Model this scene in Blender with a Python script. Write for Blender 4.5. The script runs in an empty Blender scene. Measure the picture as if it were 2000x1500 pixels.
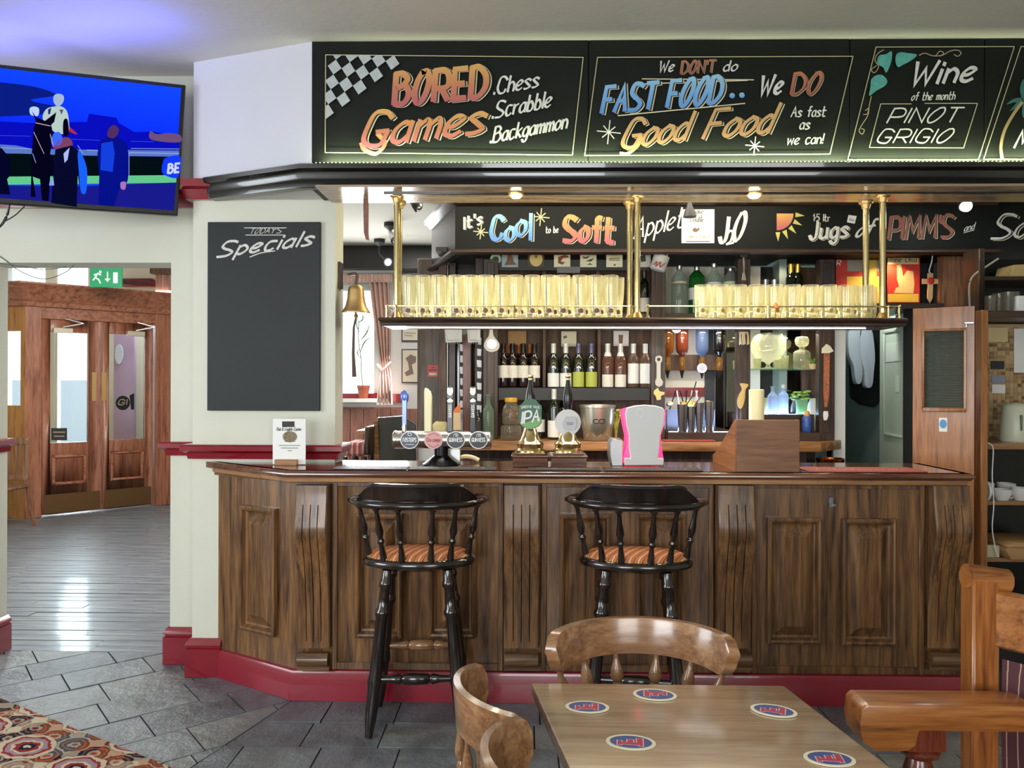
import bpy, bmesh, math, random
from mathutils import Vector, Matrix
random.seed(11)
S = bpy.context.scene
COL = S.collection
PI = math.pi
# ---------------------------------------------------------------- camera, world, light, exposure
FOC, EYE, YAW, ROLL = 1500.0, 1.55, math.radians(1.05), .003
cs, sn = math.cos(YAW), math.sin(YAW)
cd = bpy.data.cameras.new('camera'); cam = bpy.data.objects.new('camera', cd); COL.objects.link(cam)
cd.sensor_width = 36; cd.lens = 36*FOC/2000; cd.clip_start = .05; cd.clip_end = 200
rt, up, fw = Vector((cs, sn, 0)), Vector((0, 0, 1)), Vector((-sn, cs, 0))
X_, Y_ = (rt+ROLL*up).normalized(), (up-ROLL*rt).normalized()
cam.matrix_world = Matrix(((X_.x, Y_.x, -fw.x, 0), (X_.y, Y_.y, -fw.y, 0), (X_.z, Y_.z, -fw.z, EYE), (0, 0, 0, 1)))
S.camera = cam
S.view_settings.view_transform = 'Standard'; S.view_settings.look = 'None'
S.view_settings.gamma = 1; S.view_settings.use_curve_mapping = False
S.view_settings.exposure = 0.0
S.cycles.use_denoising = True
S.cycles.max_bounces = 10; S.cycles.transparent_max_bounces = 40; S.cycles.diffuse_bounces = 4
S.cycles.glossy_bounces = 4; S.cycles.transmission_bounces = 8
S.cycles.caustics_reflective = False; S.cycles.caustics_refractive = False
S.cycles.sample_clamp_indirect = 4
wd = bpy.data.worlds.new('daylight'); S.world = wd; wd.use_nodes = True
wd.node_tree.nodes['Background'].inputs[0].default_value = (.86, .93, 1, 1)
wd.node_tree.nodes['Background'].inputs[1].default_value = 2.6
def area(name, loc, to, sx, sy, w, col=(1, 1, 1), spread=180):
    l = bpy.data.lights.new(name, 'AREA'); l.shape = 'RECTANGLE'; l.size = sx; l.size_y = sy; l.energy = w; l.color = col
    l.spread = math.radians(spread)
    o = bpy.data.objects.new(name, l); COL.objects.link(o); o.location = loc
    o.rotation_euler = (Vector(to)-Vector(loc)).to_track_quat('-Z', 'Y').to_euler(); return o
def spot(name, loc, to, w, col, ang=70, r=.02):
    l = bpy.data.lights.new(name, 'SPOT'); l.energy = w; l.color = col; l.spot_size = math.radians(ang); l.spot_blend = .6; l.shadow_soft_size = r
    o = bpy.data.objects.new(name, l); COL.objects.link(o); o.location = loc
    o.rotation_euler = (Vector(to)-Vector(loc)).to_track_quat('-Z', 'Y').to_euler(); return o
def point(name, loc, w, col, r=.04):
    l = bpy.data.lights.new(name, 'POINT'); l.energy = w; l.color = col; l.shadow_soft_size = r
    o = bpy.data.objects.new(name, l); COL.objects.link(o); o.location = loc; return o
# daylight through the two big windows of the wall behind the camera, and the one in the left wall
area('window_daylight', (-1.75, -2.38, 1.75), (-1.75, 3, 1.6), 1.9, 1.7, 128, (.93, .97, 1))
area('window_daylight', (1.45, -2.38, 1.75), (1.45, 3, 1.6), 1.7, 1.7, 72, (1, .98, .94))
area('window_daylight', (-4.15, 1.3, 1.75), (0, 2.2, 1.3), 1.7, 1.6, 84, (.9, .95, 1))
# the entrance lobby's own daylight and the far room's window
area('window_daylight', (-5.9, 11.3, 1.9), (-4.6, 6.5, .4), 2.0, 2.2, 380, (.85, .92, 1))
area('window_daylight', (-1.55, 7.3, 1.75), (-1.2, 4.5, 1.2), .8, 1.2, 60, (.95, .98, 1))
area('lobby_fill_light', (-3.7, 6.2, 2.96), (-4.1, 7.2, 0), 1.2, 1.2, 95, (1, .95, .88))  # added area lamp without a fitting, brightens the porch front
area('porch_fill_light', (-4.9, 10.0, 2.75), (-4.9, 9.9, 0), .6, .3, 22, (.95, .95, 1))  # extra lamp put behind the doors to brighten the view through the glass
area('bar_fill_light', (.5, 4.62, 2.83), (.5, 4.6, 0), 2.4, .3, 24, (1, .9, .75))  # general fill added over the back bar, not a ceiling fitting
area('far_room_ceiling_light', (-.9, 6.2, 2.82), (-.9, 6.2, 0), .8, .8, 24, (1, .94, .85))

# ---------------------------------------------------------------- pixel <-> place
def ray(px, py):
    u, v = px-1000, py-750
    u, v = u+ROLL*v, v-ROLL*u
    a, b = u/FOC, -v/FOC
    return Vector((a*cs-sn, a*sn+cs, b))
def PZ(px, py, z):
    r = ray(px, py); t = (z-EYE)/r.z; return Vector((r.x*t, r.y*t, z))
def G(px, py): return PZ(px, py, 0)
class PL:
    """a vertical plane through two floor points; d is measured towards the viewer's side"""
    def __init__(s, A, B):
        s.o = Vector((A[0], A[1], 0)); s.e = Vector((B[0]-A[0], B[1]-A[1], 0)).normalized()
        s.n = Vector((s.e.y, -s.e.x, 0))
    def hit(s, px, py):
        r = ray(px, py); t = s.o.dot(s.n)/r.dot(s.n)
        p = Vector((0, 0, EYE))+r*t; return (p-s.o).dot(s.e), p.z
    def W(s, a, z, d=0): return s.o+s.e*a+s.n*d+Vector((0, 0, z))
    def at(s, px, py, d=0):
        if d:
            q = PL(s.o+s.n*d, s.o+s.n*d+s.e); a, z = q.hit(px, py); return q.W(a, z)
        a, z = s.hit(px, py); return s.W(a, z)
    def sx(s, px, py=750): return s.hit(px, py)[0]
    def z(s, py, px=1000): return s.hit(px, py)[1]
    def box(s, m, s0, s1, z0, z1, d0=0, d1=.01):
        k = len(m.v); m.box(s0, s1, -d1, -d0, z0, z1)
        for i in range(k, len(m.v)):
            a, y, z = m.v[i]; m.v[i] = tuple(s.W(a, z, -y))
        return m
    def pbox(s, m, x0, x1, y0, y1, d0=0, d1=.01):
        xm, ym = (x0+x1)/2, (y0+y1)/2
        return s.box(m, s.sx(x0, ym), s.sx(x1, ym), s.z(y1, xm), s.z(y0, xm), d0, d1)
    def poly(s, m, pts, d0=0, d1=.002):
        """a flat outline given in photo pixels, with thickness"""
        f = [s.at(x, y) + s.n*d1 for x, y in pts]; b = [s.at(x, y)+s.n*d0 for x, y in pts]; n = len(pts)
        m.add(f+b, [tuple(range(n)), tuple(range(2*n-1, n-1, -1))]+[(i, i+n, (i+1) % n+n, (i+1) % n) for i in range(n)]); return m
def FR(Y): return PL((0, Y), (1, Y))

# ---------------------------------------------------------------- meshes
def cr(pts, n=6, closed=False):
    out = []; P = [Vector(p) for p in pts]; L = len(P)
    for i in range(L if closed else L-1):
        a = P[(i-1) % L] if closed or i > 0 else P[0]*2-P[1]
        b, c = P[i], P[(i+1) % L]
        d = P[(i+2) % L] if closed or i+2 < L else P[-1]*2-P[-2]
        for k in range(n):
            t = k/n
            out.append(.5*((2*b)+(c-a)*t+(2*a-5*b+4*c-d)*t*t+(3*b-a-3*c+d)*t**3))
    if not closed: out.append(P[-1])
    return out
class M:
    def __init__(s): s.v = []; s.f = []
    def add(s, vs, fs):
        n = len(s.v); s.v += [tuple(v) for v in vs]; s.f += [tuple(i+n for i in f) for f in fs]; return s
    def box(s, x0, x1, y0, y1, z0, z1):
        if x0 > x1: x0, x1 = x1, x0
        if y0 > y1: y0, y1 = y1, y0
        if z0 > z1: z0, z1 = z1, z0
        return s.add([(x0, y0, z0), (x1, y0, z0), (x1, y1, z0), (x0, y1, z0), (x0, y0, z1), (x1, y0, z1), (x1, y1, z1), (x0, y1, z1)],
                     [(0, 3, 2, 1), (4, 5, 6, 7), (0, 1, 5, 4), (1, 2, 6, 5), (2, 3, 7, 6), (3, 0, 4, 7)])
    def lathe(s, prof, c=(0, 0, 0), n=16, rot=None, sx=1, sy=1):
        vs = []; fs = []; k = len(prof); R = rot or Matrix.Identity(3); c = Vector(c)
        for i in range(n):
            a = 2*PI*i/n
            for r, z in prof: vs.append(c+R @ Vector((r*math.cos(a)*sx, r*math.sin(a)*sy, z)))
        for i in range(n):
            j = (i+1) % n
            for q in range(k-1): fs.append((i*k+q, j*k+q, j*k+q+1, i*k+q+1))
        if prof[0][0] > 1e-4: fs.append(tuple(i*k for i in reversed(range(n))))
        if prof[-1][0] > 1e-4 and abs(prof[-1][1]-prof[0][1]) > 1e-6: fs.append(tuple(i*k+k-1 for i in range(n)))
        return s.add(vs, fs)
    def olathe(s, prof, c=(0, 0, 0), n=16):
        """open (no caps)"""
        vs = []; fs = []; k = len(prof)
        for i in range(n):
            a = 2*PI*i/n
            for r, z in prof: vs.append((c[0]+r*math.cos(a), c[1]+r*math.sin(a), c[2]+z))
        for i in range(n):
            j = (i+1) % n
            for q in range(k-1): fs.append((i*k+q, j*k+q, j*k+q+1, i*k+q+1))
        return s.add(vs, fs)
    def turn(s, a, b, prof, n=10):
        """turned spindle from a to b, prof = (t 0..1, radius)"""
        a, b = Vector(a), Vector(b); d = b-a; L = d.length
        return s.lathe([(r, t*L) for t, r in prof], a, n, d.to_track_quat('Z', 'Y').to_matrix())
    def cyl(s, a, b, r, n=12, r2=None): return s.turn(a, b, [(0, r), (1, r if r2 is None else r2)], n)
    def tube(s, pts, r, n=6, ry=None, closed=False, upv=(0, 0, 1)):
        P = [Vector(p) for p in pts]; L = len(P); vs = []; fs = []
        for i, p in enumerate(P):
            t = (P[(i+1) % L]-P[i-1]) if closed else (P[min(i+1, L-1)]-P[max(i-1, 0)])
            t.normalize(); u = Vector(upv)
            if abs(t.dot(u)) > .95: u = Vector((1, 0, 0))
            a = t.cross(u).normalized(); b = a.cross(t)
            rr = r[i] if isinstance(r, (list, tuple)) else r; rb = (ry[i] if isinstance(ry, (list, tuple)) else ry) if ry else rr
            for k in range(n):
                w = 2*PI*k/n+PI/n
                vs.append(p+a*math.cos(w)*rr+b*math.sin(w)*rb)
        for i in range(L if closed else L-1):
            j = (i+1) % L
            for k in range(n): fs.append((i*n+k, i*n+(k+1) % n, j*n+(k+1) % n, j*n+k))
        if not closed: fs += [tuple(reversed(range(n))), tuple(range((L-1)*n, L*n))]
        return s.add(vs, fs)
    def prism(s, poly, y0, y1, ax='y'):
        n = len(poly)
        def q(a, b, c): return (a, c, b) if ax == 'y' else ((a, b, c) if ax == 'z' else (c, a, b))
        return s.add([q(a, b, y0) for a, b in poly]+[q(a, b, y1) for a, b in poly],
                     [tuple(range(n)), tuple(range(2*n-1, n-1, -1))]+[(i, i+n, (i+1) % n+n, (i+1) % n) for i in range(n)])
    def sweep(s, prof, path, closed=False):
        """moulding: prof (o,z), o out along the right-hand side of the path"""
        P = [Vector((p[0], p[1])) for p in path]; L = len(P); k = len(prof); vs = []; fs = []
        for i in range(L):
            d1 = (P[i]-P[i-1]) if closed or i > 0 else P[1]-P[0]
            d2 = (P[(i+1) % L]-P[i]) if closed or i < L-1 else d1
            d1 = d1.normalized(); d2 = d2.normalized()
            n1, n2 = Vector((d1.y, -d1.x)), Vector((d2.y, -d2.x))
            m = n1+n2; m = m/max(.3, m.length_squared)*2
            for o, z in prof: vs.append((P[i].x+m.x*o, P[i].y+m.y*o, z))
        for i in range(L if closed else L-1):
            j = (i+1) % L
            for q in range(k): fs.append((i*k+q, j*k+q, j*k+(q+1) % k, i*k+(q+1) % k))
        if not closed: fs += [tuple(range(k)), tuple(reversed(range((L-1)*k, L*k)))]
        return s.add(vs, fs)
    def grid(s, rows):
        a, b = len(rows), len(rows[0])
        return s.add([p for r in rows for p in r], [(i*b+j, i*b+j+1, (i+1)*b+j+1, (i+1)*b+j) for i in range(a-1) for j in range(b-1)])
    def ball(s, c, r, n=10, sz=1, sx=1, sy=1):
        return s.lathe([(max(1e-5, r*math.sin(PI*i/n)), -r*sz*math.cos(PI*i/n)) for i in range(n+1)], c, n+4, None, sx, sy)
    def xf(s, mt): s.v = [tuple(mt @ Vector(v)) for v in s.v]; return s
def mesh(m, bev=0, sm=38, seg=1):
    me = bpy.data.meshes.new('m'); me.from_pydata(m.v, [], m.f)
    bm = bmesh.new(); bm.from_mesh(me)
    bmesh.ops.remove_doubles(bm, verts=bm.verts, dist=1e-5)
    bmesh.ops.recalc_face_normals(bm, faces=bm.faces)
    if bev:
        ed = [e for e in bm.edges if len(e.link_faces) == 2 and e.calc_face_angle(0) > .6]
        bmesh.ops.bevel(bm, geom=ed, offset=bev, segments=seg, affect='EDGES', profile=.6, clamp_overlap=True)
    bm.to_mesh(me); bm.free()
    if sm:
        me.polygons.foreach_set('use_smooth', [True]*len(me.polygons)); me.set_sharp_from_angle(angle=math.radians(sm))
    return me
def ob(name, m, mat, parent=None, bev=0, sm=38, kind=None, label=None, cat=None, group=None, seg=1):
    me = m if isinstance(m, bpy.types.Mesh) else mesh(m, bev, sm, seg)
    o = bpy.data.objects.new(name, me); COL.objects.link(o)
    if mat and not me.materials: me.materials.append(mat)
    par(o, parent); tag(o, label, cat, group, kind); return o
def par(o, p):
    if p is None: return
    o.parent = p
    if p.type == 'EMPTY' and p.parent is None: o.matrix_parent_inverse = Matrix.Translation(-p.location)
def tag(o, label=None, cat=None, group=None, kind=None):
    for k, v in (('label', label), ('category', cat), ('group', group), ('kind', kind)):
        if v: o[k] = v
    return o
def T(name, label, cat, loc=(0, 0, 0), group=None):
    o = bpy.data.objects.new(name, None); COL.objects.link(o); o.location = loc; o.empty_display_size = .05
    return tag(o, label, cat, group)
def dup(root, loc, rz=0, label=None, sc=None, kids=True):
    r = root.copy(); COL.objects.link(r); r.location = loc; r.rotation_euler = (0, 0, rz)
    if sc: r.scale = sc if isinstance(sc, tuple) else (sc,)*3
    if label: r['label'] = label
    if kids:
        for ch in list(root.children):
            c = ch.copy(); COL.objects.link(c); c.parent = r
            for g in ch.children:
                d = g.copy(); COL.objects.link(d); d.parent = c
    return r
def struct(name, m, mat, parent=None, bev=0, sm=38): return ob(name, m, mat, parent, bev, sm, kind=None if parent else 'structure')

# ---------------------------------------------------------------- materials
def hx(h):
    h = h.lstrip('#'); o = []
    for i in (0, 2, 4):
        c = int(h[i:i+2], 16)/255; o.append(c/12.92 if c <= .04045 else ((c+.055)/1.055)**2.4)
    return (*o, 1)
MT = {}
def new(name):
    m = bpy.data.materials.new(name); m.use_nodes = True; nt = m.node_tree
    return m, nt, nt.nodes['Principled BSDF']
def mat(name, col='#888888', rough=.5, metal=0, spec=.5, em=0, emc=None, trans=0, coat=0, var=0, sc=30, bump=0, bs=60, alpha=1):
    if name in MT: return MT[name]
    m, nt, b = new(name); b.inputs['Base Color'].default_value = hx(col); b.inputs['Roughness'].default_value = rough
    b.inputs['Metallic'].default_value = metal; b.inputs['Specular IOR Level'].default_value = spec
    b.inputs['Transmission Weight'].default_value = trans; b.inputs['Coat Weight'].default_value = coat; b.inputs['Alpha'].default_value = alpha
    if em: b.inputs['Emission Color'].default_value = hx(emc or col); b.inputs['Emission Strength'].default_value = em
    tc = nt.nodes.new('ShaderNodeTexCoord') if var or bump else None
    if var:
        nz = nt.nodes.new('ShaderNodeTexNoise'); nz.inputs['Scale'].default_value = sc; nz.inputs['Detail'].default_value = 4
        nt.links.new(tc.outputs['Object'], nz.inputs['Vector'])
        rp = nt.nodes.new('ShaderNodeValToRGB'); c = hx(col)
        rp.color_ramp.elements[0].position = .3; rp.color_ramp.elements[1].position = .72
        rp.color_ramp.elements[0].color = (*[max(0, x*(1-var)) for x in c[:3]], 1); rp.color_ramp.elements[1].color = (*[min(1, x*(1+var)) for x in c[:3]], 1)
        nt.links.new(nz.outputs['Fac'], rp.inputs[0]); nt.links.new(rp.outputs[0], b.inputs['Base Color'])
    if bump:
        nz = nt.nodes.new('ShaderNodeTexNoise'); nz.inputs['Scale'].default_value = bs; nz.inputs['Detail'].default_value = 3
        nt.links.new(tc.outputs['Object'], nz.inputs['Vector']); bp = nt.nodes.new('ShaderNodeBump'); bp.inputs['Strength'].default_value = bump
        bp.inputs['Distance'].default_value = .01
        nt.links.new(nz.outputs['Fac'], bp.inputs['Height']); nt.links.new(bp.outputs[0], b.inputs['Normal'])
    MT[name] = m; return m
def wood(name, dark, mid, light, ax='z', rough=.35, coat=.3, sc=1.0, bump=.15, rot=0):
    if name in MT: return MT[name]
    m, nt, b = new(name); L = nt.links.new
    tc = nt.nodes.new('ShaderNodeTexCoord'); mp = nt.nodes.new('ShaderNodeMapping'); L(tc.outputs['Object'], mp.inputs['Vector'])
    q = {'x': (1.2, 16, 16), 'y': (16, 1.2, 16), 'z': (16, 16, 1.2)}[ax]; mp.inputs['Scale'].default_value = tuple(v*sc for v in q)
    mp.inputs['Rotation'].default_value = (0, 0, rot)
    n1 = nt.nodes.new('ShaderNodeTexNoise'); n1.inputs['Scale'].default_value = 1.6; n1.inputs['Detail'].default_value = 5; n1.inputs['Distortion'].default_value = .7
    n2 = nt.nodes.new('ShaderNodeTexNoise'); n2.inputs['Scale'].default_value = 7; n2.inputs['Detail'].default_value = 3
    L(mp.outputs[0], n1.inputs['Vector']); L(mp.outputs[0], n2.inputs['Vector'])
    mx = nt.nodes.new('ShaderNodeMath'); mx.operation = 'MULTIPLY_ADD'; mx.inputs[1].default_value = .35; L(n2.outputs['Fac'], mx.inputs[0])
    m2 = nt.nodes.new('ShaderNodeMath'); m2.operation = 'MULTIPLY'; m2.inputs[1].default_value = .68; L(n1.outputs['Fac'], m2.inputs[0]); L(m2.outputs[0], mx.inputs[2])
    rp = nt.nodes.new('ShaderNodeValToRGB'); e = rp.color_ramp.elements
    e[0].position = .36; e[0].color = hx(dark); e[1].position = .66; e[1].color = hx(light); k = e.new(.5); k.color = hx(mid)
    L(mx.outputs[0], rp.inputs[0]); L(rp.outputs[0], b.inputs['Base Color'])
    b.inputs['Roughness'].default_value = rough; b.inputs['Coat Weight'].default_value = coat; b.inputs['Coat Roughness'].default_value = .12
    bp = nt.nodes.new('ShaderNodeBump'); bp.inputs['Strength'].default_value = bump; bp.inputs['Distance'].default_value = .004
    L(mx.outputs[0], bp.inputs['Height']); L(bp.outputs[0], b.inputs['Normal'])
    MT[name] = m; return m
def grad(name, stops, ax=2, rough=.7, em=0):
    """colour painted across the piece (its own generated coordinate)"""
    if name in MT: return MT[name]
    m, nt, b = new(name); L = nt.links.new
    tc = nt.nodes.new('ShaderNodeTexCoord'); sp = nt.nodes.new('ShaderNodeSeparateXYZ'); L(tc.outputs['Generated'], sp.inputs[0])
    rp = nt.nodes.new('ShaderNodeValToRGB'); e = rp.color_ramp.elements
    while len(e) < len(stops): e.new(.5)
    for i, (p, c) in enumerate(stops): e[i].position = p; e[i].color = hx(c)
    L(sp.outputs[ax], rp.inputs[0]); L(rp.outputs[0], b.inputs['Base Color']); b.inputs['Roughness'].default_value = rough
    if em: L(rp.outputs[0], b.inputs['Emission Color']); b.inputs['Emission Strength'].default_value = em
    MT[name] = m; return m
def thin_glass(name, tint='#ffffff', haze=.0, hazec='#ffffff', rough=.02, ior=1.45, edge=.0):
    """a clear wall: transmission, mirror-like reflection by Fresnel, a little haze of wear"""
    if name in MT: return MT[name]
    m, nt, b = new(name); L = nt.links.new; nt.nodes.remove(b); out = nt.nodes['Material Output']
    tr = nt.nodes.new('ShaderNodeBsdfTransparent'); tr.inputs[0].default_value = hx(tint)
    gl = nt.nodes.new('ShaderNodeBsdfGlossy'); gl.inputs['Roughness'].default_value = rough
    lw = nt.nodes.new('ShaderNodeFresnel'); gm = nt.nodes.new('ShaderNodeNewGeometry'); ic = nt.nodes.new('ShaderNodeMath'); ic.operation = 'MULTIPLY_ADD'; ic.inputs[1].default_value = 1/ior-ior; ic.inputs[2].default_value = ior
    L(gm.outputs['Backfacing'], ic.inputs[0]); L(ic.outputs[0], lw.inputs[0])
    mx = nt.nodes.new('ShaderNodeMixShader'); L(lw.outputs[0], mx.inputs[0]); L(tr.outputs[0], mx.inputs[1]); L(gl.outputs[0], mx.inputs[2])
    last = mx
    if haze:
        df = nt.nodes.new('ShaderNodeBsdfDiffuse'); df.inputs[0].default_value = hx(hazec)
        tl = nt.nodes.new('ShaderNodeBsdfTranslucent'); tl.inputs[0].default_value = hx(hazec)
        m2 = nt.nodes.new('ShaderNodeMixShader'); L(df.outputs[0], m2.inputs[1]); L(tl.outputs[0], m2.inputs[2])
        m3 = nt.nodes.new('ShaderNodeMixShader'); L(mx.outputs[0], m3.inputs[1]); L(m2.outputs[0], m3.inputs[2])
        lay = nt.nodes.new('ShaderNodeLayerWeight'); lay.inputs[0].default_value = .35
        ma = nt.nodes.new('ShaderNodeMath'); ma.operation = 'MULTIPLY_ADD'; ma.inputs[1].default_value = edge; ma.inputs[2].default_value = haze
        L(lay.outputs['Facing'], ma.inputs[0]); L(ma.outputs[0], m3.inputs[0]); last = m3
    L(last.outputs[0], out.inputs[0]); MT[name] = m; return m
# woods
W_BAR = wood('bar_wood', '#342111', '#64452a', '#876039', 'z', .33, .35)
W_BARX = wood('bar_wood_across', '#33200f', '#5c4027', '#7b5a3a', 'x', .3, .4)
W_TOP = wood('bar_top_wood', '#3b2016', '#5b3524', '#744a33', 'x', .16, .8, bump=.05)
W_EDGE = wood('pale_edge_wood', '#7a5535', '#936a45', '#a67c54', 'x', .35, .3)
W_DARK = wood('dark_wood', '#1b110c', '#34241b', '#4a362a', 'z', .5, .08)
W_DARKX = wood('dark_wood_across', '#1c120d', '#33231a', '#493427', 'x', .45, .12)
W_BLACK = wood('black_stained_wood', '#060404', '#140c09', '#2a1912', 'z', .2, .7, bump=.05)
W_CHAIR = wood('worn_chair_wood', '#6b472d', '#876040', '#9e7856', 'x', .26, .6)
W_PINE = wood('orange_pine', '#5c3014', '#8e5426', '#a66a35', 'z', .32, .4)
W_PINEX = wood('orange_pine_across', '#653717', '#945a2a', '#ab703a', 'x', .32, .4)
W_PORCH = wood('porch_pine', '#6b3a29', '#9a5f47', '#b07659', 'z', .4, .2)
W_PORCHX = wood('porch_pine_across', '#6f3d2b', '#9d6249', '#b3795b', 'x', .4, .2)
W_DOOR = wood('brown_door_wood', '#7a4a24', '#9c6434', '#ae7440', 'z', .4, .2)
W_BOX = wood('walnut_box_wood', '#5d3c28', '#7a5137', '#8c6144', 'x', .45, .1)
W_TABLE = wood('worn_table_wood', '#967a5c', '#a68b6e', '#b69d82', 'x', .22, .7, bump=.04, rot=.15)
W_COUNT = wood('back_counter_wood', '#6e4a2b', '#97693f', '#b58554', 'x', .4, .2)
W_BACK = wood('back_panel_wood', '#35241a', '#563d2b', '#6b513d', 'z', .6, .03)
# plain
CREAM = mat('cream_wall_paint', '#cbcbbc', .75, var=.03, sc=3, bump=.12, bs=18)
WHITEW = mat('white_wall_paint', '#c6c6cc', .75, var=.02, sc=2, bump=.1, bs=14)
CEIL = mat('ceiling_paint', '#d4d0c2', .8, var=.03, sc=2.5, bump=.15, bs=22)
REDP = mat('oxblood_red_gloss', '#7d1423', .22, coat=.5, var=.08, sc=6)
PLINTH = mat('red_plinth_gloss', '#84182a', .3, coat=.4, var=.12, sc=4)
BLKB = mat('blackboard_green_black', '#10130f', .6, spec=.2, var=.12, sc=9)
SLATEB = mat('blackboard_slate', '#15191b', .5, spec=.35, var=.1, sc=5)
BLKM = mat('black_moulding', '#141210', .25, coat=.6)
BRASS = mat('polished_brass', '#d8c490', .18, 1)
BRASSD = mat('aged_brass', '#c8a870', .42, .9)
CHROME = mat('brushed_chrome', '#cfcbc4', .22, 1)
STEEL = mat('steel', '#a9a9ac', .28, 1)
BLACK = mat('black_plastic', '#0b0b0c', .35)
DKGREY = mat('dark_grey', '#2b2b2c', .6)
WHITE = mat('white_paper', '#e6e6e2', .7)
CREAMP = mat('cream_paper', '#e2dcc0', .7)
CHALK = mat('white_paint', '#c9c9c2', .8, var=.12, sc=60)
CHALKT = mat('cream_line_paint', '#cfc6a6', .8)
BPAINT = mat('black_paint', '#0f110f', .6)
CLEAR = thin_glass('clear_glass')
PANE = thin_glass('window_glass', '#f4f8f8', ior=1.35)
# ---------------------------------------------------------------- brush lettering (single strokes with a flat brush)
GL = {'A': '00 3a 60|14 54', 'B': '0a 00|~0a 3a 58 36 05|~05 46 63 40 00', 'C': '~68 4a 1a 06 03 20 50 62', 'D': '0a 00|~0a 3a 67 63 30 00',
 'E': '5a 0a 00 50|05 45', 'F': '5a 0a 00|05 45', 'G': '~68 4a 1a 06 02 20 50 64|34 64', 'H': '0a 00|6a 60|05 65', 'I': '0a 00', 'J': '~4a 43 30 10 02',
 'K': '0a 00|6a 04|24 60', 'L': '0a 00 50', 'M': '00 1a 43 7a 80', 'N': '00 0a 60 6a', 'O': '~3a 17 03 10 30 53 67 5a 3a', 'P': '0a 00|~0a 4a 68 65 44 04',
 'R': '0a 00|~0a 4a 68 65 44 04|34 60', 'S': '~69 4a 1a 07 25 44 62 40 00', 'T': '0a 6a|3a 30', 'U': '~0a 02 20 40 62 6a', 'V': '0a 30 6a', 'W': '0a 20 47 60 8a',
 'Y': '0a 35 6a|35 30', 'X': '0a 60|6a 00', 'a': '~45 26 04 01 20 42|46 40', 'b': '0a 00|~04 26 43 30 00', 'c': '~46 16 03 10 30 41', 'd': '~45 26 04 01 20 42|4a 40',
 'e': '~03 23 45 26 04 01 20 41', 'f': '~4a 2a 27 20|06 46', 'g': '~45 26 04 01 20 42|~46 40 3x 1x 0y', 'h': '0a 00|~04 26 44 40', 'i': '06 00|08 09',
 'k': '0a 00|46 03|13 40', 'l': '0a 00', 'm': '06 00|~04 26 34 30|~34 56 64 60', 'n': '06 00|~04 26 44 40', 'o': '~26 04 01 20 42 45 26', 'p': '06 0x|~05 26 44 42 20 01',
 'r': '06 00|~03 15 36', 's': '~45 26 05 23 41 20 00', 't': '1a 11|~11 20 40|06 46', 'u': '~06 01 20 42|46 40', 'v': '06 20 46', 'w': '06 10 35 50 66', 'x': '06 40|46 00',
 'y': '06 20|46 0x', '1': '07 2a 20', '2': '~08 2a 48 32 00|00 50', '5': '5a 0a 06|~06 36 53 30 00', "'": '0a 07', '.': '00 01', '·': '04 05', '!': '0a 03|00 01',
 '&': '~60 08 3a 47 03 20 54', '+': '02 42|24 20', ' ': '', '-': '04 34'}
YV = {'z': -.1, 'y': -.2, 'x': -.33, 'w': -.45, 'a': 1.0, 'b': 1.1}
def gstrokes(ch):
    out = []; w = .34
    for s in GL.get(ch, '').split('|'):
        if not s: continue
        cur = s[0] == '~'; pts = []
        for p in s.lstrip('~').split():
            x = int(p[0], 16)/10; y = YV.get(p[1]); y = int(p[1])/10 if y is None else y
            pts.append((x, y)); w = max(w if out or len(pts) > 1 else 0, x)
        out.append((cur, pts))
    if out: w = max(x for c, p in out for x, y in p)
    return out, w+.2
RK = [0]
def ribbon(m, pts, w, mp, nib=.7, lo=.4):
    """flat brush stroke through pixel points pts; mp maps pixels to the surface"""
    P = [Vector(p) for p in pts]
    if len(P) < 2: return
    ext = w*.22; P[0] = P[0]-(P[1]-P[0]).normalized()*ext; P[-1] = P[-1]+(P[-1]-P[-2]).normalized()*ext
    L = []; R = []
    for i, p in enumerate(P):
        a = P[max(i-1, 0)]; b = P[min(i+1, len(P)-1)]
        if 0 < i < len(P)-1:
            d1, d2 = (p-a).normalized(), (b-p).normalized(); d = d1+d2
            if d.length < .3: d = d1
            k = 1/max(.55, math.sqrt(max(.01, (1+d1.dot(d2))/2)))
        else: d = b-a; k = 1
        d = d.normalized(); th = math.atan2(-d.y, d.x)
        hw = w*.5*(lo+(1-lo)*abs(math.sin(th-nib)))*k
        n = Vector((-d.y, d.x))*hw; L.append(p+n); R.append(p-n)
    n = len(P); RK[0] = (RK[0]+1) % 30; e = (ray(1000, 750)*-1)*1.3e-5*RK[0]
    m.add([mp(*q)+e*(1+.06*i/30) for i, q in enumerate(L)]+[mp(*q)+e*(1+.06*i/30) for i, q in enumerate(R)], [(i, i+1, n+i+1, n+i) for i in range(n-1)])
def lettering(m, text, A, B, h, mp, w=.16, slant=.2, nib=.7, lo=.45, off=(0, 0), arc=0, jit=0):
    """text along the pixel baseline A-B, capital height h px, stroke w*h"""
    tot = 0; items = []
    for ch in text:
        st, ad = gstrokes(ch); ad += max(0, w*1.15-.2); items.append((tot, st)); tot += ad
    tot = max(.05, tot-max(.2, w*1.15))
    A = Vector(A)+Vector(off); B = Vector(B)+Vector(off); d = (B-A)/tot
    for x0, st in items:
        jy = random.uniform(-jit, jit)*h
        for cur, pts in st:
            q = []
            for x, y in pts:
                t = (x0+x)/tot; b = A+d*(x0+x)+Vector((0, jy-arc*4*t*(1-t)))
                q.append(b+Vector((slant*y*h, -y*h)))
            if cur: q = [Vector(v) for v in cr([tuple(v)+(0,) for v in q], 5)]; q = [Vector((v.x, v.y)) for v in q]
            ribbon(m, q, w*h, mp, nib, lo)
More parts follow.
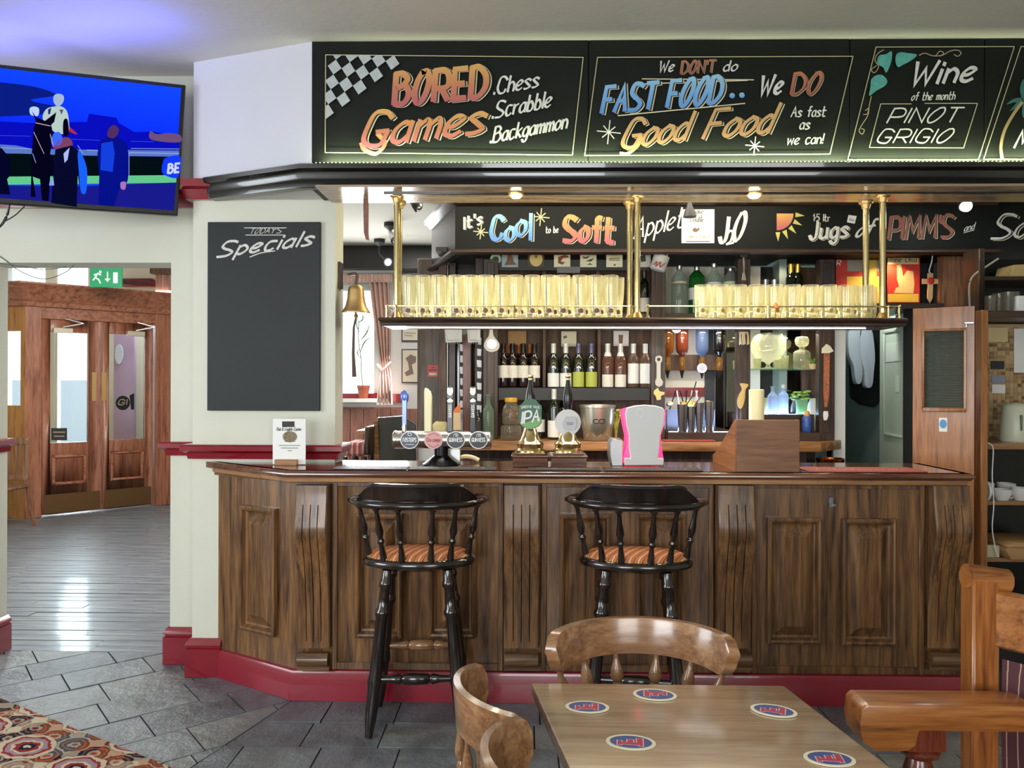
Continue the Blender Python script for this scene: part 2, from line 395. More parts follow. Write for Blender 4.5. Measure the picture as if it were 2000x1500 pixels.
def text(parent, name, s, A, B, h, pl, mt, d=.001, **k):
    m = M(); lettering(m, s, A, B, h, (lambda x, y: pl.at(x, y, d)) if isinstance(pl, PL) else pl, **k)
    return ob(name, m, mt, parent, sm=0)
def fancy(parent, name, s, A, B, h, pl, mt, w=.24, o=(.08, .04), line=CHALKT, dark=BPAINT, **k):
    """letter with a thin pale shadow line, as sign writers do"""
    text(parent, name, s, A, B, h, pl, line, d=.0012, w=w*.92, off=(o[0]*h, o[1]*h), **k)
    text(parent, name, s, A, B, h, pl, dark, d=.0018, w=w*.92, off=(o[0]*h*.62, o[1]*h*.62), **k)
    return text(parent, name, s, A, B, h, pl, mt, d=.0025, w=w, **k)
def lines(parent, name, segs, w, pl, mt, d=.001, lo=1):
    m = M()
    for s in segs: ribbon(m, s, w, (lambda x, y: pl.at(x, y, d)) if isinstance(pl, PL) else pl, lo=lo)
    return ob(name, m, mt, parent, sm=0)
def curve2(pts, n=6): return [(v.x, v.y) for v in cr([(x, y, 0) for x, y in pts], n)]
def shape(parent, name, pts, pl, mt, d=.001, smooth=False):
    if smooth: pts = [(v.x, v.y) for v in cr([(x, y, 0) for x, y in pts], 5, True)]
    m = M(); m.add([pl.at(x, y, d) if isinstance(pl, PL) else pl(x, y) for x, y in pts], [tuple(range(len(pts)))])
    return ob(name, m, mt, parent, sm=0)
# ================================================================ THE SETTING
YP = G(572, 1368).y            # plinth face
YB = YP+.03                    # bar front panelling
YC = 4.04                      # chalkboard pillar face
YD = 4.22                      # doorway wall face
YF = 3.80                      # fascia above the bar
ZT, ZSOF = 3.25, 2.517
pC, pD, pF, pB = FR(YC), FR(YD), FR(YF), FR(YB)
# ---- floor
GROUT = mat('dark_grout', '#1e2022', .8)
fl = M(); fl.box(-7.5, 4.4, -2.6, 13.5, -.2, -.012); floor = struct('floor', fl, GROUT)
def slate(i):
    k = 'slate_%d' % i
    if k in MT: return MT[k]
    c = ['#6d7579', '#626a70', '#777d7d', '#6c7178'][i]
    m, nt, b = new(k); L = nt.links.new
    tc = nt.nodes.new('ShaderNodeTexCoord'); n1 = nt.nodes.new('ShaderNodeTexNoise'); n1.inputs['Scale'].default_value = 5; n1.inputs['Detail'].default_value = 6
    n1.inputs['Distortion'].default_value = .6; L(tc.outputs['Object'], n1.inputs['Vector'])
    rp = nt.nodes.new('ShaderNodeValToRGB'); q = hx(c); e = rp.color_ramp.elements; e[0].position = .3; e[1].position = .75
    e[0].color = (*[v*.55 for v in q[:3]], 1); e[1].color = (*[v*1.25 for v in q[:3]], 1); L(n1.outputs['Fac'], rp.inputs[0]); L(rp.outputs[0], b.inputs['Base Color'])
    n2 = nt.nodes.new('ShaderNodeTexNoise'); n2.inputs['Scale'].default_value = 9; n2.inputs['Detail'].default_value = 7; n2.inputs['Roughness'].default_value = .65; L(tc.outputs['Object'], n2.inputs['Vector'])
    bp = nt.nodes.new('ShaderNodeBump'); bp.inputs['Strength'].default_value = .6; bp.inputs['Distance'].default_value = .025; L(n2.outputs['Fac'], bp.inputs['Height']); L(bp.outputs[0], b.inputs['Normal'])
    b.inputs['Roughness'].default_value = .3; b.inputs['Specular IOR Level'].default_value = .65; MT[k] = m; return m
def clip(poly, a, n):
    out = []
    for i, p in enumerate(poly):
        q = poly[(i+1) % len(poly)]; dp, dq = (p-a).dot(n), (q-a).dot(n)
        if dp >= 0: out.append(p)
        if dp*dq < 0: out.append(p+(q-p)*(dp/(dp-dq)))
    return out
z1, z2 = G(369, 1500).to_2d(), G(558, 1375).to_2d(); zd = (z2-z1).normalized(); zn = Vector((zd.y, -zd.x))
THR = G(170, 1272).y
def tiles(ang, org, sx, sy, clips, seed, bbox):
    rnd = random.Random(seed); ca, sa = math.cos(ang), math.sin(ang)
    for j in range(-14, 15):
        for i in range(-14, 15):
            off = (j % 2)*.5*sx+(j % 3)*.07; g = .0035
            x0, y0 = i*sx+off, j*sy
            pl = [Vector((x0+g, y0+g)), Vector((x0+sx-g, y0+g)), Vector((x0+sx-g, y0+sy-g)), Vector((x0+g, y0+sy-g))]
            pl = [Vector((org[0]+p.x*ca-p.y*sa, org[1]+p.x*sa+p.y*ca)) for p in pl]
            for a, n in clips:
                pl = clip(pl, a, n)
                if len(pl) < 3: break
            if len(pl) < 3: continue
            c = sum(pl, Vector((0, 0)))/len(pl)
            if not (bbox[0] < c.x < bbox[1] and bbox[2] < c.y < bbox[3]): continue
            ar = abs(sum(pl[k].x*pl[(k+1) % len(pl)].y-pl[(k+1) % len(pl)].x*pl[k].y for k in range(len(pl))))/2
            if ar < .0006: continue
            h = rnd.uniform(-.003, .0); m = M(); tl = [rnd.uniform(-.0018, .0018) for _ in pl]
            m.add([(p.x, p.y, h+t) for p, t in zip(pl, tl)]+[(p.x, p.y, -.012) for p in pl],
                  [tuple(range(len(pl)))]+[(k, (k+1) % len(pl), (k+1) % len(pl)+len(pl), k+len(pl)) for k in range(len(pl))])
            ob('tile', m, slate(rnd.randrange(4)), floor, sm=0)
V2 = lambda x, y: Vector((x, y))
tiles(math.radians(40), G(216, 1368), .40, .27, [(z1, -zn), (V2(0, THR-.004), V2(0, -1)), (V2(-3.6, 0), V2(1, 0))], 3, (-3.5, 0, 1.9, 4.5))
tiles(0, (G(632, 1400).x, YP-.235*13), .335, .235, [(z1+zn*.006, zn), (V2(0, YP+.02), V2(0, -1))], 5, (-1.6, 2.6, 1.75, 3.8))
# worn boards of the lobby
PLK = wood('worn_floor_board', '#4d535b', '#6b727a', '#868c92', 'x', .42, .25, bump=.55)
rnd = random.Random(4); bl = mesh(M().box(-.7, .7, 0, .09, -.012, 0), .002)
bl.materials.append(PLK); y = THR
while y < 10.6:
    x = -7.0+rnd.uniform(0, 1.2)
    while x < -1.9:
        o = ob('floor_board', bl, None, floor); L_ = 1.4; o.location = (x+.7, y, rnd.uniform(-.0025, .0015)); o.scale = (.998, .965, 1); o.rotation_euler = (rnd.uniform(-.012, .012), 0, 0); x += 1.4
    y += .0935
# ---- ceilings
xp1x = pC.sx(655, 600)-.05
struct('ceiling', M().box(-7.4, 4.4, -2.6, YD+.2, ZT, ZT+.1), CEIL)
struct('ceiling', M().box(-3.1, 4.4, YD+.2, 8.6, 2.85, 2.95).box(xp1x, 4.4, 4.03, YD+.2, 2.85, 2.95), CEIL).name = 'ceiling_bar'
struct('ceiling', M().box(-7.4, -3.0, YD+.2, 10.75, 3.35, 3.45), CEIL).name = 'ceiling_lobby'
# ---- walls of the main room
xj0, xj1 = -3.02, pD.sx(333, 900); zl = pD.z(513, 170)
w = M(); w.box(-4.3, xj0, YD, YD+.2, 0, ZT); w.box(xj1, -1.2, YD, YD+.2, 0, ZT); w.box(xj0, xj1, YD, YD+.2, zl, ZT)
struct('wall_doorway', w, CREAM)
# pillar with the splayed wall above it
xp0, xp1 = pC.sx(377, 600), pC.sx(655, 600)
struct('wall_pillar', M().box(xp0, xp1, YC, YC+.17, 0, 2.85), CREAM)
A, B = (xp0, YC), (pF.sx(609, 200), YF)
pS = PL(A, B)
w = M(); w.prism([A, B, (B[0], YF+.22), (xp1, YC+.01), (A[0], YC+.17)], ZSOF+.005, ZT, 'z'); struct('wall_splay', w, WHITEW)
# bulkhead body over the bar
struct('wall_bulkhead', M().box(B[0], 4.3, YF+.02, 4.04, ZSOF, ZT), DKGREY)
w = M(); w.box(xp1-.02, 4.3, YF-.08, 4.045, ZSOF-.012, ZSOF); sof = struct('soffit', w, wood('soffit_wood', '#5e5042', '#8a7866', '#a18f7b', 'x', .22, .5)); sof['kind'] = 'structure'; sof.name = 'ceiling_soffit'
struct('trim_1', M().box(pF.sx(746), 4.3, YF+.03, YF+.045, ZSOF-.02, ZSOF-.012), BLKM)
# dark cornice along the bulkhead foot: bar side, then the splay; red on the pillar and doorway wall
zt = ZSOF+.10
cor = [(0, ZSOF-.004), (.045, ZSOF), (.055, ZSOF+.03), (.06, ZSOF+.036), (.062, ZSOF+.068), (.085, ZSOF+.08), (.088, zt), (.075, zt+.008), (0, zt+.008)]
A2 = pC.at(421, 365); A2 = (A2.x, A2.y)
m = M().sweep(cor, [A2, (B[0]-.02, YF), (4.3, YF)]); struct('trim_2', m, BLKM)
red = [(0, ZSOF+.0), (.03, ZSOF), (.04, ZSOF+.03), (.045, ZSOF+.05), (.07, ZSOF+.06), (.07, ZSOF+.1), (0, ZSOF+.108)]
m = M().sweep(red, [(-4.2, YD), (xp0, YD), (xp0, YC), A2]); struct('trim_3', m, REDP)
# dado rail and skirting, red
zd0 = pC.z(896, 500); zd1 = pC.z(868, 500)
dado = [(0, zd0), (.018, zd0), (.024, zd0+.03), (.05, zd0+.045), (.05, zd1-.008), (.04, zd1), (0, zd1)]
m = M().sweep(dado, [(xj1, YD+.2), (xj1, YD), (xp0, YD), (xp0, YC), (xp1, YC), (xp1, YC+.17)]); m.sweep(dado, [(-4.2, YD), (xj0, YD), (xj0, YD+.2)]); struct('trim_4', m, REDP)
sk = [(0, 0), (.028, 0), (.028, .148), (.019, .153), (.019, .160), (.029, .166), (.026, .178), (.008, .2), (0, .2)]
m = M().sweep(sk, [(xj1, YD+.2), (xj1, YD), (xp0, YD), (xp0, YC), (xp0+.16, YC)]); struct('baseboard_right', m, REDP)
m = M().sweep(sk, [(-4.2, YD), (xj0, YD), (xj0, YD+.2)]); struct('baseboard_left', m, REDP)
# the rest of the room behind the camera
struct('wall_left', M().box(-4.4, -4.28, -2.6, .35, 0, ZT).box(-4.4, -4.28, 2.25, YD, 0, ZT).box(-4.4, -4.28, .35, 2.25, 0, .9).box(-4.4, -4.28, .35, 2.25, 2.6, ZT), CREAM)
struct('wall_right', M().box(4.3, 4.4, -2.6, 8.6, 0, ZT), CREAM)
w = M(); w.box(-4.4, 4.4, -2.6, -2.5, 0, .85).box(-4.4, 4.4, -2.6, -2.5, 2.65, ZT)
for a, b in ((-4.4, -2.75), (-.75, .55), (2.35, 4.4)): w.box(a, b, -2.6, -2.5, .85, 2.65)
struct('wall_front', w, CREAM)
def win(name, pl, s0, s1, z0, z1, d=.04, frame=None, cols=2, rows=1, fw_=.06):
    """frame with glazing bars; each pane is glass"""
    f = M(); pl.box(f, s0, s1, z0, z0+fw_, -.03, d); pl.box(f, s0, s1, z1-fw_, z1, -.03, d); pl.box(f, s0, s0+fw_, z0, z1, -.03, d); pl.box(f, s1-fw_, s1, z0, z1, -.03, d)
    for i in range(1, cols): x = s0+(s1-s0)*i/cols; pl.box(f, x-.02, x+.02, z0, z1, -.02, d-.01)
    for i in range(1, rows): x = z0+(z1-z0)*i/rows; pl.box(f, s0, s1, x-.02, x+.02, -.02, d-.01)
    o = struct(name, f, frame or mat('white_gloss', '#e4e4e0', .35))
    for i in range(cols):
        for j in range(rows):
            a, b = s0+(s1-s0)*i/cols, s0+(s1-s0)*(i+1)/cols; c, e = z0+(z1-z0)*j/rows, z0+(z1-z0)*(j+1)/rows
            g = M(); pl.box(g, a+.02, b-.02, c+.02, e-.02, 0, .004); ob('pane', g, PANE, o, sm=0)
    return o
win('window_1', PL((1, -2.5), (0, -2.5)), 3.75-1, 1.75-1, .85, 2.65) if 0 else None
win('window_1', FR(-2.55), -2.75, -.75, .85, 2.65); win('window_2', FR(-2.55), .55, 2.35, .85, 2.65)
win('window_3', PL((-4.34, 0), (-4.34, 1)), .35, 2.25, .9, 2.6)
# ---- lobby beyond the doorway
YR_ = 7.5
struct('wall_lobby_left', M().box(-7.5, -7.4, 4.4, 10.75, 0, 3.35), CREAM)
struct('wall_lobby_right', M().box(-3.05, -2.95, YR_, 10.75, 0, 3.35), CREAM)
pL = FR(10.6)
wx = [pL.sx(x, 540) for x in (-60, 10, 91, 107, 174)]; wz = (pL.z(566, 100), pL.z(517, 100))
w = M(); w.box(-7.5, wx[1], 10.6, 10.75, 0, 3.35).box(wx[4], -2.95, 10.6, 10.75, 0, 3.35)
w.box(wx[1], wx[4], 10.6, 10.75, 0, .3).box(wx[1], wx[4], 10.6, 10.75, wz[1], 3.35).box(wx[2], wx[3], 10.6, 10.7, .3, wz[1])
struct('wall_lobby_back', w, CREAM)
for a, b, n in ((wx[1], wx[2], 'window_4'), (wx[3], wx[4], 'window_5')): win(n, FR(10.66), a, b, .3, wz[1], cols=1, fw_=.03)
struct('ground_outside', M().box(-16, 4, 10.8, 30, -.3, -.1), mat('pale_paving', '#c9c6bd', .8))
struct('building_outside', M().box(-16, -6.5, 16, 17, -.1, 1.6), mat('pale_render', '#b9bcc4', .8))
# ---- far room behind the bar with window, panelling
YR = 7.5; pR = FR(YR)
fx0, fx1, fz0, fz1 = pR.sx(640, 650), pR.sx(740, 650), pR.z(778, 700), pR.z(556, 700)
w = M(); w.box(-2.95, fx0, YR, YR+.15, 0, 2.95).box(fx1, 4.3, YR, YR+.15, 0, 2.95).box(fx0, fx1, YR, YR+.15, 0, fz0).box(fx0, fx1, YR, YR+.15, fz1, 2.95)
struct('wall_back', w, mat('grey_white_wall', '#d2d2cf', .7))
win('window_6', FR(YR+.06), fx0, fx1, fz0, fz1, cols=1, rows=1, fw_=.05)
struct('trim_5', M().box(fx0-.1, fx1+.12, YR-.14, YR, fz0-.035, fz0), mat('white_gloss', '#e4e4e0', .35))
w = M(); w.box(-2.95, pR.sx(790), YR-.02, YR, 0, pR.z(796)); i = 0
xx = -2.9
PAN = wood('pink_brown_panelling', '#6b4338', '#8a5a4b', '#a37262', 'z', .4, .3)
pn = struct('wall_panelling', w, PAN)
pm = mesh(M().box(0, .125, YR-.034, YR-.02, .02, pR.z(799)), .004); pm.materials.append(PAN)
for i in range(14):
    o = ob('panel', pm, None, pn); o.location.x = -2.9+i*.132
struct('trim_6', M().box(-2.95, pR.sx(790), YR-.045, YR, pR.z(786), pR.z(770)), REDP)
struct('beam_far', M().box(-2.95, pR.sx(865), YR-.3, YR, pR.z(533), pR.z(490)), BLACK).name = 'trim_7'
struct('trim_8', M().box(-2.95, pR.sx(775), YR-.16, YR, pR.z(537), pR.z(532)), mat('white_gloss', '#e4e4e0', .35))
# ================================================================ THE BAR
# -- raised and fielded panel in a plane
def fielded(pl, x0, x1, y0, y1, parent, name='panel', ins=None, mt=W_BAR):
    xm, ym = (x0+x1)/2, (y0+y1)/2
    s0, s1, z0, z1 = pl.sx(x0, ym), pl.sx(x1, ym), pl.z(y1, xm), pl.z(y0, xm)
    rings = [(0, .004), (0, .03), (.010, .036), (.018, .032), (.026, .010), (.034, .006), (.074, .032), (.078, .034)]
    m = M(); vs = []
    for o, d in rings: vs += [pl.W(s0+o, z0+o*1.15, d), pl.W(s1-o, z0+o*1.15, d), pl.W(s1-o, z1-o*1.15, d), pl.W(s0+o, z1-o*1.15, d)]
    fs = []
    for r in range(len(rings)-1):
        for k in range(4): a, b = r*4+k, r*4+(k+1) % 4; fs.append((a, b, b+4, a+4))
    n = len(rings)*4-4; fs.append((n, n+1, n+2, n+3)); m.add(vs, fs)
    return ob(name, m, mt, parent, sm=20)
def corbel(x0, x1, parent):
    """scrolled, fluted bracket: side profile from under the top to the small roll at its foot"""
    xm = (x0+x1)/2; s0, s1 = pB.sx(x0, 1100), pB.sx(x1, 1100); zt_, zb = pB.z(944, xm), pB.z(1303, xm); H = zt_-zb
    prof = [(0, .085), (.06, .088), (.12, .096), (.18, .106), (.225, .112), (.27, .110), (.33, .094), (.42, .072), (.52, .054), (.64, .042), (.76, .036), (.85, .034), (.885, .034)]
    pr = [(v.x, v.y) for v in cr([(a, b, 0) for a, b in prof], 3)]
    W = s1-s0; cols = []
    for u in [0, .04, .25, .265, .28, .48, .495, .51, .71, .725, .74, .96, 1]: cols.append(u)
    m = M(); rows = []
    for t, d in pr:
        r = []
        for u in cols:
            g = .012 if u in (.265, .495, .725) and .1 < t < .84 else 0
            e = .006 if u in (0, 1) else 0
            r.append(pB.W(s0+u*W, zt_-t*H, max(.004, d-g-e)))
        rows.append(r)
    m.grid(rows)
    L = [pB.W(s0, zt_-t*H, max(.004, d-.006)) for t, d in pr]; L0 = [pB.W(s0, zt_-t*H, 0) for t, d in pr]
    Rr = [pB.W(s1, zt_-t*H, max(.004, d-.006)) for t, d in pr]; R0 = [pB.W(s1, zt_-t*H, 0) for t, d in pr]
    m.grid([L0, L]); m.grid([Rr, R0])
    m.add([L0[0], R0[0], Rr[0], L[0]], [(0, 1, 2, 3)])
    o = ob('corbel', m, W_BAR, parent, sm=30)
    q = M(); a, b = pB.W(s0+.004, zb+.052, .038), pB.W(s1-.004, zb+.052, .038); q.cyl(a, b, .036, 14)
    pB.box(q, s0, s1, zb, zb+.022, 0, .05)
    ob('scroll_foot', q, W_BARX, o, sm=40); return o
bar = T('bar_counter', 'dark panelled wooden bar counter with fluted corbels on a red plinth', 'bar counter', (pB.W(0, 0)))
z_pl, z_un = .147, 1.076
E_, S_ = pB.at(577, 1100), pC.at(420, 1100)   # corner of the splay and where it meets the pillar
xl, xr = E_.x, pB.sx(1884, 1100)
q = PL((S_.x, S_.y+.01), (xl, YB))
body = M(); body.prism([(xl, YB), (xr, YB), (xr, YB+.05), (xl+.03, YB+.05), (S_.x, S_.y+.06), (S_.x, S_.y+.01)], z_pl-.02, z_un, 'z')
ob('front_boarding', body, W_BAR, bar)
fielded(q, 476, 544, 989, 1234, bar)
for x0, x1, y0, y1 in ((696, 786, 1002, 1243), (838, 930, 1002, 1243), (1093, 1191, 1003, 1246), (1241, 1338, 1003, 1247), (1496, 1601, 1010, 1255), (1641, 1746, 1012, 1258)): fielded(pB, x0, x1, y0, y1, bar)
for x0, x1 in ((586, 648), (985, 1053), (1394, 1464), (1806, 1875)): corbel(x0, x1, bar)
# framing of the bays: stiles beside the corbels, an open joint between them
m = M()
for x in (655, 978, 1062, 1388, 1472, 1798): s = pB.sx(x, 1100); pB.box(m, s-.012, s+.012, z_pl, z_un, 0, .014)
for a, b in ((655, 978), (1062, 1388), (1472, 1798)):
    pB.box(m, pB.sx(a, 1100), pB.sx(b, 1100), z_un-.03, z_un, 0, .012); pB.box(m, pB.sx(a, 1100), pB.sx(b, 1100), z_pl, z_pl+.035, 0, .012)
q.box(m, .0, (E_-Vector((S_.x, S_.y+.01, E_.z))).length, z_un-.012, z_un, 0, .012)
ob('bay_frame', m, W_BAR, bar, bev=.002)
pts = [(pC.at(413, 1290).x, YC), (pC.at(413, 1290).x+.02, YC-.02)]
plp = [(0, 0), (.004, .0), (.0, .13), (-.006, .143), (-.02, z_pl), (-.05, z_pl), (-.05, 0)]
C_ = G(570, 1368); D_ = G(414, 1320)
m = M().sweep(plp, [(D_.x, YC+.0), (C_.x, YP), (xr, YP)])
ob('plinth', m, PLINTH, bar, label='glossy oxblood red plinth')
# cupboard catch on the right-hand bay
kh = M(); pB.pbox(kh, 1617, 1625, 970, 990, .0, .018); pB.pbox(kh, 1624, 1630, 983, 988, .004, .022); ob('catch', kh, STEEL, bar, bev=.001)
# bar top, with the moulded edge
ZB = 1.135
YT = YB-.135
tA = PZ(378, 907, ZB); tB = (PZ(556, 919, ZB).x, YT); xR = FR(YT).sx(1905, 930)
YBK = YT+.50
path = [(tA.x, YC-.0), tB, (xR, YT)]
top = T('bar_worktop', 'long polished mahogany bar top with moulded edge, angled at its left end', 'bar top', (0.3, YT+.25, ZB-.06))
m = M(); m.prism([(tA.x+.0, YC), (tB[0], YT+.012), (xR-.012, YT+.012), (xR-.012, YBK), (xp1+.02, YBK), (xp1+.02, YC)], z_un+.028, ZB, 'z')
ob('slab', m, W_TOP, top)
eg = [(0, ZB), (.004, ZB-.003), (.012, ZB-.012), (.012, ZB-.02), (.004, ZB-.026), (.0, ZB-.034), (-.03, ZB-.034), (-.03, ZB)]
m = M().sweep([(o-.012, z) for o, z in eg], [(tA.x, YC), tB, (xR, YT), (xR, YBK)]); ob('moulded_edge', m, W_TOP, top, sm=50)
eg = [(-.02, ZB-.034), (-.022, z_un+.004), (-.03, z_un), (-.16, z_un), (-.16, ZB-.034)]
m = M().sweep(eg, [(tA.x, YC), tB, (xR, YT), (xR, YBK)]); ob('under_moulding', m, W_EDGE, top, sm=50, label='paler wood moulding under the edge')
ZTOP = ZB
# the end post to the right
pe = FR(YB-.02)
m = M(); m.box(xr+.004, xR-.012, YB-.005, YB+.3, 0, z_un); m2 = M(); m2.box(FR(YB+.6).sx(1908), FR(YB+.6).sx(1922), YB+.56, YB+.62, 0, 1.97)
po = T('end_post', 'brown wooden post at the right end of the bar counter', 'post', (xR+.02, YB+.1, 0)); ob('upright', m2, W_DOOR, po, bev=.004); ob('side_cheek', m, W_BAR, po, bev=.002)

# -- bar stools (backs to us)
SPROF = [(0, .011), (.03, .011), (.05, .017), (.09, .017), (.11, .011), (.16, .010), (.3, .012), (.42, .017), (.48, .018), (.56, .012), (.6, .011), (.62, .016), (.66, .016), (.68, .011), (.76, .012), (.84, .015), (.95, .017), (1, .016)]
def stool():
    t = T('bar_stool', 'left of the two black turned-wood bar stools with orange striped seats', 'bar stool', (0, 0, 0), 'bar stools')
    n = 40; R = .255; zs = .765; EY = .64
    st = M(); st.lathe([(.16, zs-.055), (.205, zs-.05), (R, zs-.035), (R+.004, zs-.018), (R-.006, zs-.004), (R-.02, zs), (.05, zs-.004)], (0, 0, 0), n, None, 1, EY); ob('seat', st, W_BLACK, t, sm=45)
    cu = M(); cu.lathe([(R-.018, zs-.004), (R-.018, zs+.006), (R-.05, zs+.022), (.1, zs+.033), (.0001, zs+.034)], (0, 0, 0), n, None, 1, EY); cs_ = ob('cushion', cu, STRIPE, t, sm=60, label='orange cushion with thin dark and cream stripes')
    tk = M()
    for i in range(64):
        a = 2*PI*i/64; tk.ball(((R-.016)*math.cos(a), (R-.016)*math.sin(a)*EY, zs+.003), .004, 4)
    ob('nail_trim', tk, BRASSD, cs_, kind='stuff')
    # arm rail, open towards the bar (+y); our side is -y
    zr = 1.022; pts = []
    for i in range(25):
        a = math.radians(200+140*i/24) if 0 else math.radians(165+210*i/24)
        pts.append((.285*math.cos(a), -.02+.21*math.sin(a), zr))
    ar = M(); ws = [.05-.018*min(1, abs(i-12)/9) if abs(i-12) < 11 else .034 for i in range(25)]
    ar.tube(pts, [.030+.012*(abs(i-12) > 9) for i in range(25)], 8, .019); ob('arm_rail', ar, W_BLACK, t, sm=60)
    cp = []; m = M(); rows = []
    for i in range(21):
        u = -1+2*i/20; a = math.radians(270+62*u); h = .05+.045*(1 if abs(u) < .66 else max(0, 1-(abs(u)-.66)/.2))-(.03*max(0, (abs(u)-.86)/.14))
        c_, s_ = math.cos(a), math.sin(a); r0, r1 = .262, .288
        lean = .012
        rows.append([(r0*c_, -.02+r0*s_*.75, zr-.012), (r1*c_, -.02+r1*s_*.75, zr-.012), ((r1+lean)*c_, -.02+(r1+lean)*s_*.75, zr+h*.8), ((r1+lean+.008)*c_, -.02+(r1+lean+.008)*s_*.75, zr+h*.88), ((r1+lean)*c_, -.02+(r1+lean)*s_*.75, zr+h), ((r0+lean)*c_, -.02+(r0+lean)*s_*.75, zr+h), (r0*c_, -.02+r0*s_*.75, zr-.012)])
    m.grid(rows); m.add(rows[0][:6], [tuple(range(6))]); m.add(rows[-1][:6], [tuple(reversed(range(6)))])
    ob('back_rest', m, W_BLACK, t, sm=50)
    for d in (-168, -130, -106, -74, -50, -12):
        a = math.radians(d); b = M(); b.turn((.275*math.cos(a), -.02+.2*math.sin(a), zr), ((R-.028)*math.cos(a), (R-.028)*math.sin(a)*EY, zs-.01), SPROF, 9); ob('spindle', b, W_BLACK, t, sm=60)
    lp = [(0, .022), (.06, .024), (.075, .03), (.1, .03), (.11, .022), (.23, .026), (.25, .034), (.27, .034), (.285, .027), (.5, .029), (.62, .029), (.66, .034), (.68, .034), (.7, .03), (.8, .028), (.82, .03), (.9, .026), (1, .017)]
    for sx in (-1, 1):
        for sy in (-1, 1):
            b = M(); b.turn((sx*.135, sy*.095, zs-.05), (sx*.205, sy*.165, 0), lp, 10); ob('leg', b, W_BLACK, t, sm=60)
    rp_ = [(0, .012), (.2, .016), (.3, .024), (.33, .016), (.36, .024), (.5, .027), (.64, .024), (.67, .016), (.7, .024), (.8, .016), (1, .012)]
    f = lambda z: (zs-.05-z)/(zs-.05)
    for sy, z, nm in ((1, .30, 0), (-1, .245, 1)):
        k = f(z); x = .135+.07*k; y = (.095+.07*k)*sy; b = M(); b.turn((-x, y, z), (x, y, z), rp_, 9)
        ob('stretcher', b, W_CHAIR if sy > 0 else W_BLACK, t, sm=60, label='pale worn front foot rail' if sy > 0 else None)
    for sx in (-1, 1):
        z = .2; k = f(z); b = M(); b.turn((sx*(.135+.07*k), -.095-.07*k, z), (sx*(.135+.07*k), .095+.07*k, z), rp_, 9); ob('stretcher', b, W_BLACK, t, sm=60)
    return t
def striped(name, base, l1, l2, per, rot, rough=.8, thin=.1):
    m, nt, b = new(name); L = nt.links.new
    tc = nt.nodes.new('ShaderNodeTexCoord'); mp = nt.nodes.new('ShaderNodeMapping'); mp.inputs['Rotation'].default_value = rot; L(tc.outputs['Object'], mp.inputs[0])
    sp = nt.nodes.new('ShaderNodeSeparateXYZ'); L(mp.outputs[0], sp.inputs[0])
    d = nt.nodes.new('ShaderNodeMath'); d.operation = 'DIVIDE'; d.inputs[1].default_value = per; L(sp.outputs[0], d.inputs[0])
    f = nt.nodes.new('ShaderNodeMath'); f.operation = 'FRACT'; L(d.outputs[0], f.inputs[0])
    rp = nt.nodes.new('ShaderNodeValToRGB'); rp.color_ramp.interpolation = 'CONSTANT'; e = rp.color_ramp.elements
    e[0].position = 0; e[0].color = hx(l1); e[1].position = thin; e[1].color = hx(base)
    for p, c in ((.5, l2), (.5+thin*.7, base)): k = e.new(p); k.color = hx(c)
    L(f.outputs[0], rp.inputs[0]); L(rp.outputs[0], b.inputs['Base Color']); b.inputs['Roughness'].default_value = rough; return m
STRIPE = striped('orange_striped_cloth', '#a8653c', '#e0b283', '#4a2a20', .036, (0, 0, .45), .75, .12)
s1 = stool(); sg = Vector((-.60, 3.40, 0)); s1.location = (pB.at(818, 1100).x*.925, YP-.335, 0)
dup(s1, (1240-1000+.0, 0, 0), 0); s2 = bpy.data.objects['bar_stool.001']; s2.location = (FR(YP-.205).sx(1241, 1050), YP-.21, 0); s2.rotation_euler = (0, 0, math.radians(-7))
s2['label'] = 'right of the two black turned-wood bar stools with orange striped seats'
s1.location = (FR(YP-.205).sx(819, 1050), YP-.205, 0); s1.rotation_euler = (0, 0, math.radians(3))

# -- table and its worn chairs
ZTB = .75
tc_ = [PZ(1037, 1333, ZTB), PZ(1531, 1338, ZTB)]
dl, dr = (PZ(1112, 1500, ZTB)-tc_[0]), (PZ(1742, 1500, ZTB)-tc_[1])
tn = [tc_[0]+dl*1.75, tc_[1]+dr*1.75]
tb = T('pub_table', 'square worn wooden pub table with oval beer mats on it', 'table', ((tc_[0]+tn[1])/2).to_2d().to_3d())
pol = [tuple(v.to_2d()) for v in (tc_[0], tc_[1], tn[1], tn[0])]
m = M().prism(pol, ZTB-.035, ZTB, 'z'); ob('tabletop', m, W_TABLE, tb, bev=.007, seg=2)
c_ = tb.location
m = M(); m.turn((c_.x, c_.y, ZTB-.035), (c_.x, c_.y, .06), [(0, .11), (.03, .11), (.04, .05), (.3, .045), (.5, .06), (.62, .045), (.8, .05), (.9, .08), (1, .08)], 16); ob('pedestal', m, W_CHAIR, tb)
for k in range(4):
    a = PI/4+k*PI/2+.1; m = M(); m.tube([(c_.x+.05*math.cos(a), c_.y+.05*math.sin(a), .11), (c_.x+.18*math.cos(a), c_.y+.18*math.sin(a), .08), (c_.x+.3*math.cos(a), c_.y+.3*math.sin(a), .027)], [.03, .028, .025], 8); ob('foot', m, W_CHAIR, tb)
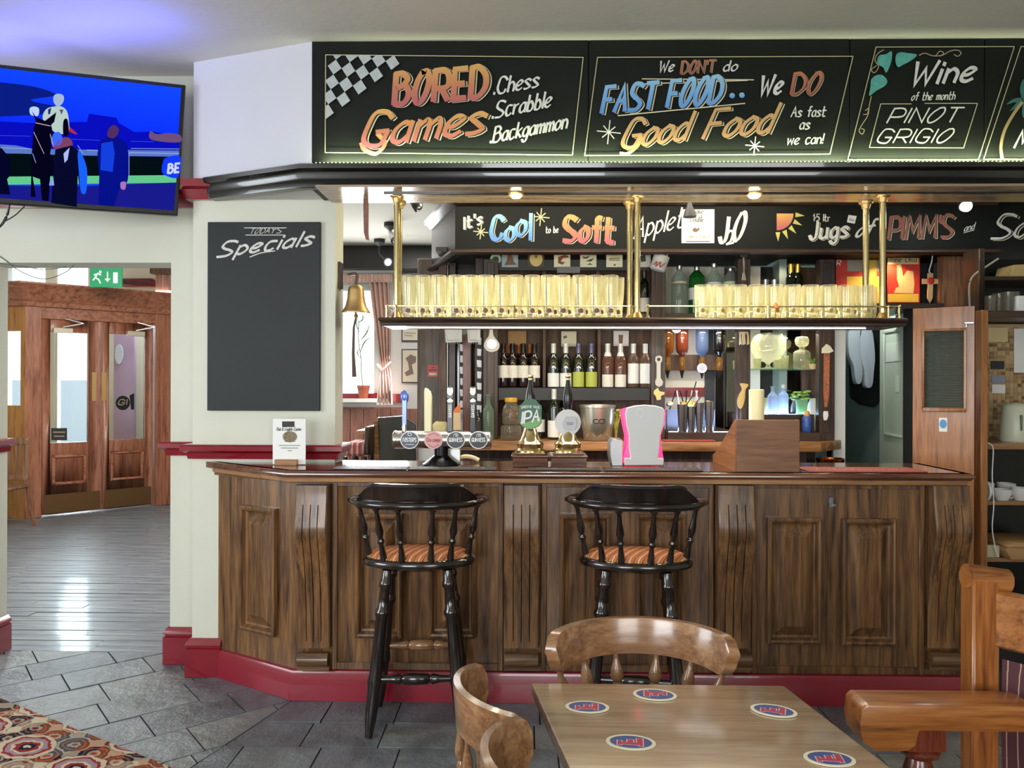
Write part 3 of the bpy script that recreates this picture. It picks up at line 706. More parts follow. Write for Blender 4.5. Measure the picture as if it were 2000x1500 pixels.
# oval beer mats with the big letter
for i, (x0, y0, hw, hh, ang, lab) in enumerate(((1279, 1358, 43, 12.5, .08, 'oval blue beer mat with a red letter, at the far edge of the table'), (1147, 1382, 43, 13, .05, 'oval blue beer mat with a red letter, near the left edge of the table'),
        (1511, 1389, 46, 13, .16, 'oval blue beer mat with a red letter, near the right edge of the table'), (1232, 1451, 49, 15, .08, 'oval blue beer mat with a red letter, in the middle of the table front'), (1620, 1483, 51, 15, .07, 'oval blue beer mat with a red letter, nearest the right front corner'))):
    c = PZ(x0, y0, ZTB); a = PZ(x0+hw, y0+hw*ang, ZTB)-PZ(x0-hw, y0-hw*ang, ZTB); rx = a.length/2; ry = rx*.66; al = math.atan2(a.y, a.x)+.02
    R = Matrix.Translation((c.x, c.y, ZTB+.0008)) @ Matrix.Rotation(al, 4, 'Z')
    t = T('beer_mat', lab, 'beer mat', (c.x, c.y, ZTB), 'oval beer mats on the table')
    def disc(k, z): return M().lathe([(k, z-.0001 if z else 0), (k, z+.0006)], (0, 0, 0), 32, None, rx, ry).xf(R)
    m = M().lathe([(1, 0), (1, .0016)], (0, 0, 0), 36, None, rx, ry).xf(R); ob('card', m, CREAMP, t, sm=0)
    m = M().lathe([(.86, .0017), (.86, .002)], (0, 0, 0), 36, None, rx*.98, ry*.93).xf(R); ob('blue_field', m, mat('mat_blue', '#3f4f8c', .6), t, sm=0)
    flip = i == 0
    mp = lambda x, y: R @ Vector(((-y if not flip else y)*rx*.9, (x if flip else -x)*ry*.85*-1, .0028))
    def letF(k, mt, z):
        mm = M()
        # a serif F lying on its side on the mat: stem along x
        for (a0, b0, a1, b1) in ((-.55, -.42, .5, -.12), (.26, -.42, .5, .5), (-.14, -.2, .1, .28), (-.55, -.56, -.4, .06), (.36, -.56, .5, -.2)):
            a0 -= k; b0 -= k; a1 += k; b1 += k
            f_ = -1 if flip else 1
            z += .00006; v = [R @ Vector((f_*x*rx*.95, f_*y*ry*.95, z)) for x, y in ((a0, b0), (a1, b0), (a1, b1), (a0, b1))]; mm.add(v, [(0, 1, 2, 3)])
        return ob('letter', mm, mt, t, sm=0)
    letF(.05, mat('mat_pink', '#d9b9c0', .6), .0022); letF(0, mat('mat_red', '#b8324c', .6), .0026)

def tub_chair(lab):
    """low captain's chair; its back rail curves round the sitter, who faces +y"""
    t = T('captains_chair', lab, 'chair', (0, 0, 0), 'worn captain chairs at the table')
    zs = .45
    m = M(); rows = []
    n = 28; R0 = .27
    for i in range(n+1):
        u = -1+2*i/n; a = math.radians(270+78*u); r = R0+.0
        x, y = r*math.cos(a)*1.0, r*math.sin(a)*.80
        x2, y2 = (r-.034)*math.cos(a), (r-.034)*math.sin(a)*.80
        e = max(0, (abs(u)-.88)/.12); zt_ = .84-.015*u*u-.03*e*e; zb = .735-.02*u*u+.035*e*e
        ox = .012
        rows.append([(x2, y2, zb), (x, y, zb-.002), (x*1.03, y*1.03, (zb+zt_)/2), (x*1.05, y*1.05, zt_-.012), (x*1.04, y*1.04, zt_-.002), (x2*1.06, y2*1.06, zt_), (x2*1.04, y2*1.04, zt_-.01), (x2, y2, zb)])
    m.grid(rows); m.add(rows[0][:7], [tuple(range(7))]); m.add(rows[-1][:7], [tuple(reversed(range(7)))]); ob('back_rail', m, W_CHAIR, t, sm=50)
    st = M(); st.lathe([(.16, zs-.04), (.215, zs-.03), (.225, zs-.012), (.21, zs), (.1, zs-.008), (.0001, zs-.01)], (0, .0, 0), 28, None, 1, .95); ob('seat', st, W_CHAIR, t, sm=50)
    cp_ = [(0, .009), (.06, .008), (.1, .010), (.2, .019), (.26, .021), (.31, .012), (.34, .018), (.38, .018), (.42, .011), (.6, .012), (.8, .015), (1, .011)]
    for u in (-.86, -.5, -.18, .18, .5, .86):
        a = math.radians(270+78*u); a2 = math.radians(270+70*u); b = M(); b.turn(((R0-.014)*math.cos(a), (R0-.014)*math.sin(a)*.8, .742-.02*u*u), (.192*math.cos(a2), .18*math.sin(a2), zs-.012), cp_, 9); ob('spindle', b, W_CHAIR, t, sm=60)
    lp = [(0, .016), (.2, .02), (.3, .026), (.34, .018), (.5, .022), (.7, .024), (.74, .018), (1, .014)]
    for sx in (-1, 1):
        for sy in (-1, 1): b = M(); b.turn((sx*.13, sy*.12, zs-.035), (sx*.19, sy*.185, 0), lp, 9); ob('leg', b, W_CHAIR, t, sm=60)
    for sx in (-1, 1): b = M(); b.turn((sx*.167, -.158, .17), (sx*.167, .158, .17), [(0, .009), (.5, .015), (1, .009)], 8); ob('stretcher', b, W_CHAIR, t)
    b = M(); b.cyl((-.167, 0, .17), (.167, 0, .17), .011, 8); ob('stretcher', b, W_CHAIR, t)
    return t
ch = tub_chair("worn captain's chair behind the far side of the table, facing us")
ch.location = (FR(2.2).sx(1252, 1230), 2.145, 0); ch.rotation_euler = (0, 0, PI-.03)
c2 = dup(ch, (-.022, 1.845, 0), math.radians(-72), "worn captain's chair on the left of the table, nearer the bar", (.66, .66, 1))
c3 = dup(ch, (.060, 1.51, 0), math.radians(-84), "worn captain's chair cut by the bottom edge, nearest us left of the table", (.66, .66, 1))

# -- pine armchair at the right
ac = T('armchair', 'orange pine armchair with maroon striped back cushion, cut by the right edge', 'armchair', (1.5, 2.1, 0))
Yf, Yn = 2.33, 2.33
pa = FR(2.28)
m = M(); x0, x1 = pa.sx(1893, 1300), pa.sx(1932, 1300); ztp = pa.z(1128, 1910)
m.box(x0, x1+.02, 2.26, 2.33, 0, ztp); ob('back_post', m, W_PINE, ac, bev=.006)
m = M(); m.lathe([(.03, 0), (.03, .002)], (0, 0, 0), 12) if 0 else None
m = M(); m.cyl((x0-.002, 2.295, ztp+.002), (x1+.06, 2.295, ztp-.015), .036, 12); ob('top_scroll', m, W_PINEX, ac)
dv = Vector((.62, -.78, 0)).normalized()       # direction of the back, running off to the right and towards us
o_ = Vector((x1+.0, 2.27, 0)); pk = PL(o_, o_+dv)
m = M(); pk.box(m, .0, .7, ztp-.20, ztp-.035, -.035, .0); ob('top_rail', m, W_PINEX, ac, bev=.008)
m = M(); pk.box(m, .0, .7, .34, .42, -.035, 0); ob('lower_rail', m, W_PINEX, ac, bev=.005)
m = M(); rows = []
for i in range(9):
    u = i/8; r = []
    for j in range(11):
        v = j/10; bul = .055*math.sin(PI*min(1, v*1.0))**.6*(math.sin(PI*min(.5, u*1.6+.02)) if u < .5 else 1)
        r.append(pk.W(.025+u*.6, .40+v*(ztp-.23-.40), bul-.01))
    rows.append(r)
m.grid(rows); ob('back_cushion', m, striped('maroon_striped_cloth', '#4d2a30', '#b0907e', '#4d2a30', .033, (0, 0, math.atan2(.78, .62)), .85, .1), ac, sm=60, label='maroon cushion with thin cream stripes')
za = PZ(1700, 1352, 0).z
pz = FR(2.17); ztA = pz.z(1352, 1780); zbA = pz.z(1398, 1780)
xa0, xa1 = pz.sx(1652, 1375), x1+.01
m = M(); m.prism([(xa0+.005, ztA-.012), (xa0+.02, ztA), (xa1, ztA), (xa1, ztA-.07), (xa0+.16, ztA-.07), (xa0+.15, ztA-.11), (xa0+.13, ztA-.125), (xa0+.04, ztA-.125), (xa0+.008, ztA-.1), (xa0, ztA-.06)], 2.08, 2.19); ob('armrest', m, W_PINEX, ac, bev=.008, seg=2)
m = M(); xq = pz.sx(1782, 1450); m.box(xq-.05, xq+.05, 2.09, 2.18, ztA-.13, ztA-.07); m.turn((xq, 2.135, ztA-.13), (xq, 2.135, .0), [(0, .045), (.02, .055), (.04, .05), (.06, .03), (.12, .04), (.3, .055), (.4, .045), (.46, .03), (.48, .045), (.55, .045), (.6, .035), (1, .03)], 14); ob('front_leg', m, wood('red_brown_turned_wood', '#3c1710', '#5d281a', '#7a3a26', 'z', .25, .5), ac, sm=50)
m = M(); m.prism([(xa0+.12, 2.2), (xa1-.02, 2.28), (xa1+.5, 1.62), (xa0+.5, 1.45)], .38, .43, 'z'); ob('seat', m, W_PINEX, ac, bev=.006)
m = M(); e2 = o_+dv*.72; m.box(e2.x-.035, e2.x+.035, e2.y-.035, e2.y+.035, 0, ztp); ob('back_post', m, W_PINE, ac, bev=.006)
m = M(); m.box(xa0+.46, xa0+.53, 1.45, 1.52, 0, .40); ob('front_leg', m, W_PINE, ac, bev=.004)
# ================================================================ SIGNS, TELEVISION, PILLAR
G_FIRE = grad('sign_orange_red', [(.1, '#a8585c'), (.5, '#b87350'), (.95, '#c99a56')])
G_SKY = grad('sign_blue', [(.0, '#4f7fc4'), (.5, '#6d9fd0'), (1, '#8fbcd8')])
G_ORNG = grad('sign_dull_orange', [(.0, '#93503f'), (1, '#ad7050')])
G_GOLD = grad('sign_gold', [(.0, '#b08057'), (1, '#bf9a62')])
TEAL = mat('sign_teal', '#4f9a8e', .8, var=.15, sc=40); TEALD = mat('sign_dark_teal', '#2e6258', .8)
THINL = mat('thin_sign_line', '#b9b48d', .8)
def board(name, label, pl, x0, x1, y0, y1, cat='chalkboard sign', d=.018):
    t = T(name, label, cat, pl.at((x0+x1)/2, y1)); m = M(); pl.pbox(m, x0, x1, y0, y1, 0, d); ob('board', m, BLKB, t, bev=.002); return t
dB = .0185
pF2 = PL((0, YF-dB), (1, YF-dB))
cfB = FR(YF+.018)
zb0 = 319
# board 1: board games
b1 = board('chalkboard_sign', 'black sign reading BORED Games, with a chequered corner', FR(YF+.019), 611, 1148, 81, zb0)
lines(b1, 'border_line', [[(636, 107), (1139, 112)], [(1139, 112), (1118, 303)], [(1118, 303), (635, 298)], [(635, 298), (636, 107)]], 1.6, pF2, THINL)
m = M(); ex = Vector((16, -12)); ey = Vector((11, 17))
o = Vector((641, 124))
def inq(p): return 635.5 <= p.x <= 900 and 107.5 <= p.y
for i in range(-10, 10):
    for j in range(-10, 14):
        if (i+j) % 2: continue
        c = Vector((653.6, 131))+ex*i+ey*j
        u, v = c.x-636, c.y-108
        if u < -8 or v < -12 or max(u, 0)/150+max(v, 0)/124 > 1.02: continue
        q = [c+ex*a+ey*b for a, b in ((-.5, -.5), (.5, -.5), (.5, .5), (-.5, .5))]
        q = clip(clip(q, Vector((636.5, 0)), Vector((1, 0))), Vector((0, 108.5)), Vector((0, 1)))
        if len(q) > 2: m.add([pF2.at(p.x, p.y, .001) for p in q], [tuple(range(len(q)))])
ob('chequer', m, mat('chequer_grey_white', '#a9afb1', .8, var=.1, sc=50), b1, sm=0)
fancy(b1, 'lettering', 'BORED', (770, 203), (946, 188), 58, pF2, G_FIRE, w=.22, slant=.07, o=(.09, .03), lo=.75)
fancy(b1, 'lettering', 'Games', (706, 286), (940, 258), 64, pF2, G_FIRE, w=.17, slant=.32, o=(.08, .04), lo=.6)
ob_ = lines(b1, 'swash', [curve2([(738, 262), (752, 280), (735, 300), (712, 292), (706, 280)])], 9, pF2, G_FIRE, d=.0026, lo=.7)
text(b1, 'lettering', '.Chess', (965, 184), (1050, 169), 31, pF2, CHALK, w=.17, slant=.2)
text(b1, 'lettering', '.Scrabble', (962, 231), (1074, 208), 31, pF2, CHALK, w=.17, slant=.2)
text(b1, 'lettering', '.Backgammon', (958, 279), (1106, 250), 30, pF2, CHALK, w=.17, slant=.2)
# board 2: fast food
b2 = board('chalkboard_sign', 'black sign reading FAST FOOD and Good Food in blue and gold', FR(YF+.019), 1149.5, 1656, 80, zb0-1)
lines(b2, 'border_line', [[(1167, 112), (1666, 110)], [(1666, 110), (1621, 301)], [(1621, 301), (1142, 304)], [(1142, 304), (1167, 112)]], 1.6, pF2, THINL)
text(b2, 'lettering', 'We', (1286, 141), (1314, 139), 21, pF2, CHALK, w=.2, slant=.25)
fancy(b2, 'lettering', "DON'T", (1329, 143), (1394, 140), 23, pF2, G_ORNG, w=.19, slant=.15, o=(.08, .05))
text(b2, 'lettering', 'do', (1413, 139), (1438, 138), 20, pF2, CHALK, w=.2, slant=.25)
lines(b2, 'rule_line', [[(1254, 154), (1472, 156)], [(1250, 164), (1460, 157)], [(1207, 226), (1455, 202)]], 2, pF2, CHALKT)
fancy(b2, 'lettering', 'FAST FOOD', (1175, 220), (1404, 199), 50, pF2, G_SKY, w=.19, slant=.2, o=(.09, .05), lo=.75)
m = M()
for x, y in ((1430, 187), (1449, 186)): m.add([pF2.at(x+5.5*math.cos(a*PI/6), y+5.5*math.sin(a*PI/6), .002) for a in range(12)], [tuple(range(12))])
ob('dots', m, G_SKY, b2, sm=0)
text(b2, 'lettering', 'We', (1482, 186), (1524, 182), 37, pF2, CHALK, w=.22, slant=.25)
fancy(b2, 'lettering', 'DO', (1545, 183), (1598, 181), 39, pF2, G_ORNG, w=.2, slant=.2, o=(.06, .05))
fancy(b2, 'lettering', 'Good', (1212, 289), (1336, 272), 54, pF2, G_GOLD, w=.16, slant=.4, o=(.08, .04), lo=.6)
fancy(b2, 'lettering', 'Food', (1373, 270), (1500, 258), 56, pF2, G_GOLD, w=.16, slant=.45, o=(.08, .04), lo=.6)
lines(b2, 'swash', [curve2([(1252, 262), (1246, 284), (1226, 300), (1212, 300)])], 8, pF2, G_GOLD, d=.0026, lo=.7)
for s_, p, q, h in (('As fast', (1545, 228), (1611, 227), 19), ('as', (1562, 252), (1580, 252), 20), ('we can!', (1537, 282), (1606, 280), 19)): text(b2, 'lettering', s_, p, q, h, pF2, CHALK, w=.18, slant=.22)
def sparkle(par_, pl, c, r, mt=CHALK, n=8):
    sg = []
    for k in range(n//2):
        a = PI*k/(n//2)+.1; L_ = r*(1 if k % 2 == 0 else .7); sg.append([(c[0]-L_*math.cos(a), c[1]-L_*math.sin(a)), (c[0]+L_*math.cos(a), c[1]+L_*math.sin(a))])
    lines(par_, 'sparkle', sg, 2, pl, mt)
sparkle(b2, pF2, (1189, 258), 23); sparkle(b2, pF2, (1474, 285), 18)
# board 3: wine
b3 = board('chalkboard_sign', 'black sign reading Wine of the month PINOT GRIGIO with vine leaves', FR(YF+.019), 1657.5, 1918, 79, zb0-2)
lines(b3, 'border_line', [[(1711, 92), (1981, 91)], [(1981, 91), (1911, 312)], [(1911, 312), (1656, 312)], [(1656, 312), (1711, 92)], [(1720, 203), (1780, 203)], [(1806, 202), (1909, 202)], [(1909, 202), (1882, 289)], [(1882, 289), (1698, 288)], [(1698, 288), (1720, 203)]], 1.5, pF2, THINL)
for pts in ([(1713, 118), (1718, 108), (1730, 106), (1741, 100), (1742, 112), (1739, 126), (1731, 142), (1725, 132), (1715, 126)], [(1751, 106), (1760, 102), (1775, 104), (1791, 107), (1780, 118), (1765, 126), (1754, 131), (1749, 120)], [(1702, 155), (1712, 147), (1724, 147), (1733, 158), (1728, 168), (1712, 177), (1698, 187), (1700, 170)]):
    shape(b3, 'vine_leaf', pts, pF2, TEAL, .0015, True)
for cv in ([curve2([(1795, 108), (1806, 104), (1822, 109), (1840, 108), (1855, 100), (1870, 98), (1877, 104), (1870, 110), (1863, 106)]), curve2([(1828, 108), (1836, 100), (1843, 104), (1836, 110)]),
      curve2([(1726, 97), (1714, 105), (1709, 118), (1716, 130), (1708, 142), (1702, 136), (1712, 128)]), curve2([(1702, 188), (1698, 205), (1695, 225), (1684, 243), (1678, 255), (1684, 262), (1688, 254), (1682, 251)]), curve2([(1690, 216), (1696, 212), (1694, 222), (1686, 224)])]): lines(b3, 'tendril', [cv], 1.6, pF2, mat('tendril_paint', '#a59a72', .8))
text(b3, 'lettering', 'Wine', (1776, 166), (1897, 158), 44, pF2, CHALK, w=.2, slant=.38, lo=.5)
text(b3, 'lettering', 'of the month', (1780, 196), (1864, 194), 15, pF2, CHALK, w=.18, slant=.25)
text(b3, 'lettering', 'PINOT', (1732, 240), (1868, 238), 28, pF2, CHALK, w=.13, slant=.55, lo=.7)
text(b3, 'lettering', 'GRIGIO', (1711, 279), (1852, 278), 26, pF2, CHALK, w=.13, slant=.55, lo=.7)
# board 4, cut by the frame
b4 = board('chalkboard_sign', 'black sign with a painted palm tree, cut by the right edge', FR(YF+.019), 1919.5, 2180, 78, zb0-3)
lines(b4, 'border_line', [[(1994, 91), (1921, 311)], [(1921, 311), (2150, 311)], [(1994, 91), (2170, 91)]], 1.5, pF2, THINL)
for pts in ([(2000, 155), (1992, 172), (1997, 196), (2004, 188)], [(1998, 192), (1980, 193), (1966, 204), (1985, 200), (1972, 217), (1990, 206)], [(2000, 195), (1996, 220), (2000, 230), (2006, 210)], [(2002, 190), (2020, 180), (2034, 192), (2018, 190)]): shape(b4, 'palm_leaf', pts, pF2, TEALD, .0015, True)
lines(b4, 'palm_trunk', [curve2([(1996, 200), (1978, 225), (1962, 255), (1955, 285), (1957, 309)])], 6, pF2, mat('trunk_paint', '#9a8458', .8), d=.0013)
text(b4, 'lettering', 'M', (1981, 288), (2006, 288), 32, pF2, CHALK, w=.2, slant=.4)
for i, (x, y) in enumerate(((773, 86), (1649, 86), (1863, 84))): pass
# rope light on the cornice and its glow
rl = T('rope_light', 'string of tiny lit bulbs along the foot of the black signs', 'string light', pF.at(1300, 318))
m = M(); zz = zt+.012; x = pF.sx(622)
GLOW = mat('bulb_glow', '#fff3c0', .5, em=9, emc='#f6ffb8')
while x < 3.0: m.ball((x, YF-.055, zz), .0042, 4); x += .0195
ob('bulbs', m, GLOW, rl, kind='stuff'); m = M(); m.tube([(pF.sx(622), YF-.055, zz-.004), (3.0, YF-.055, zz-.004)], .004, 6); ob('wire', m, BLACK, rl)
area('rope_light_glow', (.95, YF-.052, zz+.004), (.95, YF+.05, zz+.055), 3.9, .010, 34, (.87, 1, .62), 140)
# -- specials chalkboard
sp = T('chalkboard', "tall blank slate board headed TODAY'S Specials on the pillar", 'chalkboard', pC.at(518, 802))
m = M(); pC.pbox(m, 408, 627, 435, 802, .003, .02); ob('board', m, SLATEB, sp, bev=.002)
pC2 = FR(YC-.0202)
text(sp, 'lettering', "TODAY'S", (487, 456), (548, 455), 10, pC2, CHALK, w=.16, slant=.5)
lines(sp, 'rule_line', [[(477, 445), (559, 445)], [(480, 459), (557, 459)]], 1.5, pC2, CHALK)
text(sp, 'lettering', 'Specials', (424, 502), (606, 478), 29, pC2, CHALK, w=.2, slant=.55, lo=.55)
lines(sp, 'swash', [curve2([(488, 502), (510, 494), (537, 490)])], 2, pC2, CHALK)
# -- television
qa, qb = (3.60, 4.02)
pa_ = ray(-60, 260)*(1/ray(-60, 260).y*3.55); pb_ = ray(362, 300)*(1/ray(362, 300).y*3.98)
pT = PL((pa_.x, pa_.y), (pb_.x, pb_.y))
tv = T('television', 'wall television showing a blue picture of a racehorse with riders', 'television', pT.at(150, 410))
TVC = [(-110, 113), (363, 166), (347, 421), (-110, 390)]
def tilt(m): return m
m = M(); pT.poly(m, TVC, -.035, .0); ob('casing', m, BLACK, tv, bev=.004)
m = M(); bz = [(-108, 115), (361, 168), (345, 419), (-108, 388)]
inn = [(-108, 121), (354, 172), (339, 411), (-108, 379)]
m.add([pT.at(*p, .0035) for p in bz]+[pT.at(*p, .0035) for p in inn], [(i, (i+1) % 4, (i+1) % 4+4, i+4) for i in range(4)]); ob('bezel', m, mat('gloss_black', '#08080a', .28, coat=.15), tv, sm=0)
def em(n, c, s=1.0): return mat('screen_'+n, '#000000', .6, spec=0, em=s, emc=c)
SKYM = grad('screen_sky', [(0, '#1f50e8'), (.45, '#0a22f0'), (1, '#1146ff')], 2, .3, 1.1)
[SKYM.node_tree.links.remove(l) for l in list(SKYM.node_tree.links) if l.to_socket.name == 'Base Color']; SKYM.node_tree.nodes['Principled BSDF'].inputs['Base Color'].default_value = (0, 0, 0, 1); SKYM.node_tree.nodes['Principled BSDF'].inputs['Specular IOR Level'].default_value = 0
def scr(nm, pts, mt, d, smooth=False): return shape(scn, nm, [(min(x, 354.5), y) for x, y in pts], pT, mt, .0036+d*.0002, smooth)
m = M(); m.add([pT.at(*p, .0036) for p in inn], [(0, 1, 2, 3)]); scn = ob('screen', m, SKYM, tv, sm=0)
scr('picture', [(-108, 160), (40, 165), (110, 185), (60, 196), (130, 214), (40, 226), (-108, 222)], em('cloud', '#0b1f8c', .9), 1, True)
scr('picture', [(-108, 232), (60, 240), (170, 238), (174, 222), (228, 230), (232, 240), (262, 258), (300, 257), (352, 268), (349, 305), (-108, 300)], em('stand', '#0a0fc8', .9), 2)
scr('picture', [(294, 256), (306, 262), (330, 260), (352, 264), (350, 278), (296, 273)], em('roofs', '#7a5a86', .8), 3, True)
scr('picture', [(-108, 276), (30, 284), (60, 290), (130, 292), (350, 294), (348, 306), (-108, 300)], em('rail', '#5f7fd0', .9), 3)
scr('picture', [(-108, 298), (40, 300), (160, 304), (348, 306), (346, 350), (-108, 348)], em('hedge', '#06181f', .5), 4)
scr('picture', [(-108, 346), (345, 342), (344, 357), (-108, 362)], em('turf', '#63c98c', 1.0), 5)
scr('picture', [(-108, 361), (150, 364), (344, 356), (339.5, 411), (-108, 379)], em('path', '#1d1f9c', .8), 5)
scr('picture', [(-108, 290), (0, 285), (20, 310), (22, 340), (14, 350), (20, 380), (-108, 376)], em('horse_dark', '#060a33', .6), 6)
scr('picture', [(84, 224), (92, 212), (106, 208), (120, 208), (130, 216), (134, 232), (134, 256), (118, 262), (104, 256), (86, 238)], em('silks', '#b9cfc8', 1.0), 7, True)
scr('picture', [(104, 194), (106, 186), (114, 183), (123, 186), (125, 194), (121, 203), (113, 208), (106, 202)], em('face', '#a8b8d8', 1.0), 8, True)
scr('picture', [(62, 216), (70, 228), (88, 236), (110, 219), (106, 238), (100, 244), (104, 262), (98, 300), (112, 332), (98, 345), (95, 393), (82, 391), (78, 350), (64, 345), (70, 385), (60, 384), (62, 300), (66, 250), (70, 236)], em('horse', '#0a0726', .6), 9)
scr('picture', [(100, 278), (104, 262), (116, 258), (122, 272), (116, 284), (106, 284)], em('cap_blue', '#3c6cff', 1.0), 10, True)
scr('picture', [(104, 286), (120, 270), (136, 270), (142, 282), (134, 292), (112, 292)], em('face_red', '#8a4a70', .8), 10, True)
scr('picture', [(108, 292), (140, 284), (158, 298), (168, 330), (166, 374), (156, 372), (152, 340), (150, 404), (100, 396), (104, 340)], em('groom', '#0c0f3a', .6), 11)
scr('picture', [(152, 298), (160, 302), (170, 332), (168, 375), (158, 374), (154, 335)], em('sleeve', '#1a62ff', 1.0), 12, True)
scr('picture', [(124, 300), (136, 288), (132, 312), (126, 318)], em('collar', '#b4c4ff', .9), 12)
scr('picture', [(208, 270), (212, 250), (222, 243), (232, 250), (228, 266), (248, 280), (252, 310), (250, 350), (246, 362), (238, 358), (234, 368), (222, 403), (192, 400), (194, 340), (190, 300), (196, 276)], em('suit', '#071499', .8), 11)
scr('picture', [(198, 280), (220, 276), (224, 300), (220, 336), (196, 332)], em('shirt', '#1440e0', 1.0), 12)
scr('picture', [(212, 252), (222, 244), (232, 252), (230, 262), (222, 270), (210, 266)], em('head', '#5a3570', .8), 12, True)
scr('picture', [(318, 318), (324, 308), (352, 306), (347, 346), (322, 342), (316, 332)], em('hoarding', '#1238ff', 1.1), 8, True)
for sg_, w_, c_ in (([(-108, 284), (60, 291)], 1.2, 'rail2'), ([(170, 293), (190, 294)], 1.5, 'rail2'), ([(252, 298), (350, 300)], 1.6, 'rail2'), ([(256, 290), (350, 291)], 1, 'rail2'), ([(-108, 262), (60, 266)], 1, 'seats'), ([(140, 272), (195, 274)], 1, 'seats'), ([(256, 276), (300, 277)], 1, 'seats'), ([(70, 240), (98, 246)], 1.6, 'bridle'), ([(66, 258), (86, 300)], 1.2, 'bridle'), ([(98, 262), (104, 286)], 1.4, 'bridle'), ([(252, 300), (252, 345)], 1.2, 'rim'), ([(64, 300), (70, 318)], 1.2, 'rim'), ([(152, 284), (162, 300)], 1.2, 'rim')):
    mm = M(); ribbon(mm, sg_, w_, lambda x, y: pT.at(min(x, 352), y, .0064), lo=1); ob('picture', mm, em(c_, {'rail2': '#9fb4f0', 'seats': '#3a55e0', 'bridle': '#c8b0c8', 'rim': '#8fb0ff'}[c_], .9), scn, sm=0)
scr('picture', [(60, 224), (58, 212), (66, 208), (76, 212), (74, 226)], em('bright_cloud', '#bcd4ff', 1.0), 2, True)
scr('picture', [(94, 214), (100, 210), (98, 222), (94, 224)], em('shoulder', '#1a2a8c', .8), 9); scr('picture', [(116, 214), (124, 214), (120, 224)], em('collar2', '#6a5a80', .8), 9)
scr('picture', [(124, 236), (132, 234), (134, 262), (124, 264)], em('horse', '#0a0726', .6), 10, True)
scr('picture', [(134, 246), (152, 262), (146, 262), (134, 256)], em('flag_red', '#c0304a', .9), 6)
scr('picture', [(98, 350), (104, 346), (106, 362), (96, 362)], em('boot', '#8fb0e8', .9), 12); scr('picture', [(236, 356), (246, 356), (244, 370), (236, 368)], em('hand', '#b07ac0', .9), 13, True)
mm = M(); lettering(mm, 'BE', (328, 338), (349, 336), 17, lambda x, y: pT.at(min(x, 352), y, .0058), w=.26, slant=.1, lo=.9); ob('lettering', mm, em('letters', '#cfd8ff', 1.0), scn, sm=0)
area('television_glow', pT.at(110, 165, .05), pT.at(110, 165, .05)+Vector((-.05, -.25, 1)), 1.2, .1, 6, (.10, .12, 1))
m = M(); wb = pT.at(120, 290, -.035); m.box(wb.x-.15, wb.x+.15, wb.y, YD, wb.z-.12, wb.z+.12) if 0 else m.box(wb.x-.12, wb.x+.1, wb.y+.12, YD, wb.z-.12, wb.z+.12); m.cyl((wb.x, wb.y, wb.z), (wb.x, YD, wb.z), .03, 8); ob('wall_mount', m, DKGREY, tv)
m = M(); m.tube(cr([pT.at(18, 399, -.02), pT.at(14, 420, -.03), pT.at(2, 440, -.03), pT.at(-20, 455, -.05)]), .006, 6); m.tube(cr([pT.at(48, 403, -.02), pT.at(30, 420, -.03), pT.at(10, 432, -.03)]), .003, 6); ob('cable', m, BLACK, tv)
pD3 = FR(YD-.006)
m = M(); m.tube(cr([pD3.at(-20, 488), pD3.at(10, 508), pD3.at(40, 530), pD3.at(85, 545), pD3.at(125, 533), pD3.at(144, 518)]), .0022, 5); m.tube(cr([pD3.at(-20, 512), pD3.at(40, 520), pD3.at(90, 526), pD3.at(130, 521)]), .0018, 5); 
ob('loose_cable', m, BLACK, label='two thin black cables drooping across the doorway lintel', cat='cable')
# poster on the doorway reveal
pj = PL((xj0, YD+.2), (xj0, YD)); m = M(); pj.box(m, .03, .19, 1.48, 2.18, .001, .004)
po_ = ob('poster', m, mat('poster_tint', '#cfc9b4', .7, var=.12, sc=14), label='pale printed poster on the left jamb of the doorway', cat='poster')
# ---- menu stand on the bar
pm_ = FR(YC-.16)
mn = T('menu_stand', 'white menu card in a small wooden block on the bar', 'menu', pm_.at(565, 902))
zt0 = ZTOP
a0, a1 = pm_.sx(533, 860), pm_.sx(597, 860); zc = pm_.z(818, 565)
m = M(); m.box(a0, a1, YC-.162, YC-.158, zt0+.004, zc); ob('card', m, WHITE, mn)
m = M(); m.box(pm_.sx(540), pm_.sx(583), YC-.19, YC-.135, zt0, zt0+.03); ob('block', m, W_COUNT, mn, bev=.002)
pm2 = FR(YC-.1625)
shape(mn, 'photo', [(551, 823), (575, 823), (575, 834), (551, 834)], pm2, mat('dark_photo', '#2c2622', .6, var=.5, sc=60))
shape(mn, 'photo', [(566+14*math.cos(a*PI/8), 853+11*math.sin(a*PI/8)) for a in range(16)], pm2, mat('temple_photo', '#7a6a50', .6, var=.6, sc=90))
text(mn, 'lettering', 'Thai & English Cuisine', (539, 841), (588, 841), 6, pm2, BLACK, w=.16, slant=.2)
for y, a, b in ((870, 545, 586), (875, 549, 582), (880, 562, 570), (862, 556, 576)): lines(mn, 'lettering', [[(a, y), (b, y)]], 1.1, pm2, mat('small_print', '#55504a', .7))

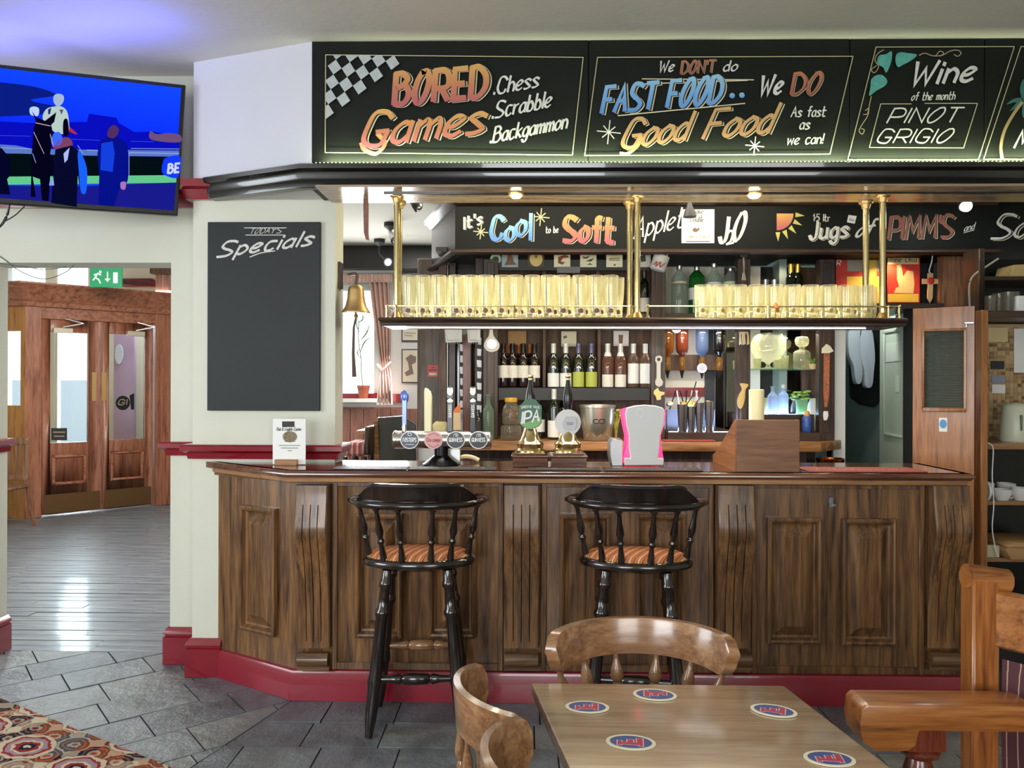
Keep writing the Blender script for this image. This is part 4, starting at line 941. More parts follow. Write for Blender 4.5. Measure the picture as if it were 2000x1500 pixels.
# ================================================================ GANTRY SHELF WITH GLASSES
YG0, YG1 = YF+.03, 4.10
pG = FR(YG0)
zs1, zs0 = pG.z(620, 1250), pG.z(637, 1250)
xg0, xg1 = pG.sx(745, 630), pG.sx(1766, 630)
g = T('glass_rack', 'long hanging wooden shelf with brass gallery rail and poles over the bar', 'glass rack', (.6, 3.95, zs0))
pr = [(0, zs0), (.006, zs0+.004), (.008, zs0+.014), (.004, zs0+.018), (.010, zs0+.022), (.016, zs0+.032), (.010, zs1-.002), (0, zs1)]
m = M().box(xg0, xg1, YG0, YG1, zs0+.001, zs1-.001); ob('shelf', m, W_DARKX, g)
m = M().sweep([(-.002, zs0), *pr[1:], (-.002, zs1)], [(xg0, YG1), (xg0, YG0), (xg1, YG0), (xg1, YG1)]); ob('shelf_edge', m, W_DARKX, g, sm=50)
def pole(px, Y):
    x = FR(Y).sx(px, 480); o = M(); o.cyl((x, Y, zs1), (x, Y, ZSOF-.012), .0155, 14); p = ob('pole', o, BRASS, g)
    c = M(); c.turn((x, Y, ZSOF-.013), (x, Y, ZSOF-.05), [(0, .036), (.25, .034), (.4, .024), (1, .019)], 14); c.turn((x, Y, zs1), (x, Y, zs1+.03), [(0, .03), (.3, .027), (1, .017)], 14); ob('collar', c, BRASSD, p)
for px, Y in ((775, 3.885), (780, 4.035), (1245, 3.885), (1230, 4.035), (1724, 3.885), (1691, 4.035)): pole(px, Y)
def gallery(path, posts):
    m = M(); m.tube([(x, y, zs1+.058) for x, y in path], .0038, 6); o = ob('gallery_rail', m, BRASS, g)
    for x, y in posts:
        c = M(); c.turn((x, y, zs1), (x, y, zs1+.066), [(0, .009), (.08, .009), (.12, .006), (.8, .006), (.84, .009), (.92, .009), (1, .003)], 8); ob('gallery_post', c, BRASS, o)
yy = YG0+.02; X = lambda px: FR(yy).sx(px, 610)
gallery([(X(752), YG1-.03), (X(752)+.01, yy), (X(1234), yy)], [(X(752)+.01, yy), (X(773), yy), (X(1003), yy), (X(1234), yy)])
gallery([(X(1265), yy), (X(1752), yy), (X(1752)+.04, YG1-.03)], [(X(1265), yy), (X(1500), yy), (X(1735), yy), (X(1756), yy)])
# the lit strips: one on top behind the glasses, one below
STRIP = mat('strip_warm', '#fff0b8', .5, em=22, emc='#ffe79a'); STRIPW = mat('strip_white', '#ffffff', .5, em=6, emc='#fff4e0')
m = M(); m.box(xg0+.03, xg1-.16, YG1-.012, YG1-.004, zs1+.001, zs1+.007); ob('led_strip', m, STRIP, g, sm=0, label='warm lit strip behind the glasses')
m = M(); m.box(xg0+.1, pG.sx(1708), YG0+.10, YG0+.105, zs0-.004, zs0-.001); ob('led_strip', m, STRIPW, g, sm=0, label='white lit strip under the shelf')
area('gantry_glow', ((xg0+xg1)/2, YG1-.008, zs1+.02), ((xg0+xg1)/2, YG1-.15, zs1+.35), 2.4, .02, 15, (1, .9, .56))
area('gantry_under_glow', ((xg0+xg1)/2, YG0+.06, zs0-.012), ((xg0+xg1)/2, YG0+.3, zs0-.5), 2.3, .012, 13, (1, .95, .85))
ORD = 'first second third fourth fifth sixth seventh eighth ninth tenth eleventh twelfth thirteenth fourteenth'.split()
GLS = thin_glass('washed_glass', '#fbfbf4', .10, '#f6f1d8', .04, 1.5, .5)
def pint(n, h, r0, r1, r2, label, cat, grp, badge):
    t = ob(n, M().olathe([(.0001, .012), (r0-.004, .012), (r0-.003, .0), (r0, .002), (r0+.001, h*.2), (r1, h*.62), (r2, h*.86), (r2-.001, h), (r2-.004, h-.001), (r2-.005, h*.86), (r1-.004, h*.6), (r0-.003, .03), (.0001, .026)], (0, 0, 0), 18), GLS, None, sm=60, label=label, cat=cat, group=grp)
    m = M(); q = [(.0125*math.cos(a*PI/7), 0, .038+.0125*math.sin(a*PI/7)) for a in range(14)]
    m.add([(x, -math.sqrt(max(0, (r0+.0035)**2-x*x)), z) for x, y, z in q], [tuple(range(14))]); o = ob('badge', m, badge, t, sm=0); return t
BADGE = mat('badge_purple', '#7c4a52', .5); BADGE2 = mat('badge_gold', '#a8834a', .5)
p0 = pint('pint_glass', .218, .0285, .037, .039, 'x', 'glass', 'pint glasses on the rack', BADGE)
xs = [802, 829, 860, 894, 922, 952, 984, 1010, 1043, 1074, 1102, 1136, 1166, 1196]
first = True
for row, Y in ((0, 3.905), (1, 3.985)):
    for i, px in enumerate(xs):
        x = FR(Y).sx(px-(14 if row == 0 else -1), 600)+(.028 if row == 0 else .02)
        o = p0 if first else dup(p0, (0, 0, 0)); first = False
        o.location = (x, Y, zs1); o.rotation_euler = (0, 0, random.uniform(-.15, .15))
        o['label'] = '%s tall pint glass from the left, %s row of the rack' % (ORD[i], 'back' if row else 'front')
r0_ = ob('tumbler', M().olathe([(.0001, .014), (.028, .014), (.030, 0), (.034, .003), (.0375, .05), (.040, .11), (.040, .17), (.037, .169), (.036, .11), (.033, .04), (.0001, .03)], (0, 0, 0), 16), GLS, None, sm=50, label='x', cat='glass', group='stubby glasses on the rack')
m = M(); m.add([(.009*math.cos(a*PI/5), -.0372, .04+.012*math.sin(a*PI/5)) for a in range(10)], [tuple(range(10))]); ob('badge', m, BADGE2, r0_, sm=0)
first = True
for row, Y in ((0, 3.905), (1, 3.985)):
    for i in range(10):
        x = FR(Y).sx(1372+i*35.2, 600)+(.02 if row else 0)
        o = r0_ if first else dup(r0_, (0, 0, 0)); first = False
        o.location = (x, Y, zs1); o.rotation_euler = (0, 0, random.uniform(-.2, .2))
        o['label'] = '%s stubby glass from the left, %s row of the rack' % (ORD[i], 'back' if row else 'front')
# small cocktail umbrella thing on the rail, red-capped bottle behind the rail
m = M(); c = FR(3.86).at(1515, 606); m.cyl((c.x, c.y, zs1+.001), (c.x, c.y, zs1+.05), .002, 6); m.turn((c.x, c.y, zs1+.05), (c.x, c.y, zs1+.08), [(0, .022), (1, .001)], 8); ob('paper_parasol', m, mat('orange_paper', '#d8742c', .6), label='tiny orange paper parasol in front of the stubby glasses', cat='decoration')
# ceiling spotlights in the soffit
for i, (px, py) in enumerate(((1008, 378), (1473, 378))):
    c = PZ(px, py, ZSOF-.012); t = T('downlight', ('left' if i == 0 else 'right')+' of the two lit warm downlights in the soffit over the bar', 'downlight', c, 'downlights in the soffit')
    m = M(); m.lathe([(.045, -.001), (.044, -.007), (.03, -.010), (.028, -.004), (.028, .0)], c, 20); ob('trim_ring', m, BRASSD, t)
    m = M(); m.lathe([(.0001, -.026), (.02, -.022), (.03, -.012), (.03, -.002)], c, 16); ob('lamp', m, mat('lamp_warm', '#ffe0b0', .5, em=40, emc='#ffd29a'), t)
    spot('downlight_beam', (c.x, c.y, c.z-.035), (c.x, c.y+.05, 0), 26, (1, .78, .5), 120, .03)
# ================================================================ ON THE BAR
WTXT = mat('white_print', '#e8e8e4', .6)
def plate(parent, name, pl, c, rx, ry, mt, d0, d1, n=28):
    m = M(); s_, z_ = pl.hit(*c); s1, z1 = pl.hit(c[0]+rx, c[1]); R_ = s1-s_; Rz = R_*ry/rx
    f = [pl.W(s_+R_*math.cos(2*PI*i/n), z_+Rz*math.sin(2*PI*i/n), d1) for i in range(n)]; b = [pl.W(s_+R_*math.cos(2*PI*i/n), z_+Rz*math.sin(2*PI*i/n), d0) for i in range(n)]
    m.add(f+b, [tuple(range(n)), tuple(range(2*n-1, n-1, -1))]+[(i, i+n, (i+1) % n+n, (i+1) % n) for i in range(n)]); return ob(name, m, mt, parent, sm=40)
# beer font: chrome T-bar with four lenses
YTB = 3.93; pt = FR(YTB)
tp = T('beer_font', 'chrome T-bar beer font with four round lenses and tall handles', 'beer tap', (pt.sx(862, 880), YTB, ZTOP))
xa, xb = pt.sx(768, 859), pt.sx(960, 859); zc = pt.z(859, 864); r_ = .047
m = M(); m.turn((xa, YTB, zc), (xb, YTB, zc), [(0, r_*.75), (.012, r_*.95), (.02, r_), (.03, r_*.97), (.97, r_*.97), (.98, r_), (.988, r_*.95), (1, r_*.75)], 28); ob('crossbar', m, CHROME, tp, sm=50)
xc = pt.sx(862, 890); m = M(); m.lathe([(.095, 0), (.095, .006), (.08, .016), (.06, .03), (.05, .04)], (xc, YTB, ZTOP), 24); m.lathe([(.05, .038), (.036, .05), (.036, zc-ZTOP)], (xc, YTB, ZTOP), 20); ob('pedestal', m, mat('black_chrome', '#232325', .25, .8), tp, sm=40)
pl_ = FR(YTB-r_-.004)
for i, (px, rim, fl_, txt, tc_) in enumerate(((800, WTXT, mat('lens_navy', '#1b2140', .3), "FOSTER'S", WTXT), (846.5, mat('lens_rim_red', '#d9a9a4', .4), mat('lens_pink', '#c98a86', .3), 'Cruzcampo', mat('lens_red', '#a83038', .4)), (890, WTXT, mat('lens_black', '#141a1a', .3), 'GUINNESS', WTXT), (934.5, WTXT, MT['lens_black'], 'GUINNESS', WTXT))):
    o = plate(tp, 'lens', pl_, (px, 859.5), 18.2, 17.2, rim, -.012, .0); plate(o, 'lens_face', FR(YTB-r_-.0042), (px, 859.5), 16.4, 15.4, fl_, 0, .0015)
    f2 = FR(YTB-r_-.006); text(o, 'lettering', txt, (px-13, 862.5), (px+13, 862.5), 7, f2, tc_, w=.2, slant=.03, lo=.8)
    if txt == 'GUINNESS': lines(o, 'emblem', [curve2([(px-4, 853), (px-3, 848), (px, 847), (px+4, 848), (px+4, 853)]), [(px, 848), (px, 853)], [(px+2, 848), (px+2, 853)]], .9, f2, WTXT)
    elif i == 0: lines(o, 'emblem', [[(px-3, 846), (px+3, 846)], [(px+3, 846), (px+3, 851)], [(px+3, 851), (px-3, 851)], [(px-3, 851), (px-3, 846)], [(px-9, 868), (px+9, 868)]], 1, f2, WTXT)
    else: lines(o, 'emblem', [[(px-10, 868), (px, 874)], [(px, 874), (px+10, 868)], [(px-10, 851), (px, 846)], [(px, 846), (px+10, 851)]], 1, f2, tc_)
def handle(px0, px1, y0, y1, mt, lab, prof=None, kids=None):
    x = pt.sx((px0+px1)/2, (y0+y1)/2); w_ = (pt.sx(px1, y1)-pt.sx(px0, y1))/2; m = M(); za, zb_ = pt.z(y1, px0), pt.z(y0, px0); H = zb_-za
    return x, w_, za, zb_, H
x, w_, za, zb_, H = handle(783, 797, 762, 842, None, '')
m = M(); m.turn((x, YTB, za-.02), (x, YTB, za+.04), [(0, .012), (.6, .013), (1, .009)], 12); m2 = M(); m2.box(x-.012, x+.012, YTB-.008, YTB+.008, za+.03, zb_-.045); m2.ball((x, YTB, zb_-.035), .024, 12, 1.5, .95, .4)
h = ob('handle', m2, mat('foil_blue', '#5a6fb8', .2, .3), tp, bev=.002, label='blue oval-topped tap handle'); ob('ferrule', m, CHROME, h)
x, w_, za, zb_, H = handle(829, 844, 757, 840, None, '')
m = M(); m.prism([(x-.02, za-.01), (x+.02, za-.01), (x+.019, zb_-.045), (x+.012, zb_-.02), (x-.004, zb_-.004), (x-.018, zb_), (x-.021, zb_-.02)], YTB-.012, YTB+.012); ob('handle', m, mat('cream_plastic', '#e6dcae', .35), tp, bev=.005, label='plain cream tap handle')
for px in (879, 923.5):
    x, w_, za, zb_, H = handle(px-7, px+7, 755, 842, None, ''); m = M(); m.box(x-.0155, x+.0155, YTB-.012, YTB+.012, za-.012, zb_-.06); h = ob('handle', m, mat('gloss_black', '#08080a', .28, coat=.15), tp, bev=.003, label='black tap handle with a gold emblem')
    m = M(); m.prism([(x-.017, zb_-.062), (x+.017, zb_-.062), (x+.018, zb_-.012), (x+.011, zb_), (x-.011, zb_), (x-.018, zb_-.012)], YTB-.013, YTB+.013); ob('handle_head', m, MT['gloss_black'], h, bev=.002)
    f2 = FR(YTB-.0135); lines(h, 'emblem', [curve2([(px-4, 758), (px-4, 767), (px, 771), (px+4, 767), (px+4, 758)]), [(px-1.3, 759), (px-1.3, 768)], [(px+1.5, 759), (px+1.5, 768)]], 2, f2, BRASS); 
    shape(h, 'band', [(px-5.5, 782), (px, 778), (px+5.5, 782), (px+4.5, 785), (px-4.5, 785)], f2, BRASS, .0005)
    mm = M(); lettering(mm, 'GUINNESS', (0, 0), (24, 0), 5.2, lambda u, v: FR(YTB-.0125).at(px+2.6+v, 815-u, .0012), w=.2, slant=0, lo=.8); ob('lettering', mm, WTXT, h, sm=0)
# hand pumps
YH = 3.92; ph = FR(YH)
def rampump(px, clip_):
    x = ph.sx(px, 870); t = T('hand_pump', 'beer hand pump with '+clip_, 'beer pump', (x, YH, ZTOP), 'beer hand pumps')
    zb0 = ZTOP; zb1 = ph.z(882, px); hw = .087
    m = M(); m.box(x-hw, x+hw, YH-.10, YH+.10, zb0, zb1-.022); m.box(x-hw-.008, x+hw+.008, YH-.108, YH+.108, zb1-.022, zb1-.012); m.box(x-hw+.012, x+hw-.012, YH-.085, YH+.085, zb1-.012, zb1); ob('wood_block', m, W_TOP, t, bev=.003)
    m = M(); H = ph.z(835, px)-zb1
    m.lathe([(.083, 0), (.083, .008), (.07, .014), (.064, .02), (.066, .035), (.07, .042), (.062, .05), (.05, .06), (.036, H*.8), (.03, H*.95), (.026, H)], (x, YH, zb1), 24); ob('base', m, BRASS, t, sm=45)
    z0 = zb1+H; z1_ = ph.z(742, px); L_ = z1_-z0
    m = M(); m.turn((x, YH, z0), (x, YH, z1_), [(0, .015), (.3, .015), (.45, .021), (.6, .025), (.72, .022), (.88, .014), (1, .010)], 16); ob('lever', m, mat('gloss_black', '#08080a', .28, coat=.15), t, sm=60)
    m = M(); m.turn((x, YH, z1_), (x, YH, z1_+.03), [(0, .011), (.2, .012), (.3, .009), (.45, .014), (.75, .014), (1, .003)], 12); ob('finial', m, BRASS, t, sm=60); return t
t1 = rampump(1036, 'a green shield-shaped clip'); t2 = rampump(1109, 'a white disc turned away')
fq = FR(YH-.045)
m = M(); fq.poly(m, [(1014, 792), (1020, 788), (1025, 781), (1036, 777.5), (1047, 781), (1052, 788), (1058, 792), (1058, 826), (1052, 833), (1036, 839), (1020, 833), (1014, 826)], -.004, 0); cl = ob('pump_clip', m, mat('clip_green', '#2f6144', .4), t1, label='green pump clip')
shape(cl, 'band', [(1016, 824), (1022, 827), (1036, 822), (1057, 814), (1056.5, 825), (1051, 832), (1036, 837.5), (1021, 832), (1016, 827)], fq, mat('clip_light_green', '#6fa55c', .4), .0006)
f3 = FR(YH-.0462); text(cl, 'lettering', 'GREENE KING', (1018, 798), (1054, 798), 4.6, f3, WTXT, w=.17, slant=0, lo=.8, arc=1.5); text(cl, 'lettering', 'IPA', (1019, 827), (1052, 822), 22, f3, WTXT, w=.18, slant=.12, lo=.8)
plate(t2, 'disc', FR(YH-.03), (1109, 825), 25.5, 25.5, mat('pale_grey_card', '#d6d3d0', .6), 0, .004, 32)
m = M(); fq.poly(m, [(1105, 814), (1115, 812), (1124, 816), (1127, 826), (1123, 839), (1103, 839), (1099, 827)], -.004, .002); cl = ob('clip_back', m, mat('grey_plastic', '#b9b8bb', .4), t2)
text(cl, 'lettering', 'PUMP', (1106, 828), (1119, 828), 3, FR(YH-.049), DKGREY, w=.2) if 0 else lines(cl, 'lettering', [[(1106, 826), (1120, 826)], [(1107, 829), (1119, 829)]], 1, FR(YH-.049), mat('small_print', '#55504a', .7))
m = M(); [m.ball(FR(YH-.047).at(x_, 828), .004, 6) for x_ in (1105, 1124)]; ob('screw', m, DKGREY, cl) if 0 else None
# lit lager font
YL = 3.93; pl2 = FR(YL); x = pl2.sx(1256, 850)
lf = T('lager_font', 'white waisted lager font glowing pink-red along its edges', 'beer tap', (x, YL, ZTOP))
out = [(1218, 905), (1216, 893), (1221, 870), (1221, 850), (1216, 828), (1213, 806), (1215, 799), (1235, 794), (1257, 793), (1279, 794), (1297, 799), (1299, 806), (1297, 826), (1289, 850), (1290, 870), (1294, 892), (1292, 905)]
m = M(); pl2.poly(m, out, -.05, .03); ob('glow_body', m, mat('pink_glow', '#ff3a6a', .4, em=2.6, emc='#ff2458'), lf, bev=.01, seg=2)
shp = [(1217, 907), (1217, 893), (1229, 893), (1226, 872), (1226, 850), (1221, 828), (1219, 806), (1222, 796), (1238, 791.5), (1257, 790), (1277, 791.5), (1292, 796), (1295, 806), (1293, 828), (1286, 850), (1285, 872), (1282, 893), (1293, 893), (1293, 907)]
m = M(); pl2.poly(m, shp, .026, .052); ob('front_shell', m, mat('satin_white', '#c9c8c6', .4), lf, bev=.004)
lines(lf, 'emblem', [[(1250+7*math.cos(a), 806+7*math.sin(a)) for a in [i*.4 for i in range(17)]]], 1.2, FR(YL-.054), WTXT)
bxp = T('font_cooler', 'small silver box on the bar left of the glowing lager font', 'box', pl2.at(1203, 905)); m = M(); xz = pl2.sx(1192), pl2.sx(1216); m.prism([(xz[0]+.008, ZTOP), (xz[1], ZTOP), (xz[1], ZTOP+.132), (xz[0]+.012, ZTOP+.138), (xz[0], ZTOP+.12), (xz[0]-.002, ZTOP+.05)], YL-.02, YL+.12); ob('casing', m, mat('silver_plastic', '#a6a6a8', .35, .5), bxp, bev=.003)
# wooden screen box
YW = 3.67; pw = FR(YW); x0, x1 = pw.sx(1438, 870), pw.sx(1562, 870); zt_ = pw.z(820, 1500)
wb = T('wooden_box', 'plain brown wooden box with sloping side, at the front of the bar', 'box', ((x0+x1)/2, YW+.2, ZTOP))
m = M(); m.box(x0, x1, YW, YW+.014, ZTOP, zt_); ob('front_panel', m, W_BOX, wb, bev=.002)
sd = [(YW+.014, ZTOP), (YW+.46, ZTOP), (YW+.46, ZTOP+.04), (YW+.34, ZTOP+.085), (YW+.03, zt_), (YW+.014, zt_)]
for a in (x0, x1-.014): m = M(); m.prism(sd, a, a+.014, 'x'); ob('side_panel', m, wood('box_side_wood', '#6b452d', '#93653f', '#a8774e', 'y', .45, .1), wb, bev=.001)
m = M(); m.box(x0+.014, x1-.014, YW+.43, YW+.444, ZTOP, ZTOP+.04); ob('back_panel', m, W_BOX, wb)
# bar runners lying on the top
def runner(px0, px1, label, mt, txt, tm, depth=.13):
    f = FR(YT+.13); a, b = PZ(px0, 917, ZTOP+.003).x, PZ(px1, 919, ZTOP+.003).x; t = T('bar_runner', label, 'bar mat', ((a+b)/2, YT+.12, ZTOP), 'rubber runners on the bar')
    m = M(); m.box(a, b, YT+.055, YT+.055+depth, ZTOP, ZTOP+.004); o = ob('mat', m, mt, t, bev=.0015)
    n = M(); W_ = b-a; rr = random.Random(int(px0)); u = .12
    while u < .86:      # worn print, no longer legible
        w_ = rr.uniform(.02, .05); q = [(W_*u, 0), (W_*(u+w_*.4), rr.uniform(.01, .03)), (W_*(u+w_), rr.uniform(-.01, .02))]
        ribbon(n, curve2(q), .006, lambda u_, v_: Vector((a+u_, YT+.055+depth*.4+v_, ZTOP+.0046)), lo=.8); u += w_+.012
    ob('worn_print', n, tm, t, sm=0, kind='stuff')
runner(645, 790, 'dark rubber runner at the left end of the bar', mat('rubber', '#2b2624', .6), 'BEER', mat('rubber_print', '#8f8a86', .6))
runner(795, 968, 'dark rubber runner in front of the chrome beer font', MT['rubber'], 'STOUT', MT['rubber_print'])
runner(1032, 1176, 'dark rubber runner in front of the hand pumps', MT['rubber'], 'ALE', MT['rubber_print'])
runner(1180, 1372, 'dark rubber runner in front of the glowing lager font', MT['rubber'], 'LAGER', MT['rubber_print'])
runner(1568, 1800, 'red bar runner at the right end of the bar', mat('red_rubber', '#964a42', .6), 'LAGER', mat('red_print', '#c9a898', .6), .2)
m = M(); c = PZ(912, 905, ZTOP); m.tube(cr([(c.x-.06, 4.05, ZTOP+.012), (c.x-.02, 4.05, ZTOP+.03), (c.x+.02, 4.05, ZTOP+.028), (c.x+.06, 4.05, ZTOP+.012)]), .018, 8, .012); ob('bar_cloth', m, mat('cloth_cream', '#d8bf92', .9), label='crumpled cream bar cloth behind the chrome font', cat='cloth')
m = M(); x = FR(4.0).sx(886); m.box(x-.035, x+.035, 3.98, 4.03, ZTOP, ZTOP+.075); ob('card_holder', m, mat('slatted_chrome', '#bdbdb8', .3, .6), label='small chrome holder with a striped card beside the beer font foot', cat='holder')
# bottles and jars standing behind the font
def bottle(h, r, mt, lm=None, l0=.1, l1=.45, cap=None, capl=.22, neck=.30, sh=.62, name='bottle', label='', cat='bottle', group=None, cr_=None, nl=None):
    """glass, label, capsule"""
    t = T(name, label, cat, (0, 0, 0), group); nr = cr_ or .0145
    m = M(); m.lathe([(.0001, .004), (r*.8, .001), (r*.97, .004), (r, .012), (r, h*sh), (r*.93, h*(sh+.05)), (r*.62, h*(sh+.11)), (nr*1.15, h*(sh+.17)), (nr, h*(sh+.22)), (nr, h*.955), (nr*1.15, h*.96), (nr*1.15, h*.99), (nr*.9, h)], (0, 0, 0), 18); ob('glass', m, mt, t, sm=60)
    if lm: m = M(); m.olathe([(r+.0006, h*l0), (r+.0006, h*l1)], (0, 0, 0), 24); ob('paper_label', m, lm, t, sm=60)
    if nl: m = M(); m.olathe([(r*.62+.003, h*(sh+.09)), (nr*1.2+.002, h*(sh+.18))], (0, 0, 0), 18); ob('neck_label', m, nl, t, sm=60)
    if cap: m = M(); m.lathe([(nr*1.2, h*(1-capl)), (nr*1.22, h*.96), (nr*1.25, h*.965), (nr*1.2, h*1.002), (.0001, h*1.003)], (0, 0, 0), 14); ob('capsule', m, cap, t, sm=60)
    return t
def glassm(n, c, rough=.06, tr=.0): return mat(n, c, rough, 0, .6, coat=.5)
REDW = glassm('red_wine_glass', '#15080a'); GRNW = glassm('green_wine_glass', '#141b10'); OLIVE = glassm('dark_olive_glass', '#10180e')
def tinted(n, c, haze=.12): return thin_glass(n, c, haze, c, .03, 1.5, .25)
# ================================================================ BACK BAR
YK, YBW, YS, YCF = 5.15, 5.47, 4.95, 4.93
pK, pS2, pCF = FR(YK), FR(YS), FR(YCF)
ZC = pCF.z(863, 1200)
bb = T('back_bar', 'dark wooden back bar with shelves, stiles, mirrors and pale counter edge', 'back bar', (pK.sx(1280), YK, 0))
xe, xr2 = pK.sx(945), pK.sx(1628)
m = M(); cx0 = pCF.sx(884); cx1 = pCF.sx(1604); m.prism([(cx0, YCF), (cx1, YCF), (pK.sx(1646), YK+.02), (pK.sx(1646), YBW), (cx0, YBW)], ZC-.06, ZC, 'z'); ob('counter', m, W_COUNT, bb, bev=.004)
m = M(); m.box(cx0+.05, cx1-.06, YCF+.09, YBW, 0, ZC-.06); ob('cupboard', m, W_DARK, bb)
m = M(); m.box(xe, xr2, YBW, YBW+.03, 0, FR(4.95).z(488, 1300)-.035); ob('back_panel', m, W_BACK, bb)
for a, b in ((944, 973), (1270, 1298), (1437, 1463), (1596, 1627)):
    m = M(); pK.box(m, pK.sx(a), pK.sx(b), ZC, 2.383, -.03, .03); s = (pK.sx(b)-pK.sx(a)); pK.box(m, pK.sx(a)+s*.25, pK.sx(b)-s*.25, ZC+.05, 2.36, .03, .036); ob('stile', m, W_DARK, bb, bev=.004)
m = M(); m.box(pK.sx(973), pK.sx(1270), YK-.0, YBW, FR(YK).z(782)-.0, FR(YK).z(757)); ob('wine_shelf', m, mat('dark_shelf_paint', '#171918', .5), bb, bev=.003)
ZW = FR(YK).z(757)
for px in (1063, 1170): m = M(); pm2_ = FR(5.3); m.box(pm2_.sx(px)-.011, pm2_.sx(px)+.011, 5.3, YBW, ZW, 2.0); ob('divider', m, W_BACK, bb, bev=.002)
ZU = FR(5.2).z(613)
m = M(); m.box(xe, pK.sx(1465), YK, YBW, ZU-.03, ZU); ob('upper_shelf', m, W_DARKX, bb)
m = M(); m.box(xe, pK.sx(1298), YK+.0, YK+.02, FR(YK).z(528), 2.383); ob('fascia_strip', m, mat('dark_shelf_paint', '#171918', .5), bb)
for px in (1063, 1170): m = M(); m.box(pK.sx(px)-.011, pK.sx(px)+.011, 5.25, YBW, ZU, 2.383); ob('divider', m, W_BACK, bb)
MIR = mat('mirror', '#b9b7b0', .04, 1)
m = M(); m.box(pK.sx(1298), pK.sx(1437), YBW-.012, YBW-.001, 1.2, 2.383); ob('painted_view_board', m, mat('painted_view_cream', '#d6d0c0', .6), bb, sm=0)  # cream board painted in place of the mirror's reflected room view
fh = FR(YBW-.013); m = M(); fh.pbox(m, 1297, 1378, 757, 775, 0, .006); ob('painted_view_rail', m, REDP, bb); m = M(); fh.pbox(m, 1376, 1396, 640, 842, 0, .008); fh.pbox(m, 1413, 1416, 640, 842, 0, .006); ob('painted_view_post', m, DKGREY, bb); m = M(); fh.pbox(m, 1397, 1436, 640, 842, 0, .004); ob('mirror', m, MIR, bb, sm=0)  # red strip and dark post painted as parts of that reflected view
for a, b, mt in ((1463, 1512, mat('painted_view_cream', '#d6d0c0', .6)), (1512, 1556, mat('painted_view_dark', '#3a3a36', .1, .6)), (1556, 1596, MIR)): m = M(); m.box(pK.sx(a), pK.sx(b), YBW-.012, YBW-.001, 1.2, 2.383); ob('back_pane', m, mt, bb, sm=0)  # cream and dark panes coloured as the reflection; the last really mirrors
area('bay_fill_light', (pK.sx(1530), 5.25, FR(5.25).z(652)), (pK.sx(1530), 5.28, 0), .4, .02, 2.2, (1, .95, .75)); area('bay_fill_light', (pK.sx(1367), 5.2, FR(5.2).z(645)), (pK.sx(1367), 5.35, 1.2), .4, .02, 2.5, (1, .95, .85))  # fill lamps added inside the bays to brighten their contents
# raised plinth of the optic bay and the drawer of the right bay
ZP = FR(5.0).z(843)
m = M(); m.box(pK.sx(1298), pK.sx(1437), 5.02, YBW, ZC, ZP); ob('plinth', m, W_DARKX, bb, bev=.003)
ZD = FR(5.16).z(808); ZD2 = FR(5.1).z(842)
m = M(); m.box(pK.sx(1463), pK.sx(1596), 5.2, YBW, ZC, ZD); m.box(pK.sx(1463), pK.sx(1596), 5.08, YBW, ZC, ZD2); ob('drawer_block', m, W_DARKX, bb, bev=.003)
m = M(); zg = FR(5.16).z(719); m.box(pK.sx(1463), pK.sx(1596), 5.18, YBW-.013, zg-.006, zg); ob('glass_shelf', m, thin_glass('green_edge_glass', '#e6f5ee', .12, '#9fd0b8'), bb, sm=0)
m = M(); zo = FR(5.4); m.box(pK.sx(1298), pK.sx(1432), 5.40, 5.43, zo.z(722), zo.z(692)); ob('optic_rail', m, W_BACK, bb, bev=.002)
m = M(); m.box(pK.sx(1463), pK.sx(1600), YK-.02, YBW, pK.z(497), pK.z(488)); ob('niche_ceiling', m, W_BACK, bb)
# sign canopy
ZS0, ZS1 = pS2.z(488, 1300), pS2.z(398, 1300)
C0 = (pS2.sx(889, 440), YS); L1p = FR(5.72).at(843, 470); L1 = (L1p.x, 5.72)
sg = T('bar_sign', "black canopy sign over the back bar reading It's Cool to be Soft", 'sign', (C0[0]+.9, YS, ZS0))
m = M(); m.prism([L1, C0, (3.0, YS), (3.0, 5.55), (L1[0]+.6, 5.72)], ZS0, ZS1, 'z'); ob('canopy', m, BLKB, sg)
crn = [(0, ZS1-.012), (.012, ZS1-.01), (.03, ZS1+.01), (.055, ZS1+.022), (.06, ZS1+.045), (.0, ZS1+.046)]
m = M().sweep(crn, [L1, C0, (3.0, YS)]); ob('cornice', m, W_DARKX, sg, sm=50)
crn = [(0, ZS0-.03), (.02, ZS0-.03), (.035, ZS0-.02), (.035, ZS0-.008), (.012, ZS0+.004), (.0, ZS0+.008)]
m = M().sweep(crn, [L1, C0, (3.0, YS)]); ob('foot_moulding', m, W_DARKX, sg, sm=50)
def fs(t_, A, B, h, mt, **k): return fancy(sg, 'lettering', t_, A, B, h, pS2, mt, **k)
fs("It's", (907, 447), (941, 436), 22, CHALK, w=.24, slant=.0, o=(.08, .05))
fs('C', (958, 468), (979, 465), 43, G_SKY, w=.22, slant=.12); fs('o', (988, 470), (1003, 469), 42, G_SKY, w=.22, slant=.0); fs('o', (1009, 460), (1026, 458), 46, G_SKY, w=.2, slant=.0); fs('l', (1036, 468), (1036.5, 468), 50, G_SKY, w=.17, slant=.02)
text(sg, 'lettering', 'to be', (1066, 455), (1090, 454), 12, pS2, CHALK, w=.17, slant=.05, lo=.75)
fs('Soft', (1101, 470), (1196, 473), 46, G_FIRE, w=.24, slant=.06)
text(sg, 'lettering', 'Appleti', (1238, 466), (1338, 442), 40, pS2, CHALK, w=.11, slant=.22)
text(sg, 'lettering', 'J2O', (1407, 472), (1452, 467), 48, pS2, CHALK, w=.2, slant=.2) if 0 else None
